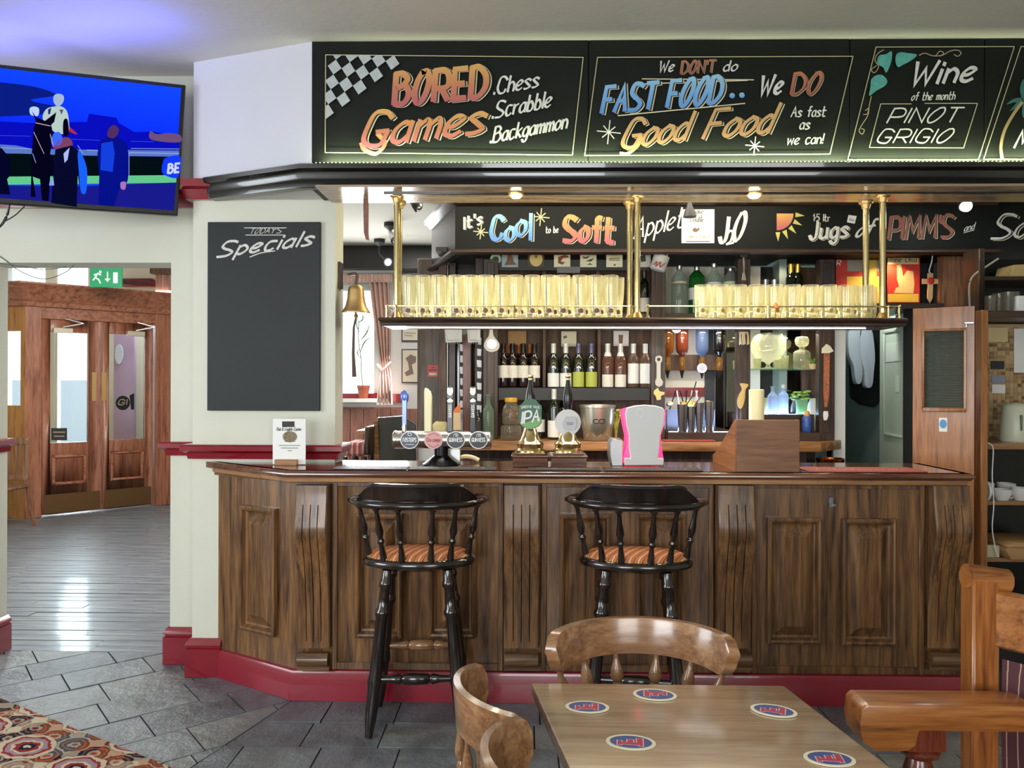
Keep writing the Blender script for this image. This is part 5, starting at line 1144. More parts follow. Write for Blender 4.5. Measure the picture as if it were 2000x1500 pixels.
text(sg, 'lettering', 'J', (1405, 473), (1418, 471), 46, pS2, CHALK, w=.2, slant=.12); text(sg, 'lettering', '2', (1419, 477), (1432, 474), 25, pS2, CHALK, w=.2, slant=.1, lo=.7); text(sg, 'lettering', 'O', (1432, 469), (1452, 465), 50, pS2, CHALK, w=.2, slant=.12, lo=.3)
cx, cy = 1517, 417
shape(sg, 'painted_sun', [(cx, cy)]+[(cx+33*math.cos(a*PI/16), cy+33*math.sin(a*PI/16)) for a in range(9)], pS2, G_FIRE, .0012)
for k in range(5):
    a = .06+k*.36; b = a+.13; shape(sg, 'sun_ray', [(cx+37*math.cos(a-.12), cy+37*math.sin(a-.12)), (cx+55*math.cos(a+.02), cy+55*math.sin(a+.02)), (cx+37*math.cos(a+.14), cy+37*math.sin(a+.14))], pS2, mat('ray_yellow', '#b9b45a', .8), .0012)
text(sg, 'lettering', '1·5 ltr', (1588, 431), (1620, 432), 13, pS2, CHALK, w=.2, slant=.05)
fs('Jugs', (1581, 467), (1655, 462), 32, CHALK, w=.22, slant=.12, o=(.07, .06)); text(sg, 'lettering', 'of', (1671, 463), (1700, 458), 30, pS2, CHALK, w=.2, slant=.5)
fs("PIMM'S", (1735, 466), (1858, 462), 42, mat('dull_rust', '#8a5546', .8, var=.15, sc=40), w=.17, slant=.12, o=(.07, .05))
text(sg, 'lettering', 'and', (1883, 452), (1902, 447), 13, pS2, CHALK, w=.16, slant=.3); lines(sg, 'rule_line', [[(1882, 455), (1903, 449)]], 1.2, pS2, CHALK)
fs('Sangria', (1936, 466), (2140, 455), 46, CHALK, w=.13, slant=.4, o=(.1, .05))
sparkle(sg, pS2, (939, 453), 14, THINL); sparkle(sg, pS2, (1056, 424), 17, THINL)
# things fixed to the sign
po2 = T('poster', 'white poster reading Make it a Double on the black canopy sign', 'poster', pS2.at(1363, 475)); m = M(); pS2.pbox(m, 1331, 1395, 409, 475, .0005, .003); ob('sheet', m, WHITE, po2, sm=0)
pS3 = FR(YS-.0035)
for s_, a, b, h in (('Make', (1352, 417), (1372, 417), 9), ("it a", (1356, 426), (1370, 426), 8), ('Double', (1348, 433), (1373, 433), 9)): text(po2, 'lettering', s_, a, b, h, pS3, mat('small_print', '#55504a', .7), w=.15, slant=.25)
text(po2, 'lettering', 'Only + Extra', (1342, 465), (1384, 465), 6.5, pS3, mat('orange_print', '#c88a5a', .7), w=.16, slant=.2); lines(po2, 'lettering', [[(1340, 471.5), (1386, 471.5)]], 1.5, pS3, MT['small_print'])
shape(po2, 'picture', [(1352, 450), (1356, 444), (1362, 447), (1366, 443), (1366, 449), (1361, 453), (1355, 453)], pS3, mat('brown_print', '#7a5a40', .7), .0003)
nt_ = T('paper_note', 'small tilted white note stuck on the black canopy sign', 'note', pS2.at(1663, 436)); m = M(); pS2.poly(m, [(1657, 420), (1673, 422), (1669, 437), (1654, 434)], .0005, .002); ob('sheet', m, WHITE, nt_, sm=0); text(nt_, 'lettering', 'try', (1659, 431), (1668, 432), 5, pS3, BLACK, w=.2)
# beer mats pinned below the sign
pM = FR(YK-.002)
def beermat(px, label, col, art):
    t = T('display_mat', label, 'beer mat', pM.at(px, 523), 'beer mats pinned under the sign'); m = M(); a, b = pM.sx(px-16, 506), pM.sx(px+16, 506); pM.box(m, a, b, pM.z(522, px), pM.z(489, px), 0, .003); ob('card', m, col, t, bev=.006); 
    return t, FR(YK-.0055)
CRM = mat('mat_cream', '#e6e2c2', .6)
t, f = beermat(996, 'square beer mat with a brown mermaid picture on pale blue', mat('mat_pale_blue', '#9fb4c4', .6), 0)
shape(t, 'picture', [(996, 492), (1001, 500), (1003, 510), (1010, 517), (985, 518), (990, 508), (991, 498)], f, mat('brown_print', '#7a5a40', .7), .0004)
t, f = beermat(1047, 'dark square beer mat with a gold oval', mat('mat_dark', '#4a4432', .6), 0); plate(t, 'gold_oval', f, (1047, 506), 12.5, 14.5, mat('mat_gold', '#d8c07a', .6), .0002, .0006); plate(t, 'emblem', f, (1047, 501), 2.4, 3, mat('brown_print', '#7a5a40', .7), .0007, .0011, 12)
t, f = beermat(1098, 'cream beer mat with a long-billed bird', CRM, 0)
shape(t, 'picture', [(1090, 502), (1102, 498), (1108, 499), (1112, 503), (1100, 504), (1095, 511), (1104, 512), (1098, 517), (1090, 514)], f, mat('bird_print', '#8a4a35', .7), .0004); shape(t, 'picture', [(1104, 490), (1109, 490), (1109, 497), (1104, 497)], f, BLACK, .0004)
t, f = beermat(1149, 'cream beer mat with dark flying birds', CRM, 0)
for q in ([(1137, 500), (1143, 503), (1152, 499), (1147, 505), (1140, 505)], [(1144, 510), (1152, 507), (1161, 504), (1154, 511)], [(1146, 517), (1152, 514), (1158, 517)]): shape(t, 'picture', q, f, mat('dark_print', '#3a3f38', .7), .0004)
t, f = beermat(1200, 'cream beer mat with yellow and grey printing', CRM, 0); shape(t, 'picture', [(1193, 494), (1207, 494), (1207, 501), (1193, 501)], f, mat('yellow_print', '#d6d06a', .7), .0004); lines(t, 'lettering', [[(1190, 505), (1210, 504)], [(1190, 508), (1210, 508)]], 1.4, f, MT['dark_print']); shape(t, 'picture', [(1198, 516), (1203, 516), (1202, 519), (1199, 519)], f, MT['brown_print'], .0004)
t, f = beermat(1255, 'pale beer mat half hidden behind the middle brass poles', mat('mat_grey', '#c9c8bc', .6), 0); shape(t, 'picture', [(1250, 500), (1260, 498), (1262, 510), (1252, 512)], f, MT['dark_print'], .0004)
rt_ = T('round_badge', 'round pale green badge hanging beside the first beer mat', 'badge', pM.at(968, 516)); plate(rt_, 'disc', pM, (968, 506), 11, 10, mat('badge_green', '#b9d6b8', .5), 0, .004); plate(rt_, 'ring', FR(YK-.0065), (968, 506), 6, 5, mat('badge_dark', '#1f3a2c', .5), 0, .0006, 16)
pn_ = T('price_label', 'grey shelf label under the flying-bird beer mat', 'label', pM.at(1113, 532)); m = M(); FR(YK-.004).pbox(m, 1088, 1133, 521, 533, 0, .002); ob('card', m, mat('grey_label', '#77787a', .6), pn_, sm=0)
# wine bottles on the shelf
PAP = mat('label_cream', '#ddd9cc', .7, var=.08, sc=90); PAPW = mat('label_white', '#e2e3de', .7); LIME = mat('label_lime', '#a9b24a', .6)
LCAP = mat('capsule_white', '#cfd3cc', .35, .2); ORC = mat('capsule_orange', '#a8662e', .35, .3); BKC = mat('capsule_black', '#1c1512', .3, .3); PUR = mat('capsule_violet', '#5e5a78', .3, .3)
HB = .30
rw = bottle(HB, .0375, REDW, PAP, .22, .5, BKC, .26, label='', group='red wine bottles on the shelf')
def place(proto, used, items, Y, zf, group):
    for k, (px, lab) in enumerate(items):
        o = proto if (k == 0 and not used) else dup(proto, (0, 0, 0)); o.location = (FR(Y).sx(px, 700), Y, zf); o['label'] = lab; o.rotation_euler = (0, 0, random.uniform(-.3, .3)); o['group'] = group
ordn = ('first', 'second', 'third', 'fourth')
place(rw, 0, [(x, '%s red wine bottle from the left, front row of the shelf, cream label' % ordn[i]) for i, x in enumerate((983, 1001, 1022, 1044))], 5.24, ZW, 'red wine bottles on the shelf')
rw2 = bottle(HB, .0375, REDW, None, cap=ORC, capl=.2, label='', group='red wine bottles on the shelf')
place(rw2, 0, [(x, '%s of three orange-capped red wine bottles in the back row' % ordn[i]) for i, x in enumerate((993, 1013, 1034))], 5.40, ZW, 'red wine bottles on the shelf')
wl = bottle(HB, .039, GRNW, PAPW, .02, .33, LCAP, .26, group='white wine bottles on the shelf')
place(wl, 0, [(1081, 'left of two dark wine bottles with white cap and white label'), (1105, 'right of two dark wine bottles with white cap and white label')], 5.24, ZW, 'white wine bottles on the shelf')
lm_ = bottle(HB, .039, GRNW, LIME, .02, .36, PUR, .26, group='white wine bottles on the shelf')
place(lm_, 0, [(1130, 'left of two wine bottles with a lime green label'), (1155, 'right of two wine bottles with a lime green label')], 5.24, ZW, 'white wine bottles on the shelf')
ROSE = tinted('rose_glass', '#c99a86', .25)
rs = bottle(HB, .0375, ROSE, PAP, .02, .3, LCAP, .26, group='rose wine bottles on the shelf', nl=PAPW)
place(rs, 0, [(1187, 'left of two rose wine bottles with a cream label and pale neck'), (1212, 'right of two rose wine bottles with a cream label and pale neck')], 5.24, ZW, 'rose wine bottles on the shelf')
rs2 = bottle(HB, .037, tinted('pale_rose_glass', '#c4a898', .25), PAPW, .1, .55, LCAP, .26, group='rose wine bottles on the shelf')
place(rs2, 0, [(1237, 'left of two pale wine bottles with a tall white label'), (1260, 'right of two pale wine bottles with a tall white label, beside the stile')], 5.24, ZW, 'rose wine bottles on the shelf')
# cards behind the wine
def card(n, lab, px0, px1, y0, y1, Y, mt, cat='card', bev=.004):
    f = FR(Y); m = M(); f.pbox(m, px0, px1, y0, y1, 0, .003); t = T(n, lab, cat, f.at((px0+px1)/2, y1)); ob('sheet', m, mt, t, bev=bev); return t, FR(Y-.0035)
card('price_card', 'plain tan card behind the red wine', 992, 1028, 646, 674, 5.44, mat('tan_card', '#b08a5a', .7))
t, f = card('price_card', 'cream card with a dark motif behind the white wine', 1096, 1126, 647, 677, 5.40, CREAMP); shape(t, 'picture', [(1100, 657), (1106, 655), (1108, 659), (1101, 662)], f, BLACK, .0003)
t, f = card('price_card', 'white rounded mat with a brown handle picture behind the rose wine', 1198, 1228, 646, 676, 5.40, mat('white_card', '#d9d6d0', .6)); shape(t, 'picture', [(1208, 654), (1217, 654), (1216, 672), (1209, 672)], f, mat('brown_print', '#7a5a40', .7), .0003)
# on the counter
def put(t, px, Y, z, rz=0): t.location = (FR(Y).sx(px, 800), Y, z); t.rotation_euler = (0, 0, rz); return t
put(bottle(.30, .036, tinted('green_clear_glass', '#c2d8c4', .22, ), None, label='clear glass bottle with green below, left of the green pump clip', cr_=.013), 954, 5.03, ZC)
put(bottle(.20, .034, mat('cola_dark', '#120d0c', .1, coat=.5), mat('label_black', '#22201f', .5), .2, .6, label='short dark bottle beside the clear green bottle', cr_=.013), 933, 5.03, ZC)
put(bottle(.31, .039, OLIVE, PAPW, .15, .42, BKC, .2, label='dark wine bottle behind the green pump clip'), 1053, 5.2, ZC)
put(bottle(.335, .041, OLIVE, PAPW, .05, .38, LCAP, .2, label='dark wine bottle with white cap and label standing between the hand pumps'), 1082, 5.12, ZC)
put(bottle(.32, .039, OLIVE, PAPW, .1, .4, BKC, .2, label='dark wine bottle behind the white pump disc'), 1100, 5.25, ZC)
def simple(n, lab, cat, prof, mt, px, Y, z, nseg=20, grp=None, extra=None):
    t = T(n, lab, cat, (FR(Y).sx(px, 800), Y, z), grp); m = M(); m.lathe(prof, t.location, nseg); ob(extra or 'body', m, mt, t, sm=50); return t
JAR = tinted('jar_glass', '#d9d4c2', .18)
t = simple('storage_jar', 'round glass jar of brown sweets with a yellow lid, left of the green pump clip', 'jar', [(.04, 0), (.055, .01), (.058, .08), (.05, .12), (.036, .14), (.036, .15)], JAR, 998, 5.05, ZC+.10); m = M(); c = t.location; m.lathe([(.04, .15), (.042, .155), (.042, .178), (.0001, .18)], c, 18); ob('lid', m, mat('lid_yellow', '#d8a83a', .4), t); m = M(); [m.ball((c.x+random.uniform(-.035, .035), c.y+random.uniform(-.035, .035), c.z+.02+i*.004), .014, 4) for i in range(24)]; ob('sweets', m, mat('sweets_brown', '#8a5f3e', .5, var=.4, sc=30), t, kind='stuff')
t = simple('storage_jar', 'low glass jar under the round jar of sweets', 'jar', [(.06, 0), (.068, .01), (.068, .075), (.06, .095), (.0001, .098)], JAR, 998, 5.05, ZC)
simple('glass_jar', 'clear jar standing behind the green pump clip', 'jar', [(.03, 0), (.045, .008), (.045, .12), (.04, .15), (.04, .16)], JAR, 1022, 5.2, ZC)
t = simple('ice_bucket', 'stainless ice bucket with an oval emblem, behind the hand pumps', 'ice bucket', [(.085, 0), (.09, .004), (.106, .12), (.115, .215), (.12, .218), (.12, .232), (.114, .234), (.112, .226), (.08, .02), (.0001, .018)], mat('nickel', '#d0cbbb', .3, .85), 1167, 5.06, ZC, 36)
m = M(); c = t.location
for s_ in (-1, 1): m.tube([(c.x+s_*.018+.02*math.cos(a*PI/8), c.y-.108+.004*math.sin(a), c.z+.13+.014*math.sin(a*PI/8)) for a in range(16)], .003, 5, closed=True)
ob('emblem', m, BLACK, t); lines(t, 'lettering', [[(1146, 853), (1149, 847)], [(1159, 847), (1162, 853)], [(1173, 848), (1170, 854)], [(1185, 848), (1190, 853)]], 1.6, FR(4.962), mat('etched', '#8a8a88', .5))
m = M(); c = FR(5.06).at(1203, 830)
for i in range(9): a = i*.7; m.tube(cr([(c.x, c.y, ZC), (c.x+.012*math.cos(a), c.y+.012*math.sin(a), ZC+.1), (c.x+.03*math.cos(a), c.y+.03*math.sin(a), ZC+.17+.02*math.sin(3*a))]), .004, 5); m.ball((c.x+.03*math.cos(a), c.y+.03*math.sin(a), ZC+.18+.02*math.sin(3*a)), .014, 6, .7)
ob('sprig_jar', m, mat('yellow_green_leaf', '#b7b04a', .6, var=.5, sc=25), label='yellow and green sprigs between the ice bucket and lager font', cat='decoration')
# optics
def optic(px, mt, lab, sq=False, cap=BKC):
    Y = 5.33; x = FR(Y).sx(px, 690); zt_ = FR(Y).z(648); zn_ = FR(Y).z(696); t = T('optic_bottle', lab, 'spirit bottle', (x, Y, FR(Y).z(737)), 'spirit bottles on optics')
    m = M(); m.lathe([(.0001, zt_+.12), (.040, zt_+.12), (.043, zt_+.11), (.043, zn_+.055), (.036, zn_+.03), (.016, zn_+.012), (.0135, zn_-.01)], (x, Y, 0), 18); ob('glass', m, mt, t, sm=60)
    m = M(); z0 = FR(Y).z(738); z1_ = FR(Y).z(702); m.lathe([(.005, z0), (.007, z0+.012), (.016, z0+.05), (.017, z0+.055)], (x, Y, 0), 14); ob('nozzle', m, BLACK, t); m = M(); m.lathe([(.018, z0+.055), (.02, z0+.06), (.02, z1_), (.014, zn_)], (x, Y, 0), 14); ob('measure', m, tinted('optic_amber', '#c99a4a', .3), t)
    m = M(); m.box(x-.006, x+.006, Y+.0, 5.40, z1_-.005, z1_+.006); ob('bracket', m, STEEL, t); return t
optic(1304, tinted('amber_spirit', '#c07a2a', .25), 'amber spirit bottle upside down beside the left stile'); optic(1332, mat('dark_rum', '#5e2712', .08, coat=.5), 'dark red-brown spirit bottle upside down on the optics rail')
optic(1371, tinted('blue_spirit', '#9fb4d8', .25), 'pale blue clear spirit bottle upside down on the optics rail'); optic(1405, mat('black_spirit', '#0e0b0a', .08, coat=.5), 'black spirit bottle upside down on the optics rail')
for px, py, lab in ((1371, 719, 'round white badge on the pale blue optic'), (1321, 641, 'round white badge just under the hanging shelf at the left stile')):
    t = T('round_badge', lab, 'badge', FR(5.27).at(px, py+9)); plate(t, 'disc', FR(5.27), (px, py), 9.5, 9.5, mat('white_badge', '#dcdcda', .5), 0, .004); plate(t, 'print', FR(5.265), (px, py), 5.5, 6, mat('grey_print', '#a8a8aa', .6), 0, .0006)
# shakers and fruit trays on the raised plinth
for i, (px, h, r) in enumerate(((1333, .18, .034), (1350, .165, .027), (1366, .19, .028), (1385, .2, .032))):
    simple('steel_shaker', ('first', 'second', 'third', 'fourth')[i]+' steel beaker from the left, behind the lager font', 'beaker', [(r*.8, 0), (r*.82, .003), (r*1.02, h-.004), (r*1.05, h), (r*.98, h-.002), (r*.8, .01), (.0001, .008)], STEEL, px, 5.07, ZP, 22, 'steel beakers on the back bar')
t = T('condiment_tray', 'clear tray of cut fruit and straws behind the steel beakers', 'tray', (FR(5.22).sx(1325), 5.22, ZP)); c = t.location
m = M(); m.box(c.x-.08, c.x+.24, 5.19, 5.33, ZP, ZP+.14); ob('tray', m, tinted('tray_plastic', '#cfd8e8', .35), t); 
for i in range(26):
    m = M(); x = c.x-.07+random.random()*.29; y = 5.2+random.random()*.1
    if i % 3: m.ball((x, y, ZP+.16+random.random()*.03), .022, 6, .7); ob('fruit', m, (mat('lime_green', '#9fb83e', .5), mat('lemon', '#d9c95a', .5), mat('orange_slice', '#c98a4a', .5), mat('cream_fruit', '#ddd5b8', .6))[i % 4], t)
    else: m.tube([(x, y, ZP+.1), (x+random.uniform(-.06, .06), y, ZP+.27)], .004, 5); ob('straw', m, BLACK if i % 2 else WHITE, t)
for px, tl in ((1345, .9), (1362, 1.15)):
    m = M(); c = FR(5.1).at(px, 790); m.tube(cr([(c.x-.02, 5.1, ZP+.17), (c.x+.02, 5.1, ZP+.23), (c.x+.055*tl, 5.1, ZP+.33)]), [.012+.0*i for i in range(13)], 6, .004); ob('leaf_sprig', m, mat('dark_leaf', '#2f3a1e', .5), label='%s dark green pineapple leaf sticking out of the fruit tray' % ('left' if px == 1345 else 'right'), cat='leaf', group='leaves in the fruit tray')
# blue light strip below the trays
area('blue_shelf_light', (FR(5.1).sx(1370), 5.12, ZP+.004), (FR(5.1).sx(1370), 5.0, ZP+.5), .42, .03, 4.5, (.45, .58, 1)); area('blue_shelf_light', (FR(5.3).sx(1530), 5.3, ZD+.004), (FR(5.3).sx(1530), 5.2, ZD+.5), .38, .03, 3, (.4, .55, 1))
# right bay: glassware
CUT = tinted('cut_glass', '#f0f0d8', .22)
simple('brandy_balloon', 'huge brandy balloon glass on the glass shelf', 'glass', [(.06, 0), (.058, .006), (.02, .012), (.012, .03), (.02, .045), (.08, .07), (.115, .13), (.118, .17), (.1, .22), (.088, .245)], CUT, 1500, 5.30, zg, 28)
for i, (px, h, r, lab) in enumerate(((1478, .07, .03, 'small cut glass below the brandy balloon'), (1533, .09, .025, 'small glass beside the square decanter'), (1520, .06, .03, 'short tumbler under the brandy balloon rim'))): simple('small_glass', lab, 'glass', [(r*.8, 0), (r*.85, .005), (r, h), (r*.94, h), (r*.7, .012), (.0001, .01)], CUT, px, 5.21, zg)
t = T('decanter', 'square cut-glass decanter with faceted stopper on the glass shelf', 'decanter', (FR(5.28).sx(1566), 5.28, zg)); c = t.location
m = M(); m.lathe([(.05, 0), (.062, .004), (.062, .11), (.05, .125), (.02, .135), (.02, .15), (.03, .155)], c, 4); ob('body', m, CUT, t, bev=.004); m = M(); m.lathe([(.03, .155), (.045, .17), (.05, .2), (.04, .22), (.0001, .225)], c, 8); ob('stopper', m, CUT, t)
simple('green_plant', 'tiny plant pot at the right end of the glass shelf', 'plant', [(.02, 0), (.028, .03), (.03, .035), (.0001, .034)], mat('tan_pot', '#c9b58a', .6), 1588, 5.2, zg); t = bpy.data.objects['green_plant']; m = M(); c = t.location
for i in range(7): a = i*.9; m.tube([(c.x, c.y, c.z+.03), (c.x+.02*math.cos(a), c.y+.02*math.sin(a), c.z+.06), (c.x+.045*math.cos(a), c.y+.045*math.sin(a), c.z+.075)], [.004, .007, .002], 5, [.002, .003, .001])
ob('leaves', m, mat('leaf_green', '#5f8a3a', .5), t)
put(bottle(.2, .033, tinted('pale_blue_glass', '#dfe8f4', .3), None, cap=WHITE, capl=.12, label='clear bottle with a white cap, middle of the lower right bay', cr_=.012), 1530, 5.27, ZD); put(bottle(.19, .034, tinted('pale_blue_glass', '#dfe8f4', .3), None, label='clear bottle without a cap, lower right bay', cr_=.012), 1509, 5.27, ZD)
simple('clear_tumbler', 'clear tumbler at the left of the lower right bay', 'glass', [(.03, 0), (.031, .004), (.036, .11), (.033, .11), (.028, .01), (.0001, .008)], CUT, 1490, 5.3, ZD); simple('mint_jar', 'glass of green mint in the lower right bay', 'jar', [(.035, 0), (.036, .004), (.04, .1), (.037, .1), (.03, .01), (.0001, .008)], tinted('jar_green', '#cfe6c8', .25), 1566, 5.26, ZD)
t = bpy.data.objects['mint_jar']; m = M(); c = t.location; rnd = random.Random(3)
for i in range(30): m.ball((c.x+rnd.uniform(-.06, .05), c.y+rnd.uniform(-.03, .03), c.z+.1+rnd.uniform(0, .055)), .016, 5, .5)
ob('mint', m, mat('mint_green', '#8fb75a', .6, var=.3, sc=40), t, kind='stuff')
simple('candle', 'thick cream pillar candle rising behind the wooden box', 'candle', [(.046, 0), (.048, .006), (.048, FR(4.99).z(760)-ZC), (.04, FR(4.99).z(760)-ZC+.004), (.0001, FR(4.99).z(760)-ZC)], mat('candle_wax', '#e0d9ad', .5), 1477.5, 4.99, ZC, 28)
simple('blue_bottle', 'small blue patterned bottle with an orange top at the right stile', 'bottle', [(.026, 0), (.03, .006), (.03, .095), (.022, .105), (.0001, .106)], mat('blue_pattern', '#33549c', .4, var=.5, sc=70), 1576, 5.13, ZD2); t = bpy.data.objects['blue_bottle']; m = M(); c = t.location; m.lathe([(.018, .105), (.02, .11), (.014, .14), (.0001, .145)], c, 14); ob('cap', m, mat('cap_orange', '#d8a04a', .4), t)
simple('white_tub', 'white plastic tub behind the blue bottle', 'tub', [(.05, 0), (.055, .01), (.055, .15), (.04, .2), (.03, .22), (.0001, .222)], mat('white_plastic', '#dfe0e2', .4), 1592, 5.3, ZD2)
# hung on the stiles
sp_ = FR(YK-.04)
def hang(n, lab, cat, pts, mt, d=.008, smooth=False, f=sp_):
    if smooth: pts = [(v.x, v.y) for v in cr([(x, y, 0) for x, y in pts], 4, True)]
    m = M(); f.poly(m, pts, 0, d); t = T(n, lab, cat, f.at(*pts[0])); ob('body', m, mt, t, bev=.001); return t
t = hang('bottle_opener', 'white key-shaped bar opener hanging on the stile above the brass opener', 'opener', [(1280, 697), (1287, 694), (1293, 697), (1293, 704), (1290, 710), (1290, 738), (1295, 746), (1293, 753), (1286, 756), (1280, 752), (1279, 745), (1282, 738), (1282, 710), (1279, 704)], mat('white_enamel', '#bdb9ae', .35)); plate(t, 'hole', FR(YK-.0485), (1286.5, 702), 3.4, 3.4, DKGREY, 0, .0006, 14); 
t = hang('wall_opener', 'aged brass wall bottle opener on the stile', 'opener', [(1276, 763), (1284, 757), (1287, 764), (1297, 766), (1297, 770), (1290, 773), (1290, 780), (1282, 782), (1279, 773), (1275, 769)], BRASSD, .02)
t = hang('fish_opener', 'brass fish-shaped bottle opener hanging on the middle stile', 'opener', [(1445, 749), (1461, 751), (1456, 760), (1455, 768), (1454, 780), (1449, 796), (1443, 797), (1439, 785), (1442, 772), (1448, 760)], BRASSD, .012, True)
t = T('key_bunch', 'bunch of keys hanging on the middle stile', 'keys', sp_.at(1450, 675))
for i, (x, a) in enumerate(((1445, 0), (1449, 1), (1454, -1), (1458, 2))):
    m = M(); sp_.poly(m, [(x-2.5, 648), (x+2.5, 648), (x+2+a, 655), (x+3+a, 672), (x-2+a, 674), (x-1.5+a, 655)], .002*i, .002*i+.0018); ob('key', m, BRASSD if i % 2 else STEEL, t)
t = hang('bottle_opener', 'white paddle-shaped opener with a chrome centre hanging on the left stile', 'opener', [(957, 636), (962, 636), (964, 655), (973, 667), (976, 675), (972, 684), (960, 688), (950, 684), (945, 675), (949, 664), (955, 655)], mat('white_enamel', '#bdb9ae', .35), .008, True); plate(t, 'chrome_centre', FR(YK-.0485), (960.5, 672), 9.5, 9.5, STEEL, 0, .003)
t = T('whistle_lanyard', 'orange lanyard with white tags and a whistle on the right stile', 'lanyard', sp_.at(1612, 818)); m = M(); sp_.poly(m, [(1609, 690), (1620, 690), (1619, 770), (1615, 795), (1610, 795), (1608, 770)], .0, .006); ob('ribbon', m, mat('lanyard_orange', '#a8623e', .7, var=.35, sc=90), t); m = M(); sp_.poly(m, [(1605, 680), (1613, 672), (1620, 676), (1627, 686), (1618, 690), (1604, 690)], .006, .012); ob('tag', m, CREAMP, t); m = M(); sp_.poly(m, [(1608, 803), (1616, 803), (1617, 812), (1614, 821), (1608, 821), (1607, 811)], .0, .014); ob('whistle', m, WHITE, t, bev=.003)
t = T('mug', 'white mug with red script hanging by its handle from the upper stile', 'mug', sp_.at(1288, 527)); c = FR(YK-.09).at(1288, 514); R = Matrix.Rotation(math.radians(18), 3, 'Y'); m = M(); m.lathe([(.042, -.05), (.05, -.045), (.053, .04), (.053, .05), (.049, .048), (.045, -.04), (.0001, -.042)], c, 20, R); ob('cup', m, mat('white_china', '#dcdcd8', .25), t, sm=50); m = M(); m.tube([c+R @ Vector((.032*math.cos(a*PI/6), -.02, .045+.035*math.sin(a*PI/6))) for a in range(7)], .007, 7); ob('handle', m, MT['white_china'], t, sm=60); lines(t, 'lettering', [curve2([(1276, 517), (1283, 511), (1281, 520), (1290, 512), (1289, 522), (1299, 514)])], 2, FR(YK-.147), mat('red_print2', '#a84a44', .6))
t = hang('corkscrew', 'chrome ring-handled corkscrew hanging beside the spirit bottles', 'corkscrew', [(1447, 494), (1458, 493), (1460, 501), (1455, 503), (1454, 530), (1457, 548), (1447, 548), (1451, 530), (1451, 503), (1446, 501)], CHROME, .008)
# top shelf
put(bottle(.31, .037, OLIVE, PAPW, .05, .35, BKC, .25, label='dark wine bottle on the top shelf behind the middle poles'), 1258, 5.22, ZU); 
CLB = tinted('gin_clear', '#e2efe8', .22); GRB = mat('gin_green', '#1f7a2c', .1, trans=.5, coat=.5)
put(bottle(.33, .054, CLB, mat('label_gin', '#cfc5a8', .6), .62, .66, STEEL, .08, label='clear spirit bottle on the top shelf beside the white mug', sh=.72, cr_=.016), 1326, 5.22, ZU)
put(bottle(.325, .056, GRB, PAPW, .3, .55, STEEL, .08, label='green gin bottle on the top shelf', sh=.75, cr_=.016), 1360, 5.24, ZU); put(bottle(.345, .05, CLB, PAPW, .32, .62, STEEL, .08, label='clear spirit bottle with a white label on the top shelf, right of the green one', sh=.7, cr_=.016), 1394, 5.22, ZU); put(bottle(.315, .054, CLB, mat('label_pale_green', '#cdd6b4', .6), .5, .7, STEEL, .06, label='clear spirit bottle on the top shelf beside the corkscrew', sh=.75, cr_=.016), 1426, 5.24, ZU)
ZN = FR(5.25).z(592)
m = M(); m.box(pK.sx(1463), pK.sx(1596), 5.2, YBW-.013, ZN-.02, ZN); ob('niche_shelf', m, W_BACK, bb)
gt = bottle(.27, .035, mat('champagne_glass', '#10150c', .08, coat=.5), None, cap=mat('gold_foil', '#c9a24a', .3, .9), capl=.38, group='champagne bottles in the niche', label='left gold-topped champagne bottle in the mirrored niche', cr_=.014); put(gt, 1544, 5.27, ZN); g2 = dup(gt, (FR(5.27).sx(1558, 560), 5.27, ZN), 0, 'right gold-topped champagne bottle in the mirrored niche')
for px, l in ((1494, 'left'), (1512, 'right')): simple('shot_measure', l+' of two small steel cups in the mirrored niche', 'cup', [(.015, .0), (.02, .1), (.024, .16), (.022, .16), (.014, .01), (.0001, .01)], STEEL, px, 5.25, ZN, 14, 'steel cups in the niche')
for i, px in enumerate((1527, 1741)):
    c = FR(5.2).at(px, 494); t = T('niche_light', ('warm lit downlight over the mirrored niche', 'warm lit downlight over the red posters')[i], 'downlight', c, 'downlights under the canopy'); m = M(); m.lathe([(.045, .0), (.045, .006), (.0001, .007)], c, 18); ob('ring', m, STEEL, t); m = M(); m.lathe([(.0001, -.002), (.03, -.001), (.032, .001)], c, 14); ob('lamp', m, mat('lamp_warm', '#ffe0b0', .5, em=40, emc='#ffd29a'), t)
    spot('niche_beam', c-Vector((0, .0, .02)), c-Vector((0, -.1, 1)), (9, 24)[i], (1, .8, .55) if i == 0 else (1, .62, .3), 140, .03)

t = T('counter_runner', 'red towelling runner on the back counter below the steel beakers', 'bar mat', (FR(4.95).sx(1345), 4.98, ZC)); m = M(); m.box(FR(4.95).sx(1297), FR(4.95).sx(1398), 4.95, 5.015, ZC, ZC+.012); ob('towel', m, mat('red_towel', '#a04a44', .9, bump=.4, bs=200), t, bev=.004)
t = simple('copper_bowl', 'copper bowl in the dark gap under the back counter at the right', 'bowl', [(.03, 0), (.07, .02), (.085, .06), (.088, .085), (.08, .085), (.06, .03), (.0001, .015)], mat('copper', '#b5662e', .25, 1), 1622, 5.02, .99, 24); m = M(); c = t.location; m.box(c.x-.09, c.x+.12, c.y-.09, c.y+.12, .96, .99); m.box(c.x-.08, c.x+.11, c.y-.08, c.y+.11, 0, .96); ob('stand', m, W_DARK, t)
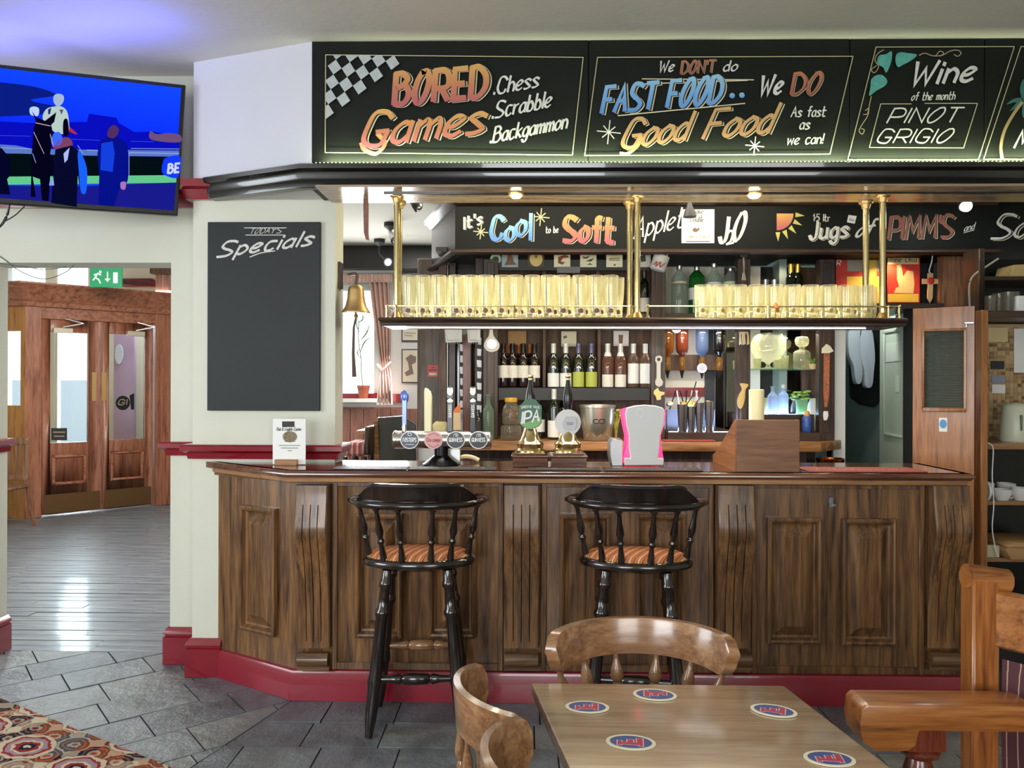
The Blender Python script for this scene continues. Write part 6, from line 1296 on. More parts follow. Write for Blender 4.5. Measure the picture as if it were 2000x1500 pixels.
# ================================================================ LEFT OF THE BACK BAR, FAR ROOM
# narrow end bay: posts, hanging pads and card strips
pE = FR(5.5)
eb = T('end_bay', 'narrow dark end bay of the back bar with upright boards at its left', 'cabinet', pE.at(880, 860))
def up(pl, a, b, y0, y1, mt, d=.04, par_=eb, n='upright', lab=None): m = M(); pl.box(m, pl.sx(a), pl.sx(b), ZC+.001, pl.z(y0, a), 0, d); return ob(n, m, mt, par_, bev=.003, label=lab)
TOPY = 505
m = M(); f6 = FR(5.7); m.box(f6.sx(815), f6.sx(857), 5.70, 5.74, ZC+.001, f6.z(TOPY)); ob('end_board', m, wood('grey_brown_board', '#3e3028', '#57473c', '#6d5c50', 'z', .5, .05), eb, bev=.003)
up(pE, 857, 873, TOPY, 845, W_BACK); up(pE, 877, 890, TOPY, 850, W_DARK, .02); up(FR(5.3), 905, 921, 655, 862, wood('red_brown_post', '#3a1c16', '#5e3128', '#7a463a', 'z', .45, .1), .05); up(FR(5.25), 928, 944, TOPY, 862, W_DARK, .03)
m = M(); m.box(pE.sx(873), pE.sx(945), 5.56, 5.6, ZC+.001, pE.z(TOPY)); ob('back_board', m, W_BLACK, eb)
m = M(); m.box(pE.sx(860), pK.sx(945), 5.2, 5.6, pE.z(TOPY), pE.z(TOPY)+.03); ob('top_board', m, W_DARKX, eb)
t = T('fire_sign', 'small red fire sign on the end board left of the back bar', 'sign', f6.at(845, 735)); m = M(); f6.pbox(m, 835, 856, 713, 736, .0, .004); ob('plate', m, mat('sign_red', '#c43a2e', .4), t); f7 = FR(5.695); shape(t, 'picture', [(838, 728), (853, 728), (853, 733), (838, 733)], f7, CREAMP, .0003); lines(t, 'lettering', [[(838, 723), (853, 723)], [(843, 718), (848, 718)]], 1.8, f7, mat('sign_dark_red', '#6a1a16', .5))
for i, (px, y0, y1, Y, lab) in enumerate(((903, 668, 800, 5.32, 'left strip of white packets hanging beside the red-brown post'), (936, 655, 815, 5.2, 'right strip of white packets hanging beside the red-brown post'))):
    t = T('packet_strip', lab, 'packet strip', FR(Y).at(px, y1), 'strips of packets'); f = FR(Y)
    m = M(); f.pbox(m, px-6, px+5, y0, y1, 0, .003); ob('backing', m, mat('dark_card', '#2c2a2e', .6), t); y = y0+4; k = 0
    while y < y1-14:
        m = M(); f.poly(m, [(px-5+(k % 2), y), (px+5, y+1), (px+5-(k % 2), y+15), (px-4, y+14)], .004, .012); ob('packet', m, mat('packet_white', '#d5d5d8', .35), t, bev=.003); y += 22; k += 1
for px0, px1, y0, y1, Y, lab in ((868, 902, 638, 668, 5.1, 'left pad of white paper clipped under the end bay top'), (912, 938, 640, 668, 5.05, 'right bundle of white paper clipped under the end bay top')):
    t = T('paper_pad', lab, 'paper', FR(Y).at((px0+px1)/2, y1)); f = FR(Y)
    for k in range(4): m = M(); f.poly(m, [(px0+k, y0), (px1-k, y0), (px1-k*1.5, y1-2*k), (px0+3+k*2, y1-3*k+1)], .006*k, .006*k+.003); ob('sheet', m, WHITE if k % 2 == 0 else mat('grey_paper', '#b9bcc0', .7), t)
    m = M(); [f.pbox(m, px0+i*4, px0+i*4+2, y0, y1+4, -.004, -.001) for i in range(int((px1-px0)/4))]; ob('fringe', m, BLACK, t, kind='stuff')
# worktop running to the left end, with a red towel and a yellow block
wt = T('side_worktop', 'narrow bar worktop at the left end covered by a red towel', 'worktop', FR(5.4).at(850, 845)); za_ = ZC+.005
q0, q1, q2, q3 = PZ(815, 820, ZC+.15), PZ(884, 852, ZC+.02), PZ(905, 840, ZC+.02), PZ(850, 815, ZC+.15)
zz_ = ZC+.0
A_ = [(FR(5.9).sx(816), 5.9), (FR(5.15).sx(872), 5.15), (cx0-.004, 5.15), (cx0-.004, 5.9)]
m = M().prism(A_, ZC-.05, ZC, 'z'); ob('top', m, mat('metal_edge', '#8d8a88', .35, .5), wt, bev=.003); B_ = [(x*.99+.008, y) for x, y in A_]; m = M().prism([(A_[0][0]+.04, 5.86), (A_[1][0]+.03, 5.17), (A_[2][0]-.02, 5.17), (A_[3][0]-.04, 5.86)], ZC, ZC+.008, 'z'); ob('towel', m, mat('red_towel', '#a04a44', .9), wt)
m = M(); m.box(A_[1][0]-.05, cx0-.01, 5.25, 5.85, 0, ZC-.05); ob('carcass', m, W_DARK, wt)
m = M(); c = FR(5.5).at(862, 828); m.box(c.x-.055, c.x+.055, 5.42, 5.58, ZC+.008, ZC+.10); ob('sponge_block', m, mat('pale_yellow', '#dcd09a', .8, bump=.2), bev=.02, label='pale yellow block on the red towel at the left end worktop', cat='block')
t = T('tent_card', 'orange-topped tent card between the black tap handles', 'card', (FR(5.0).sx(891), 5.0, ZC)); f = FR(5.0); m = M(); f.poly(m, [(883, 806), (899, 785), (900, 840), (883, 840)], 0, .004); ob('card', m, mat('card_cream2', '#cbb28a', .6), t); shape(t, 'picture', [(883.5, 806), (898.5, 786), (899, 806)], FR(4.9955), mat('card_orange', '#cf6a2a', .5), .0003); m = M(); f.box(m, f.sx(884), f.sx(900), ZC, f.z(838), -.03, 0); ob('stand', m, W_DARK, t)
# curtain, pelmet, plant, pictures
cw = mat('dusty_pink_cloth', '#cdaea2', .9, var=.08, sc=12)
cu = T('curtain', 'dusty pink curtain tied back at the right of the far window', 'curtain', pR.at(752, 790))
Yc = YR-.12; fc = FR(Yc)
def cl(u, y):   # left/right px edges of the gathered curtain at a height
    ky = [(548, 722, 762), (600, 728, 764), (650, 735, 765), (690, 741, 764), (715, 745, 763), (735, 743, 766), (790, 737, 768)]
    for (a, l0, r0), (b, l1, r1) in zip(ky, ky[1:]):
        if a <= y <= b: t = (y-a)/(b-a); l, r = l0+(l1-l0)*t, r0+(r1-r0)*t; return l+(r-l)*u
m = M(); rows = []
for i in range(25):
    y = 548+242*i/24; r = []
    for j in range(41): u = j/40; r.append(fc.at(cl(u, y), y)+Vector((0, -.035*math.sin(u*PI*9)*(0.35 if 705 < y < 730 else 1)-.03, 0)))
    rows.append(r)
m.grid(rows); ob('drape', m, cw, cu, sm=70); m = M(); m.tube(cr([fc.at(741, 712)+Vector((0, -.09, 0)), fc.at(752, 722)+Vector((0, -.11, 0)), fc.at(765, 708)+Vector((0, -.06, 0))]), .02, 6, .01); ob('tie_back', m, mat('pale_pink_cloth', '#c8aca2', .9), cu)
t = T('pelmet', 'pink pleated pelmet over the far window', 'pelmet', pR.at(710, 552)); m = M(); a, b = fc.sx(640), fc.sx(768)
m.grid([[(a+(b-a)*j/60, Yc-.05-.012*math.sin(j*1.7), z) for j in range(61)] for z in (fc.z(553), fc.z(537))]); ob('cloth', m, cw, t, sm=70)
t = T('potted_plant', 'tall thin plant in a terracotta pot on the far window sill', 'plant', FR(YR-.07).at(710, 778)); c = t.location; m = M(); m.lathe([(.042, 0), (.058, .10), (.062, .10), (.062, .125), (.055, .125), (.05, .1), (.0001, .1)], c, 18); ob('pot', m, mat('terracotta', '#a5583f', .7), t)
f = FR(YR-.07); m = M(); m.tube(cr([f.at(709, 755), f.at(706, 730), f.at(705, 700), f.at(700, 660), f.at(701, 625)]), .004, 5); ob('stem', m, mat('stem_green', '#6a7a40', .6), t)
for a, b, c_ in (((703, 690), (712, 668), (726, 658)), ((702, 650), (696, 632), (700, 610)), ((704, 665), (716, 650), (722, 632)), ((705, 700), (698, 690), (702, 680)), ((701, 630), (709, 622), (705, 605))):
    m = M(); m.tube(cr([f.at(*a), f.at(*b), f.at(*c_)], 4), [.004, .02, .03, .034, .036, .03, .02, .012, .002], 5, [.002]*9); ob('leaf', m, mat('leaf_bright', '#7fae4a', .5), t, sm=60)
for px, y0, y1, lab, pic in ((800, 636, 667, 'upper of two framed prints on the far wall right of the curtain', 0), (801, 682, 748, 'lower of two framed prints on the far wall right of the curtain', 1)):
    t = T('framed_print', lab, 'picture', pR.at(px, y1), 'framed prints on the far wall'); m = M(); x0, x1 = 785, 822
    pR.pbox(m, x0, x1, y0, y1, 0, .02); ob('frame', m, BLACK, t, bev=.002); m = M(); pR.pbox(m, x0+2, x1-2, y0+2, y1-2, .018, .022); ob('print', m, mat('print_cream', '#cfc7b6', .6), t)
    f = FR(YR-.0225)
    if pic: shape(t, 'picture', [(792, 700), (802, 692), (813, 697), (812, 708), (804, 712), (808, 730), (794, 735), (790, 728), (799, 722), (797, 708)], f, mat('print_brown', '#7c6a5e', .7), .0004)
    else: lines(t, 'lettering', [[(790, 650), (812, 651)], [(790, 655), (806, 656)]], 1.2, f, mat('print_brown', '#7c6a5e', .7))
# settle end, chair and table in the far room
t = T('settle', 'dark high-backed settle seen behind the chrome beer font', 'bench', FR(5.8).at(775, 910)); f = FR(5.8); m = M(); f.poly(m, [(735, 822), (740, 816), (786, 812), (812, 830), (812, 1000), (735, 1000)], -.04, 0); ob('end_panel', m, W_BLACK, t, bev=.004); m = M(); f.poly(m, [(731, 822), (738, 815), (740, 816), (738, 826), (742, 905), (742, 1000), (731, 1000)], -.05, .012); ob('edge', m, W_COUNT, t); m = M(); f.box(m, f.sx(735), f.sx(812), .4, .45, -.5, -.04); ob('seat', m, W_DARKX, t)
t = T('dining_chair', 'far dark wooden chair with a red striped seat beyond the bar end', 'chair', FR(5.6).at(700, 1000)); f = FR(5.6); m = M(); f.box(m, f.sx(672), f.sx(712), f.z(893), f.z(866), -.35, .0); ob('seat', m, striped('pink_striped_cloth', '#9a5a58', '#c99a90', '#7a3a3c', .04, (0, 0, 0), .85, .3), t, bev=.02)
for dx, dy in ((673, 0), (711, 0), (675, .32), (709, .32)): m = M(); x = f.sx(dx); m.turn((x, 5.6+dy, f.z(893)), (x, 5.6+dy, 0), [(0, .022), (.1, .03), (.2, .018), (.6, .025), (1, .018)], 8); ob('leg', m, W_DARK, t)
m = M(); f.box(m, f.sx(712), f.sx(722), f.z(890), f.z(835), -.3, 0); ob('arm', m, W_DARK, t, bev=.01)
t = T('side_table', 'small far table with a pale top left of the settle', 'table', FR(5.9).at(710, 1000)); f = FR(5.9); zq = f.z(842); m = M(); m.box(f.sx(696), f.sx(738), 5.9, 6.3, zq-.03, zq); ob('top', m, W_COUNT, t, bev=.004); m = M(); m.turn((f.sx(717), 6.1, zq-.03), (f.sx(717), 6.1, 0), [(0, .03), (.3, .04), (.6, .03), (.9, .12), (1, .14)], 10); ob('pedestal', m, W_DARK, t); 
# bell and strap
Yb_ = 4.12; f = FR(Yb_); c = f.at(695, 612); t = T('brass_bell', 'big brass last-orders bell hanging beside the pillar', 'bell', c); H = f.z(556)-f.z(612); R_ = (f.sx(723)-f.sx(667))/2
m = M(); m.lathe([(R_*.98, 0), (R_, .004), (R_*.93, .012), (R_*.72, H*.25), (R_*.6, H*.5), (R_*.55, H*.8), (R_*.48, H*.92), (R_*.25, H), (.0001, H*1.01)], c, 32); ob('dome', m, BRASSD, t, sm=60); m = M(); m.turn((c.x, c.y, c.z+.03), (c.x, c.y, c.z-.025), [(0, .004), (.6, .005), (.75, .011), (1, .006)], 10); ob('clapper', m, BRASSD, t); m = M(); m.tube(cr([(c.x, c.y, c.z+H), (c.x+.006, c.y, c.z+H+.05), (c.x-.008, c.y, c.z+H+.06), (c.x-.045, c.y, c.z+H+.055)]), .008, 8); m.box(xp1-.002, xp1+.012, YC+.05, YC+.12, c.z+H-.02, c.z+H+.12); ob('bracket', m, W_DARK, t)
m = M(); cc = f.at(692, 618); m.tube([(c.x, c.y, c.z-.02), f.at(691, 640), f.at(690, 690), f.at(692, 736)], [.004, .006, .008, .012], 6); ob('bell_rope', m, mat('dark_rope', '#5a463c', .9), t)
t = T('leather_strap', 'brown leather strap hanging from the soffit left of the brass pole', 'strap', FR(3.98).at(714, 470)); f = FR(3.98); m = M(); q = [(709, 362), (720, 362), (720, 455), (721, 470), (715, 468), (711, 455)]; f.poly(m, q, 0, .006); ob('strap', m, mat('brown_leather', '#7d5142', .6, var=.2, sc=40), t, bev=.001)
# ceiling spotlights on stems
def ceilspot(px, py, Y, head, lit, lab, tilt=(.5, -.4, -.7)):
    zc_ = 2.85; x = FR(Y).sx(px, py); t = T('ceiling_spotlight', lab, 'spotlight', (x, Y, zc_)); z1_ = FR(Y).z(py, px); m = M(); m.turn((x, Y, zc_), (x, Y, zc_-.06), [(0, .05), (.5, .05), (1, .012)], 14); ob('rose', m, DKGREY, t)
    m = M(); p = FR(Y).at(px+head[0], py+head[1]); m.tube(cr([(x, Y, zc_-.06), (x-.0, Y, (zc_-.06+p.z)/2), tuple(p)]), .006, 6); ob('stem', m, DKGREY, t); d = Vector(tilt).normalized(); m = M(); m.turn(p-d*.06, p+d*.05, [(0, .012), (.3, .02), (.6, .03), (1, .042)], 16); ob('head', m, DKGREY, t); m = M(); m.ball(p+d*.045, .03, 8); ob('lamp', m, mat('lamp_cold', '#f4ffff', .5, em=30, emc='#eefcff') if lit else STEEL, t)
    if lit: spot('spot_beam', p+d*.09, p+d*1, 25, (.95, 1, .97), 90, .03)
def zy(py, z=2.85): return (z-EYE)*FOC/(750-py)
ceilspot(741, 490, 6.9, (13, 19), 1, 'lit ceiling spotlight in front of the dark beam of the far room', (.5, -.75, -.4))
ceilspot(762, 430, 6.2, (5, 30), 0, 'unlit ceiling spotlight just left of the left brass pole')
t = T('ceiling_spotlight', 'unlit black spotlight right of the left brass pole', 'spotlight', FR(4.6).at(797, 386)); f = FR(4.6); a, b = f.at(796, 388), f.at(813, 400); d = (b-a).normalized(); m = M(); m.turn(a, b+d*.02, [(0, .014), (.45, .015), (.6, .026), (1, .04)], 14); ob('head', m, DKGREY, t); m = M(); m.ball(b+d*.015, .026, 8); ob('lamp', m, STEEL, t); m = M(); m.cyl(a, (a.x-.02, a.y, 2.85), .008, 6); ob('stem', m, DKGREY, t)
f = FR(4.72); p = f.at(1347, 388); t = T('ceiling_spotlight', 'small black spotlight hanging over the white Double poster', 'spotlight', p); m = M(); m.cyl((p.x, 4.72, 2.85), f.at(1347, 398), .008, 6); ob('stem', m, DKGREY, t); m = M(); m.turn(f.at(1347, 396), f.at(1347, 424), [(0, .012), (.3, .02), (.6, .032), (1, .04)], 14); ob('head', m, DKGREY, t)
p = FR(4.6).at(1886, 402); t = T('ceiling_spotlight', 'bright white lit spotlight in front of the sign at the right', 'spotlight', p); m = M(); m.cyl((p.x, p.y+.02, 2.85), (p.x, p.y+.02, p.z+.04), .01, 8); m.turn((p.x, p.y+.06, p.z+.05), (p.x, p.y, p.z), [(0, .02), (1, .038)], 14); ob('head', m, DKGREY, t); m = M(); m.ball((p.x, p.y-.005, p.z-.004), .032, 8); ob('lamp', m, mat('lamp_cold', '#f4ffff', .5, em=30, emc='#eefcff'), t); point('spot_glow', (p.x, p.y-.06, p.z-.05), 3, (.95, 1, .95))

# ================================================================ RIGHT: POSTERS, DOORWAY, DOOR, SHELVES
YQ = 5.2; pQ = FR(YQ)
xo0, xo1 = pQ.sx(1650), pQ.sx(1781)
GRN = mat('pale_green_paint', '#b9c4b4', .5); GRYG = mat('grey_green_paint', '#82938d', .7, var=.06, sc=4)
NW = wood('niche_wood', '#6b4630', '#93674a', '#aa7b58', 'z', .4, .2)
ztop = pQ.z(604, 1720)
struct('wall_bar_right', M().box(pQ.sx(1629), xo0-.0, YQ+.02, YQ+.12, 0, ztop).box(pQ.sx(1629), 4.3, YQ+.3, YQ+.35, ztop, 2.85).box(xo1, pQ.sx(1788), YQ+.0, YQ+.12, 0, ztop).box(pQ.sx(1915), 4.3, YQ+.0, YQ+.12, 0, ztop+.0), DKGREY)
struct('trim_9', M().box(pQ.sx(1627), xo0, YQ-.01, YQ+.02, 0, ztop), mat('white_gloss', '#e4e4e0', .35))
m = M(); m.box(pQ.sx(1600), pQ.sx(1835), YQ-.05, YQ+.3, ztop, ztop+.035); struct('trim_10', m, W_DARKX)
m = M(); m.box(pQ.sx(1836), pQ.sx(1888), YQ, YQ+.04, ztop, pQ.z(497)); struct('trim_11', m, NW)
struct('trim_12', M().box(pQ.sx(1600), pQ.sx(1836), YQ+.0, YQ+.3, pQ.z(494), pQ.z(489)), NW)
struct('wall_corridor', M().box(xo0-.4, xo0-.35, YQ+.12, 7.2, 0, 2.5).box(xo1+.3, xo1+.35, YQ+.12, 7.2, 0, 2.5).box(xo0-.4, xo1+.35, 7.2, 7.25, 0, 2.5).box(xo0-.4, xo1+.35, YQ+.12, 7.25, 2.5, 2.55), GRYG)
point('corridor_light', ((xo0+xo1)/2, 5.6, 2.25), 14, (.95, 1, .95))
# posters in the lit niche
fn = FR(YQ+.16)
t = T('red_poster', 'red and yellow lit poster behind the right brass poles', 'poster', fn.at(1665, 596)); m = M(); fn.pbox(m, 1632, 1729, 501, 596, 0, .006); ob('board', m, mat('poster_red', '#c9382a', .5), t); f = FR(YQ+.153)
shape(t, 'picture', [(1654, 540), (1722, 540), (1722, 596), (1654, 596)], f, mat('poster_yellow', '#e8c04a', .5), .0004); shape(t, 'picture', [(1655, 503), (1729, 503), (1729, 530), (1655, 530)], f, mat('poster_grey', '#9a9484', .5), .0004); text(t, 'lettering', 'R', (1634, 518), (1641, 518), 10, f, WHITE, w=.2, slant=.15); shape(t, 'picture', [(1698, 503), (1712, 503), (1712, 540), (1698, 540)], f, MT['poster_yellow'], .0006)
t = T('wine_poster', 'red and yellow Wine Diva poster with a pale figure, right of the brass poles', 'poster', fn.at(1763, 592)); fn2 = FR(YQ+.08); m = M(); fn2.pbox(m, 1732, 1796, 499, 592, 0, .008); ob('board', m, mat('poster_red', '#c9382a', .5), t, bev=.003); f = FR(YQ+.0715)
shape(t, 'picture', [(1734, 574), (1794, 574), (1794, 590), (1734, 590)], f, MT['poster_yellow'], .0004); shape(t, 'picture', [(1734, 501), (1794, 501), (1794, 516), (1734, 516)], f, mat('poster_cream', '#d8c890', .5), .0004)
shape(t, 'picture', [(1752, 518), (1760, 516), (1764, 540), (1772, 528), (1784, 530), (1786, 555), (1784, 573), (1746, 572), (1750, 562), (1756, 560), (1752, 545)], f, mat('poster_skin', '#e0c088', .5), .0005)
text(t, 'lettering', 'Wine Diva', (1737, 511), (1790, 512), 10, f, mat('poster_brown', '#5a3a1c', .6), w=.17, d=.0008, slant=.05)
t = T('poppy_cross', 'small wooden cross with a red poppy standing on the ledge', 'cross', FR(YQ+.02).at(1816, 592)); f = FR(YQ+.03); m = M(); f.poly(m, [(1811, 534), (1821, 534), (1821, 545), (1831, 545), (1831, 555), (1821, 555), (1820, 583), (1815, 592), (1810, 583), (1811, 555), (1800, 555), (1800, 545), (1811, 545)], 0, .012); ob('cross', m, mat('pale_wood', '#d0ac7c', .5), t, bev=.001); m = M(); c = f.at(1816, 549); m.ball((c.x, c.y-.014, c.z), .024, 8, 1, 1, .25); ob('poppy', m, mat('poppy_red', '#c02a22', .5), t)
f8 = FR(YQ-.02); m = M(); m.tube(cr([f8.at(1822, 490), f8.at(1820, 510), f8.at(1815, 528), f8.at(1817, 534)]), .004, 5); ob('hanging_cable', m, WHITE, label='short white cable above the poppy cross', cat='cord')
t = T('coat', 'pale grey jumper hanging in the dark corridor', 'clothes', FR(6.2).at(1686, 760)); f = FR(6.2)
for pts in ([(1652, 640), (1676, 640), (1672, 680), (1678, 720), (1675, 747), (1665, 747), (1660, 715), (1651, 690)], [(1672, 640), (1694, 640), (1702, 690), (1700, 725), (1696, 755), (1683, 754), (1681, 725), (1671, 690)]): m = M(); f.poly(m, [(v.x, v.y) for v in cr([(x, y, 0) for x, y in pts], 3, True)], 0, .07); ob('sleeve', m, mat('pale_grey_knit', '#b4bec8', .9), t, bev=.02, seg=2)
t = T('dark_coat', 'black coats hanging behind the pale jumper', 'clothes', FR(6.4).at(1690, 790)); f = FR(6.4); m = M(); f.poly(m, [(1654, 560), (1730, 560), (1725, 770), (1700, 796), (1675, 790), (1656, 776)], 0, .1); ob('cloth', m, mat('black_cloth', '#101114', .95), t, bev=.03, seg=2)
t = T('storage_bin', 'red and white bin half hidden by the pale green door', 'bin', FR(6.6).at(1710, 860)); f = FR(6.6); m = M(); m.lathe([(.09, 0), (.12, .05), (.12, .75), (.1, .8)], (FR(6.6).sx(1722), 6.6, .2), 16); ob('body', m, mat('dull_red', '#7a3434', .5), t); m = M(); c = (FR(6.6).sx(1722), 6.6, .2); m.olathe([(.122, .35), (.122, .45)], c, 16); m.lathe([(.122, .8), (.12, .9), (.0001, .92)], c, 16); ob('bands', m, WHITE, t)
dA, dB_ = Vector((FR(5.26).sx(1779), 5.26, 0)), Vector((FR(5.85).sx(1718), 5.85, 0)); pd = PL(dB_, dA); Ld = (dA-dB_).length
t = T('door_corridor', 'pale green panelled corridor door standing open, papers taped on it', 'door', dA); t['kind'] = 'structure'; m = M(); pd.box(m, 0, Ld, .02, 2.05, -.04, 0); ob('leaf', m, GRN, t, bev=.003)
for z0, z1_ in ((.25, .95), (1.18, 1.95)):
    m = M(); pd.box(m, .1, Ld-.1, z0, z0+.02, 0, .012); pd.box(m, .1, Ld-.1, z1_-.02, z1_, 0, .012); pd.box(m, .1, .12, z0, z1_, 0, .012); pd.box(m, Ld-.12, Ld-.1, z0, z1_, 0, .012); ob('panel_mould', m, GRN, t, bev=.003)
m = M(); pd.box(m, .13, Ld-.13, 1.72, 1.86, .002, .004); ob('notice', m, mat('pale_notice', '#ccd4c8', .7), t); m = M(); pd.box(m, Ld*.55, Ld*.68, 1.5, 1.62, .002, .004); ob('notice', m, MT['pale_notice'], t)
# brown door leaf with ribbed glass
bA, bB = Vector((FR(4.46).sx(1783, 700), 4.46, 0)), Vector((FR(4.30).sx(1903, 700), 4.30, 0)); pb = PL(bA, bB); Lb = (bB-bA).length; zb1 = pb.z(600, 1850)
t = T('door_bar', 'brown half-glazed wooden door standing behind the right end of the bar', 'door', bA); t['kind'] = 'structure'
g0, g1, h0, h1 = pb.sx(1806, 720), pb.sx(1882, 720), pb.z(797, 1845), pb.z(646, 1845)
m = M(); pb.box(m, 0, g0, .02, zb1, -.04, 0); pb.box(m, g1, Lb, .02, zb1, -.04, 0); pb.box(m, g0, g1, .02, h0, -.04, 0); pb.box(m, g0, g1, h1, zb1, -.04, 0); ob('leaf', m, W_DOOR, t)
m = M()
for q in ((g0-.012, g1+.012, h1, h1+.012), (g0-.012, g1+.012, h0-.022, h0), (g0-.012, g0, h0, h1), (g1, g1+.012, h0, h1)): pb.box(m, *q, -.01, .014)
ob('glazing_bead', m, W_DOOR, t, bev=.003)
m = M(); rows = []
for i in range(61): z = h0+(h1-h0)*i/60; d = -.012+.004*math.cos(i*PI); rows.append([pb.W(g0, z, d), pb.W(g1, z, d)])
m.grid(rows); ob('ribbed_pane', m, thin_glass('ribbed_glass', '#aab5ae', .5, '#8f9a92', .12, 1.6), t, sm=0)
m = M(); pb.pbox(m, 1834, 1850, 816, 843, 0, .002); ob('sticker', m, WHITE, t); fb = PL(pb.W(0, 0, .0025), pb.W(1, 0, .0025)); plate(t, 'blue_disc', fb, (1842, 828), 7, 10, mat('sticker_blue', '#4a90c8', .5), 0, .0004)
m = M(); pb.pbox(m, 1884, 1903, 629, 633, .0, .02); pb.pbox(m, 1886, 1889, 633, 640, 0, .015); ob('bolt', m, STEEL, t, bev=.002)
# shelf unit at the far right
YX = 4.72; pX = FR(YX); xs0 = pX.sx(1919, 800)
su = T('tea_shelves', 'dark shelf unit with mosaic tiled back at the right edge', 'shelf unit', pX.at(1960, 1000))
m = M(); m.box(xs0-.035, xs0, YX-.02, YX+.42, 0, 1.9); m.box(xs0-.035, xs0, YX-.02, YX+.15, 1.9, ZS0-.035); ob('side_panel', m, W_DARK, su, bev=.003); m = M(); m.box(xs0, 3.4, YX+.40, YX+.42, 0, 1.9); xk = FR(5.12).sx(1908); m.box(xk, 3.4, YX+.40, YX+.42, 1.9, ZS0-.035); ob('back_panel', m, BLACK, su)
for nm, y0, y1, mt, dd in (('shelf', 538, 546, W_DARKX, .1), ('shelf', 607, 620, W_DARKX, 0), ('worktop', 866, 878, W_EDGE, 0), ('shelf', 979, 987, W_EDGE, 0), ('shelf', 1090, 1098, W_EDGE, 0)): m = M(); m.prism([(xs0, YX+dd*.3), (3.4, YX+dd*.3), (3.4, YX+.4), (xk if y0 < 620 else xs0, YX+.4)], pX.z(y1, 1960), pX.z(y0, 1960), 'z'); ob(nm, m, mt, su, bev=.003)
m = M(); y0, y1 = pX.z(866, 1960), pX.z(623, 1960); s_ = .0265; rnd = random.Random(8); gx, gz = xs0+.004, y0
def mosaic():
    m, nt, b = new('mosaic_brown'); L = nt.links.new; tc = nt.nodes.new('ShaderNodeTexCoord'); v = nt.nodes.new('ShaderNodeTexWhiteNoise'); sn_ = nt.nodes.new('ShaderNodeVectorMath'); sn_.operation = 'SNAP'; sn_.inputs[1].default_value = (s_, 10, s_); L(tc.outputs['Object'], sn_.inputs[0]); L(sn_.outputs[0], v.inputs['Vector'])
    rp = nt.nodes.new('ShaderNodeValToRGB'); e = rp.color_ramp.elements; e[0].color = hx('#6b4a2e'); e[1].color = hx('#c4a67c'); k = e.new(.4); k.color = hx('#a2835c'); L(v.outputs['Value'], rp.inputs[0]); L(rp.outputs[0], b.inputs['Base Color']); b.inputs['Roughness'].default_value = .3; return m
g0x = math.floor(xs0/s_)*s_; g0z = math.floor(y0/s_)*s_; i = 0
while g0z+i*s_ < y1-s_:
    for j in range(1, 26): m.box(g0x+j*s_+.002, g0x+(j+1)*s_-.002, YX+.392, YX+.398, max(y0, g0z+i*s_+.002), g0z+(i+1)*s_-.002)
    i += 1
ob('mosaic_tiles', m, mosaic(), su, sm=0, kind='stuff'); m = M(); m.box(xs0, 3.3, YX+.396, YX+.40, y0, y1); ob('grout', m, mat('tan_grout', '#b59a72', .8), su)
fm = FR(YX+.388)
for n_, l, a, b, c, d, mt in (('paper_notice', 'yellowed notice high on the mosaic', 1925, 1968, 640, 668, mat('yellow_paper', '#cdb98a', .7)), ('paper_notice', 'large white notice at the right on the mosaic', 1980, 2040, 642, 728, WHITE), ('paper_notice', 'small dark notice on the mosaic', 1935, 1961, 705, 721, DKGREY), ('paper_notice', 'small blue-grey notice on the mosaic', 1936, 1962, 734, 748, mat('blue_grey_paper', '#8d93a6', .7)), ('paper_notice', 'small white notice above the kettle', 1937, 1963, 751, 768, WHITE)): m = M(); fm.pbox(m, a, b, c, d, 0, .003); ob(n_, m, mt, label=l, cat='notice', sm=0)
t = T('electric_kettle', 'cream plastic electric kettle on the worktop at the right edge', 'kettle', (FR(4.9).sx(1983), 4.9, pX.z(866, 1960))); c = t.location; KT = mat('cream_kettle', '#cfd2ba', .35); m = M(); m.lathe([(.085, 0), (.088, .01), (.083, .1), (.072, .22), (.06, .235), (.0001, .245)], c, 24); ob('body', m, KT, t, sm=50); m = M(); m.tube(cr([(c.x+.06, c.y-.03, c.z+.23), (c.x+.13, c.y-.04, c.z+.21), (c.x+.13, c.y-.04, c.z+.1), (c.x+.08, c.y-.03, c.z+.05)]), .014, 8); ob('handle', m, DKGREY, t); m = M(); m.box(c.x-.02, c.x-.006, c.y-.088, c.y-.07, c.z+.07, c.z+.17); ob('water_gauge', m, mat('gauge', '#6f7a68', .3), t, bev=.005)
CH = mat('white_china', '#dcdcd8', .25)
def cup(px, py, Y, lab, r=.04, h=.07, hd=1, grp='cups on the right-hand shelves', rot=None, mt=CH):
    z = FR(Y).z(py, px); t = T('cup', lab, 'cup', (FR(Y).sx(px, py), Y, z), grp); c = t.location; m = M(); m.lathe([(r*.55, 0), (r*.6, .004), (r*.95, h*.6), (r, h), (r*.94, h), (r*.55, .01), (.0001, .009)], c, 18); ob('bowl', m, mt, t, sm=50); m = M(); m.tube([(c.x+hd*(r*.9+.018*math.sin(a*PI/6)), c.y, c.z+h*.5-.022*math.cos(a*PI/6)) for a in range(7)], .005, 6); ob('handle', m, mt, t, sm=60)
zs_ = pX.z(979, 1960)
cup(1957, 979, 4.78, 'white teacup with dark dots on the cup shelf, front row', .055, .075); cup(1992, 979, 4.78, 'cream spotted cup at the right edge of the cup shelf', .05, .085); cup(1925, 976, 4.95, 'dim white mug at the back left of the cup shelf', .05, .11); cup(1965, 974, 4.98, 'dim white mug at the back middle of the cup shelf', .055, .10)
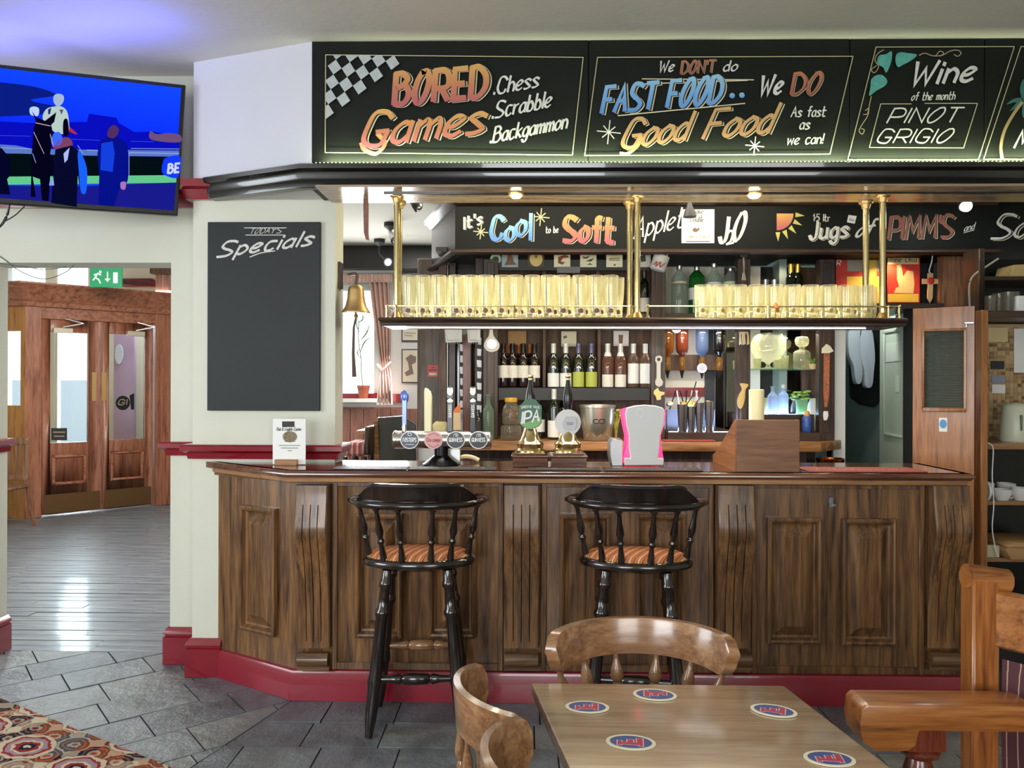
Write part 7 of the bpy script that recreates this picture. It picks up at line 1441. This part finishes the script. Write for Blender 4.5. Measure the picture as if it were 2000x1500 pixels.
m = M(); f = FR(4.76); m.turn(f.at(1922, 958)+Vector((0, .0, 0)), f.at(1925, 958)+Vector((.012, 0, 0)), [(0, .06), (.5, .065), (1, .05)], 20); ob('upright_saucer', m, CH, label='white saucer on edge at the left of the cup shelf', cat='saucer')
for i, (px, h) in enumerate(((1932, .10), (1950, .12), (1968, .125), (1978, .13))): simple('water_glass', ('first', 'second', 'third', 'fourth')[i]+' dim glass from the left on the shelf over the mosaic', 'glass', [(.026, 0), (.03, .004), (.036, h), (.033, h), (.026, .01), (.0001, .008)], tinted('dim_glass', '#d9d4c8', .25), px, 4.82+.04*(i % 2), pX.z(607, 1960), 14, 'glasses over the mosaic')
m = M(); z = pX.z(607, 1960); m.box(FR(4.8).sx(1982), FR(4.8).sx(2040), 4.78, 4.95, z, z+.1); ob('white_carton', m, WHITE, label='white carton on the shelf over the mosaic at the right edge', cat='carton', bev=.01)
m = M(); z = pX.z(538, 1960); c = FR(4.95); m.prism([(c.sx(1952), z), (c.sx(2060), z), (c.sx(2060), z+.1), (c.sx(1960), z+.085)], 4.85, 5.02); ob('cardboard_box', m, mat('cardboard', '#b39a66', .8), label='flat cardboard box on the top shelf at the right edge', cat='box', bev=.004)
z = pX.z(1090, 1960); t = T('bread_bin', 'tan rounded bread bin on the lowest visible shelf at the right', 'bin', (FR(4.75).sx(2000), 4.75, z)); m = M(); a, b = FR(4.72).sx(1953, 1070), FR(4.72).sx(2080, 1070); m.prism([(a+.03, z), (b, z), (b, z+.10), (a+.05, z+.105), (a+.01, z+.09), (a, z+.06)], 4.66, 5.0); ob('body', m, mat('tan_plastic', '#b38b5c', .5), t, bev=.012, seg=2); m = M(); m.box(a-.0, b, 4.655, 5.0, z+.075, z+.08); ob('lid_seam', m, W_EDGE, t)
m = M(); a, b = FR(4.74).sx(1921, 1070), FR(4.74).sx(1951, 1070); m.box(a, b, 4.73, 4.78, z+.0, z+.075); ob('double_socket', m, mat('cream_plastic2', '#c9c2a4', .4), label='cream double socket standing beside the bread bin', cat='socket', bev=.004)
fx = FR(YX-.03); m = M(); m.tube(cr([fx.at(1921, 863), fx.at(1935, 868), fx.at(1940, 880), fx.at(1938, 930), fx.at(1941, 985), fx.at(1938, 1030), fx.at(1943, 1065), fx.at(1950, 1088)]), .0035, 6); ob('white_flex', m, WHITE, label='white flex hanging down in front of the right-hand shelves', cat='cord')
m = M(); fy = FR(YX-.01); m.tube(cr([fy.at(1894, 598), fy.at(1893, 560), fy.at(1900, 540), fy.at(1920, 525), fy.at(1950, 505)]), .006, 6); m.tube(cr([fy.at(1915, 598), fy.at(1916, 565), fy.at(1918, 540), fy.at(1915, 532)]), .004, 5); ob('trunking', m, mat('grey_cord', '#8a8478', .6), label='grey conduit looping up above the brown door', cat='cord')

# ================================================================ LOBBY: PORCH, SIGN, CURTAIN, CHAIR
A, B = G(80, 1010), G(298, 988); pp = PL(A, B); LW = (B-A).length
pc = T('porch', 'pine entrance porch with double half-glazed doors beyond the doorway', 'porch', A)
zh = pp.z(628, 190); zc0, zc1 = pp.z(603, 190), pp.z(563, 190)
m = M(); pp.box(m, -.17, 0, 0, zc0, -.14, .03); pp.box(m, LW+.02, LW+.24, 0, zc0, -.14, .03); ob('jamb', m, W_PORCH, pc, bev=.005)
m = M(); pp.box(m, -.17, LW+.24, zh, zc0, -.14, .02); ob('head', m, W_PORCHX, pc, bev=.005)
crn = [(0, zc0-.02), (.03, zc0-.02), (.04, zc0+.03), (.06, zc0+.05), (.10, zc1-.05), (.13, zc1-.02), (.13, zc1), (-.2, zc1), (-.2, zc0)]
c1, c2_, c0 = pp.W(-.17, 0, .03), pp.W(LW+.24, 0, .03), Vector((-7.35, A.y+.35, 0))
m = M().sweep(crn, [c0.to_2d(), c1.to_2d(), c2_.to_2d()]); ob('cornice', m, W_PORCHX, pc, sm=30)
pl0 = PL(c0, c1); L0 = (c1-c0).length; wx0, wx1 = pl0.sx(-20, 750), pl0.sx(40, 750); wz0, wz1 = pl0.z(792, 25), pl0.z(646, 25)
m = M(); pl0.box(m, 0, wx0, 0, zc0, -.08, 0); pl0.box(m, wx1, L0, 0, zc0, -.08, 0); pl0.box(m, wx0, wx1, 0, wz0, -.08, 0); pl0.box(m, wx0, wx1, wz1, zc0, -.08, 0); ob('side_wall', m, wood('lit_pine', '#8a5a2c', '#b07a40', '#c08a4c', 'z', .4, .2), pc); m = M(); pl0.box(m, wx0, wx1, wz0, wz1, -.04, -.035); ob('side_pane', m, PANE, pc, sm=0)  # side wall pine given a lighter colour, as if lit
for k, (a, b, px0, px1, py0, py1, hpx) in enumerate(((.0, LW*.523, 98, 172, 650, 864, 184), (LW*.53, LW, 213, 283, 653, 858, 203))):
    t = T('door_porch', ('left' if k == 0 else 'right')+' leaf of the pine double door in the porch', 'door', pp.W((a+b)/2, 0)); t['kind'] = 'structure'
    a0, a1 = pp.sx(px0, 760), pp.sx(px1, 760); b0, b1 = pp.z(py1, (px0+px1)/2), pp.z(py0, (px0+px1)/2)
    m = M(); pp.box(m, a, a0, .02, zh, -.05, 0); pp.box(m, a1, b, .02, zh, -.05, 0); pp.box(m, a0, a1, .02, b0, -.05, 0); pp.box(m, a0, a1, b1, zh, -.05, 0); ob('leaf', m, W_PORCH, t, bev=.004)
    m = M(); pp.box(m, a0, a1, b0, b1, -.03, -.025); ob('pane', m, PANE, t, sm=0)
    c, d = a0+.02, a1-.02; z0, z1_ = .36, b0-.14; m = M()
    for q in ((c, d, z0, z0+.03), (c, d, z1_-.03, z1_), (c, c+.03, z0, z1_), (d-.03, d, z0, z1_)): pp.box(m, *q, 0, .018)
    ob('panel_mould', m, W_PORCHX, t, bev=.005)
    m = M(); pp.box(m, a+.02, b-.02, .03, .25, .001, .004); ob('kick_plate', m, mat('tarnished_brass', '#7a5a3a', .4, .7), t); h0_ = pp.sx(hpx, 760); m = M(); pp.box(m, h0_-.025, h0_+.025, pp.z(783, 190), pp.z(727, 190), .001, .004); ob('push_plate', m, BRASSD, t)
    ca = a0+.02 if k == 0 else a1-.22; m = M(); pp.box(m, ca, ca+.2, zh-.16, zh-.10, 0, .07); ob('closer', m, mat('closer_cream', '#cfc5b0', .4, .3), t, bev=.004); m = M(); e = pp.W(ca+.1, zh-.09, .05); e2 = pp.W(ca+.3, zh-.04, .12); e3 = pp.W(ca+.12, zh+.01, .05); m.tube([e, e2], .008, 6); m.tube([e2, e3], .008, 6); ob('closer_arm', m, STEEL, t)
    pq = PL(pp.W(0, 0, -.024), pp.W(1, 0, -.024))
    if k == 0: shape(t, 'notice', [(100, 836), (131, 836), (131, 860), (100, 860)], pq, DKGREY, .001); lines(t, 'lettering', [[(104, 844), (127, 844)], [(106, 852), (125, 852)]], 2, pq, mat('print_tan', '#b0a48a', .7), d=.002)
    else: plate(t, 'round_sticker', pq, (240, 787), 14, 15, BLACK, 0, .001); shape(t, 'notice', [(253, 772), (262, 768), (262, 800), (256, 800)], pq, BLACK, .001); text(t, 'lettering', 'GI', (231, 791), (247, 790), 10, pq, mat('print_tan', '#b0a48a', .7), w=.18, d=.002)
# outside the porch: lilac inner door and pale walls seen through the glass
po3 = FR(10.2); t = T('lilac_door', 'lilac outer door standing open behind the right porch door', 'door', po3.at(250, 990)); t['kind'] = 'structure'; m = M(); q = FR(10.15); m.box(q.sx(222), q.sx(262), 10.15, 10.2, 0, 2.25); ob('leaf', m, mat('lilac_paint', '#b3a3c4', .5), t); m = M(); m.lathe([(.08, 0), (.08, .01)], (0, 0, 0), 20) if 0 else None; plate(t, 'oval_light', FR(10.14), (233, 692), 8, 19, mat('oval_glass', '#cfe4f4', .2), 0, .01)
# exit sign, red bar, curtain
Ye = 8.6; f = FR(Ye); t = T('exit_sign', 'green running-man exit sign hanging over the porch', 'sign', f.at(207, 560)); m = M(); f.pbox(m, 175, 238, 521, 561, -.02, 0); ob('panel', m, mat('exit_green', '#2f9a68', .4, em=.25, emc='#2f9a68'), t, bev=.003); f2 = FR(Ye-.0005)
WS = mat('exit_white', '#d8ecdf', .5, em=.4, emc='#d8ecdf')
lines(t, 'running_man', [[(191, 534), (186, 542)], [(186, 542), (193, 546)], [(193, 546), (196, 553)], [(186, 542), (182, 547)], [(191, 534), (197, 537)], [(190, 535), (184, 537)]], 3, f2, WS, d=.001); plate(t, 'running_man', f2, (196, 531), 2.6, 2.6, WS, 0, .0015, 12); lines(t, 'arrow', [[(210, 531), (210, 549)]], 2.4, f2, WS); shape(t, 'arrow', [(204, 544), (216, 544), (210, 551)], f2, WS, .0012); shape(t, 'doorway', [(221, 532), (230, 532), (230, 553), (221, 553)], f2, WS, .0012)
m = M(); m.cyl((f.sx(185), Ye+.01, f.z(521)), (f.sx(185), Ye+.01, 3.35), .006, 6); m.cyl((f.sx(228), Ye+.01, f.z(521)), (f.sx(228), Ye+.01, 3.35), .006, 6); ob('hanger', m, STEEL, t)
pw2 = FR(10.6); t = T('red_bar_heater', 'dark red bar-shaped heater on the lobby wall above the porch', 'heater', pw2.at(272, 560)); m = M(); pw2.pbox(m, 241, 306, 546, 561, 0, .14); ob('casing', m, mat('dark_red_metal', '#7a1f22', .3, .3), t, bev=.02); m = M(); pw2.pbox(m, 244, 303, 551, 557, .14, .145); ob('grille', m, DKGREY, t)
t = T('lobby_curtain', 'pink curtain with a wooden pelmet at the right of the porch', 'curtain', FR(9.9).at(322, 700)); f = FR(9.95); m = M(); m.grid([[f.at(306+(a-306)*0+j*(30)/20*(.9 if y > 650 else 1), y)+Vector((0, -.05*math.sin(j*1.5), 0)) for j in range(21)] for a, y in ((0, 535), (0, 600), (0, 650), (0, 700), (0, 730))]); ob('drape', m, cw, t, sm=70); m = M(); f.pbox(m, 301, 345, 521, 537, -.1, .12); ob('pelmet', m, W_BACK, t, bev=.004)
# cafe chair at the left edge of the doorway
c = G(42, 1025); f = FR(c.y-.1); t = T('cafe_chair', 'brown slat-backed wooden chair by the left side of the doorway', 'chair', (c.x-.25, c.y+.15, 0)); CW = wood('cafe_chair_wood', '#5a3a26', '#80583c', '#9a7050', 'z', .35, .4)
bx0, bx1 = f.sx(-60), f.sx(57); zt0_ = f.z(855, 40)
m = M(); f.box(m, bx0, bx1, zt0_-.07, zt0_, -.02, .02); ob('top_rail', m, CW, t, bev=.005)
for k in range(8): s_ = bx0+.05+(bx1-bx0-.1)*k/7; m = M(); f.box(m, s_-.012, s_+.012, .55, zt0_-.07, -.01, .01); ob('slat', m, CW, t)
m = M(); f.box(m, bx0, bx1, .5, .55, -.02, .02); ob('lower_rail', m, CW, t, bev=.004); m = M(); f.box(m, bx0-.0, bx1, .42, .455, .0, .42); ob('seat', m, CW, t, bev=.01)
for s_ in (bx0+.02, bx1-.02):
    m = M(); m.tube(cr([f.W(s_, zt0_, 0), f.W(s_, .5, 0), f.W(s_+.02, .2, -.02), f.W(s_+.05*(1 if s_ > bx0+.1 else -1), 0, -.06)]), .02, 6); ob('leg', m, CW, t); m = M(); m.cyl(f.W(s_, .43, .39), f.W(s_, 0, .41), .019, 8); ob('leg', m, CW, t)
# ================================================================ RUG
e0, e1 = G(0, 1366), G(330, 1500); ed = (e1-e0).to_2d().normalized(); en = Vector((-ed.y, ed.x))
if en.y > 0: en = -en
RL, RW = 2.5, 1.9; o0 = e0.to_2d()-ed*.62
def rug():
    m, nt, b = new('persian_rug'); L = nt.links.new; tc = nt.nodes.new('ShaderNodeTexCoord'); mp = nt.nodes.new('ShaderNodeMapping'); mp.vector_type = 'POINT'
    mp.inputs['Rotation'].default_value = (0, 0, -math.atan2(ed.y, ed.x)); L(tc.outputs['Object'], mp.inputs[0])
    nz = nt.nodes.new('ShaderNodeTexNoise'); nz.inputs['Scale'].default_value = 26; L(mp.outputs[0], nz.inputs['Vector'])
    ad = nt.nodes.new('ShaderNodeMixRGB'); ad.blend_type = 'LINEAR_LIGHT'; ad.inputs[0].default_value = .018; L(mp.outputs[0], ad.inputs[1]); L(nz.outputs['Color'], ad.inputs[2])
    def M_(op, a, b_=None):
        n = nt.nodes.new('ShaderNodeMath'); n.operation = op
        for i, v in enumerate((a, b_)):
            if v is None: continue
            if isinstance(v, (int, float)): n.inputs[i].default_value = v
            else: L(v, n.inputs[i])
        return n.outputs[0]
    sp = nt.nodes.new('ShaderNodeSeparateXYZ'); L(ad.outputs[0], sp.inputs[0]); x, y = sp.outputs[0], sp.outputs[1]
    def ramp(v, stops):
        r = nt.nodes.new('ShaderNodeValToRGB'); r.color_ramp.interpolation = 'CONSTANT'; e = r.color_ramp.elements
        while len(e) < len(stops): e.new(.5)
        for i, (p, c) in enumerate(stops): e[i].position = p; e[i].color = hx(c)
        L(v, r.inputs[0]); return r.outputs[0]
    def cell(per_x, per_y, ox, oy):
        u = M_('ABSOLUTE', M_('SUBTRACT', M_('FRACT', M_('DIVIDE', M_('ADD', x, ox), per_x)), .5)); v = M_('ABSOLUTE', M_('SUBTRACT', M_('FRACT', M_('DIVIDE', M_('ADD', y, oy), per_y)), .5))
        return M_('MAXIMUM', M_('MAXIMUM', u, v), M_('MULTIPLY', M_('ADD', u, v), .72))
    NV, CRm, RD, OR, PK, GR = '#161b2a', '#b3a48e', '#7e2a2a', '#96512f', '#8d7680', '#5f6668'
    c1 = ramp(cell(.36, .27, 0, 0), [(0, CRm), (.05, NV), (.1, RD), (.15, CRm), (.19, PK), (.26, RD), (.3, CRm), (.36, NV), (.4, OR), (.45, NV)])
    c2 = ramp(cell(.15, .115, .04, .03), [(0, RD), (.1, CRm), (.2, NV), (.3, OR), (.36, NV), (.46, CRm)])
    vo = nt.nodes.new('ShaderNodeTexVoronoi'); vo.inputs['Scale'].default_value = 7; L(ad.outputs[0], vo.inputs['Vector']); k = nt.nodes.new('ShaderNodeSeparateColor'); L(vo.outputs['Color'], k.inputs[0])
    c3 = ramp(k.outputs[0], [(0, NV), (.42, OR), (.58, CRm), (.78, RD), (.9, GR)])
    f1 = M_('GREATER_THAN', cell(.36, .27, 0, 0), .37); mx = nt.nodes.new('ShaderNodeMixRGB'); L(f1, mx.inputs[0]); L(c1, mx.inputs[1])
    m2 = nt.nodes.new('ShaderNodeMixRGB'); m2.inputs[0].default_value = .45; L(c2, m2.inputs[1]); L(c3, m2.inputs[2]); L(m2.outputs[0], mx.inputs[2]); L(mx.outputs[0], b.inputs['Base Color']); b.inputs['Roughness'].default_value = .95
    b.inputs['Specular IOR Level'].default_value = .1; return m
P4 = [o0, o0+ed*RL, o0+ed*RL+en*RW, o0+en*RW]
t = T('persian_rug', 'patterned red, navy and cream persian rug on the slate floor', 'rug', ((P4[0]+P4[2])/2).to_3d()); m = M().prism([tuple(p) for p in P4], .0005, .009, 'z'); ob('pile', m, rug(), t, bev=.003)
m = M()
for s_ in (0, RL):
    for i in range(120): p = o0+ed*s_+en*(RW*i/119); d = ed*(-.05 if s_ == 0 else .05); m.tube([(p.x, p.y, .005), (p.x+d.x, p.y+d.y, .003)], .0025, 3)
ob('fringe', m, mat('rug_fringe', '#c9b99a', .9), t, kind='stuff', sm=0)
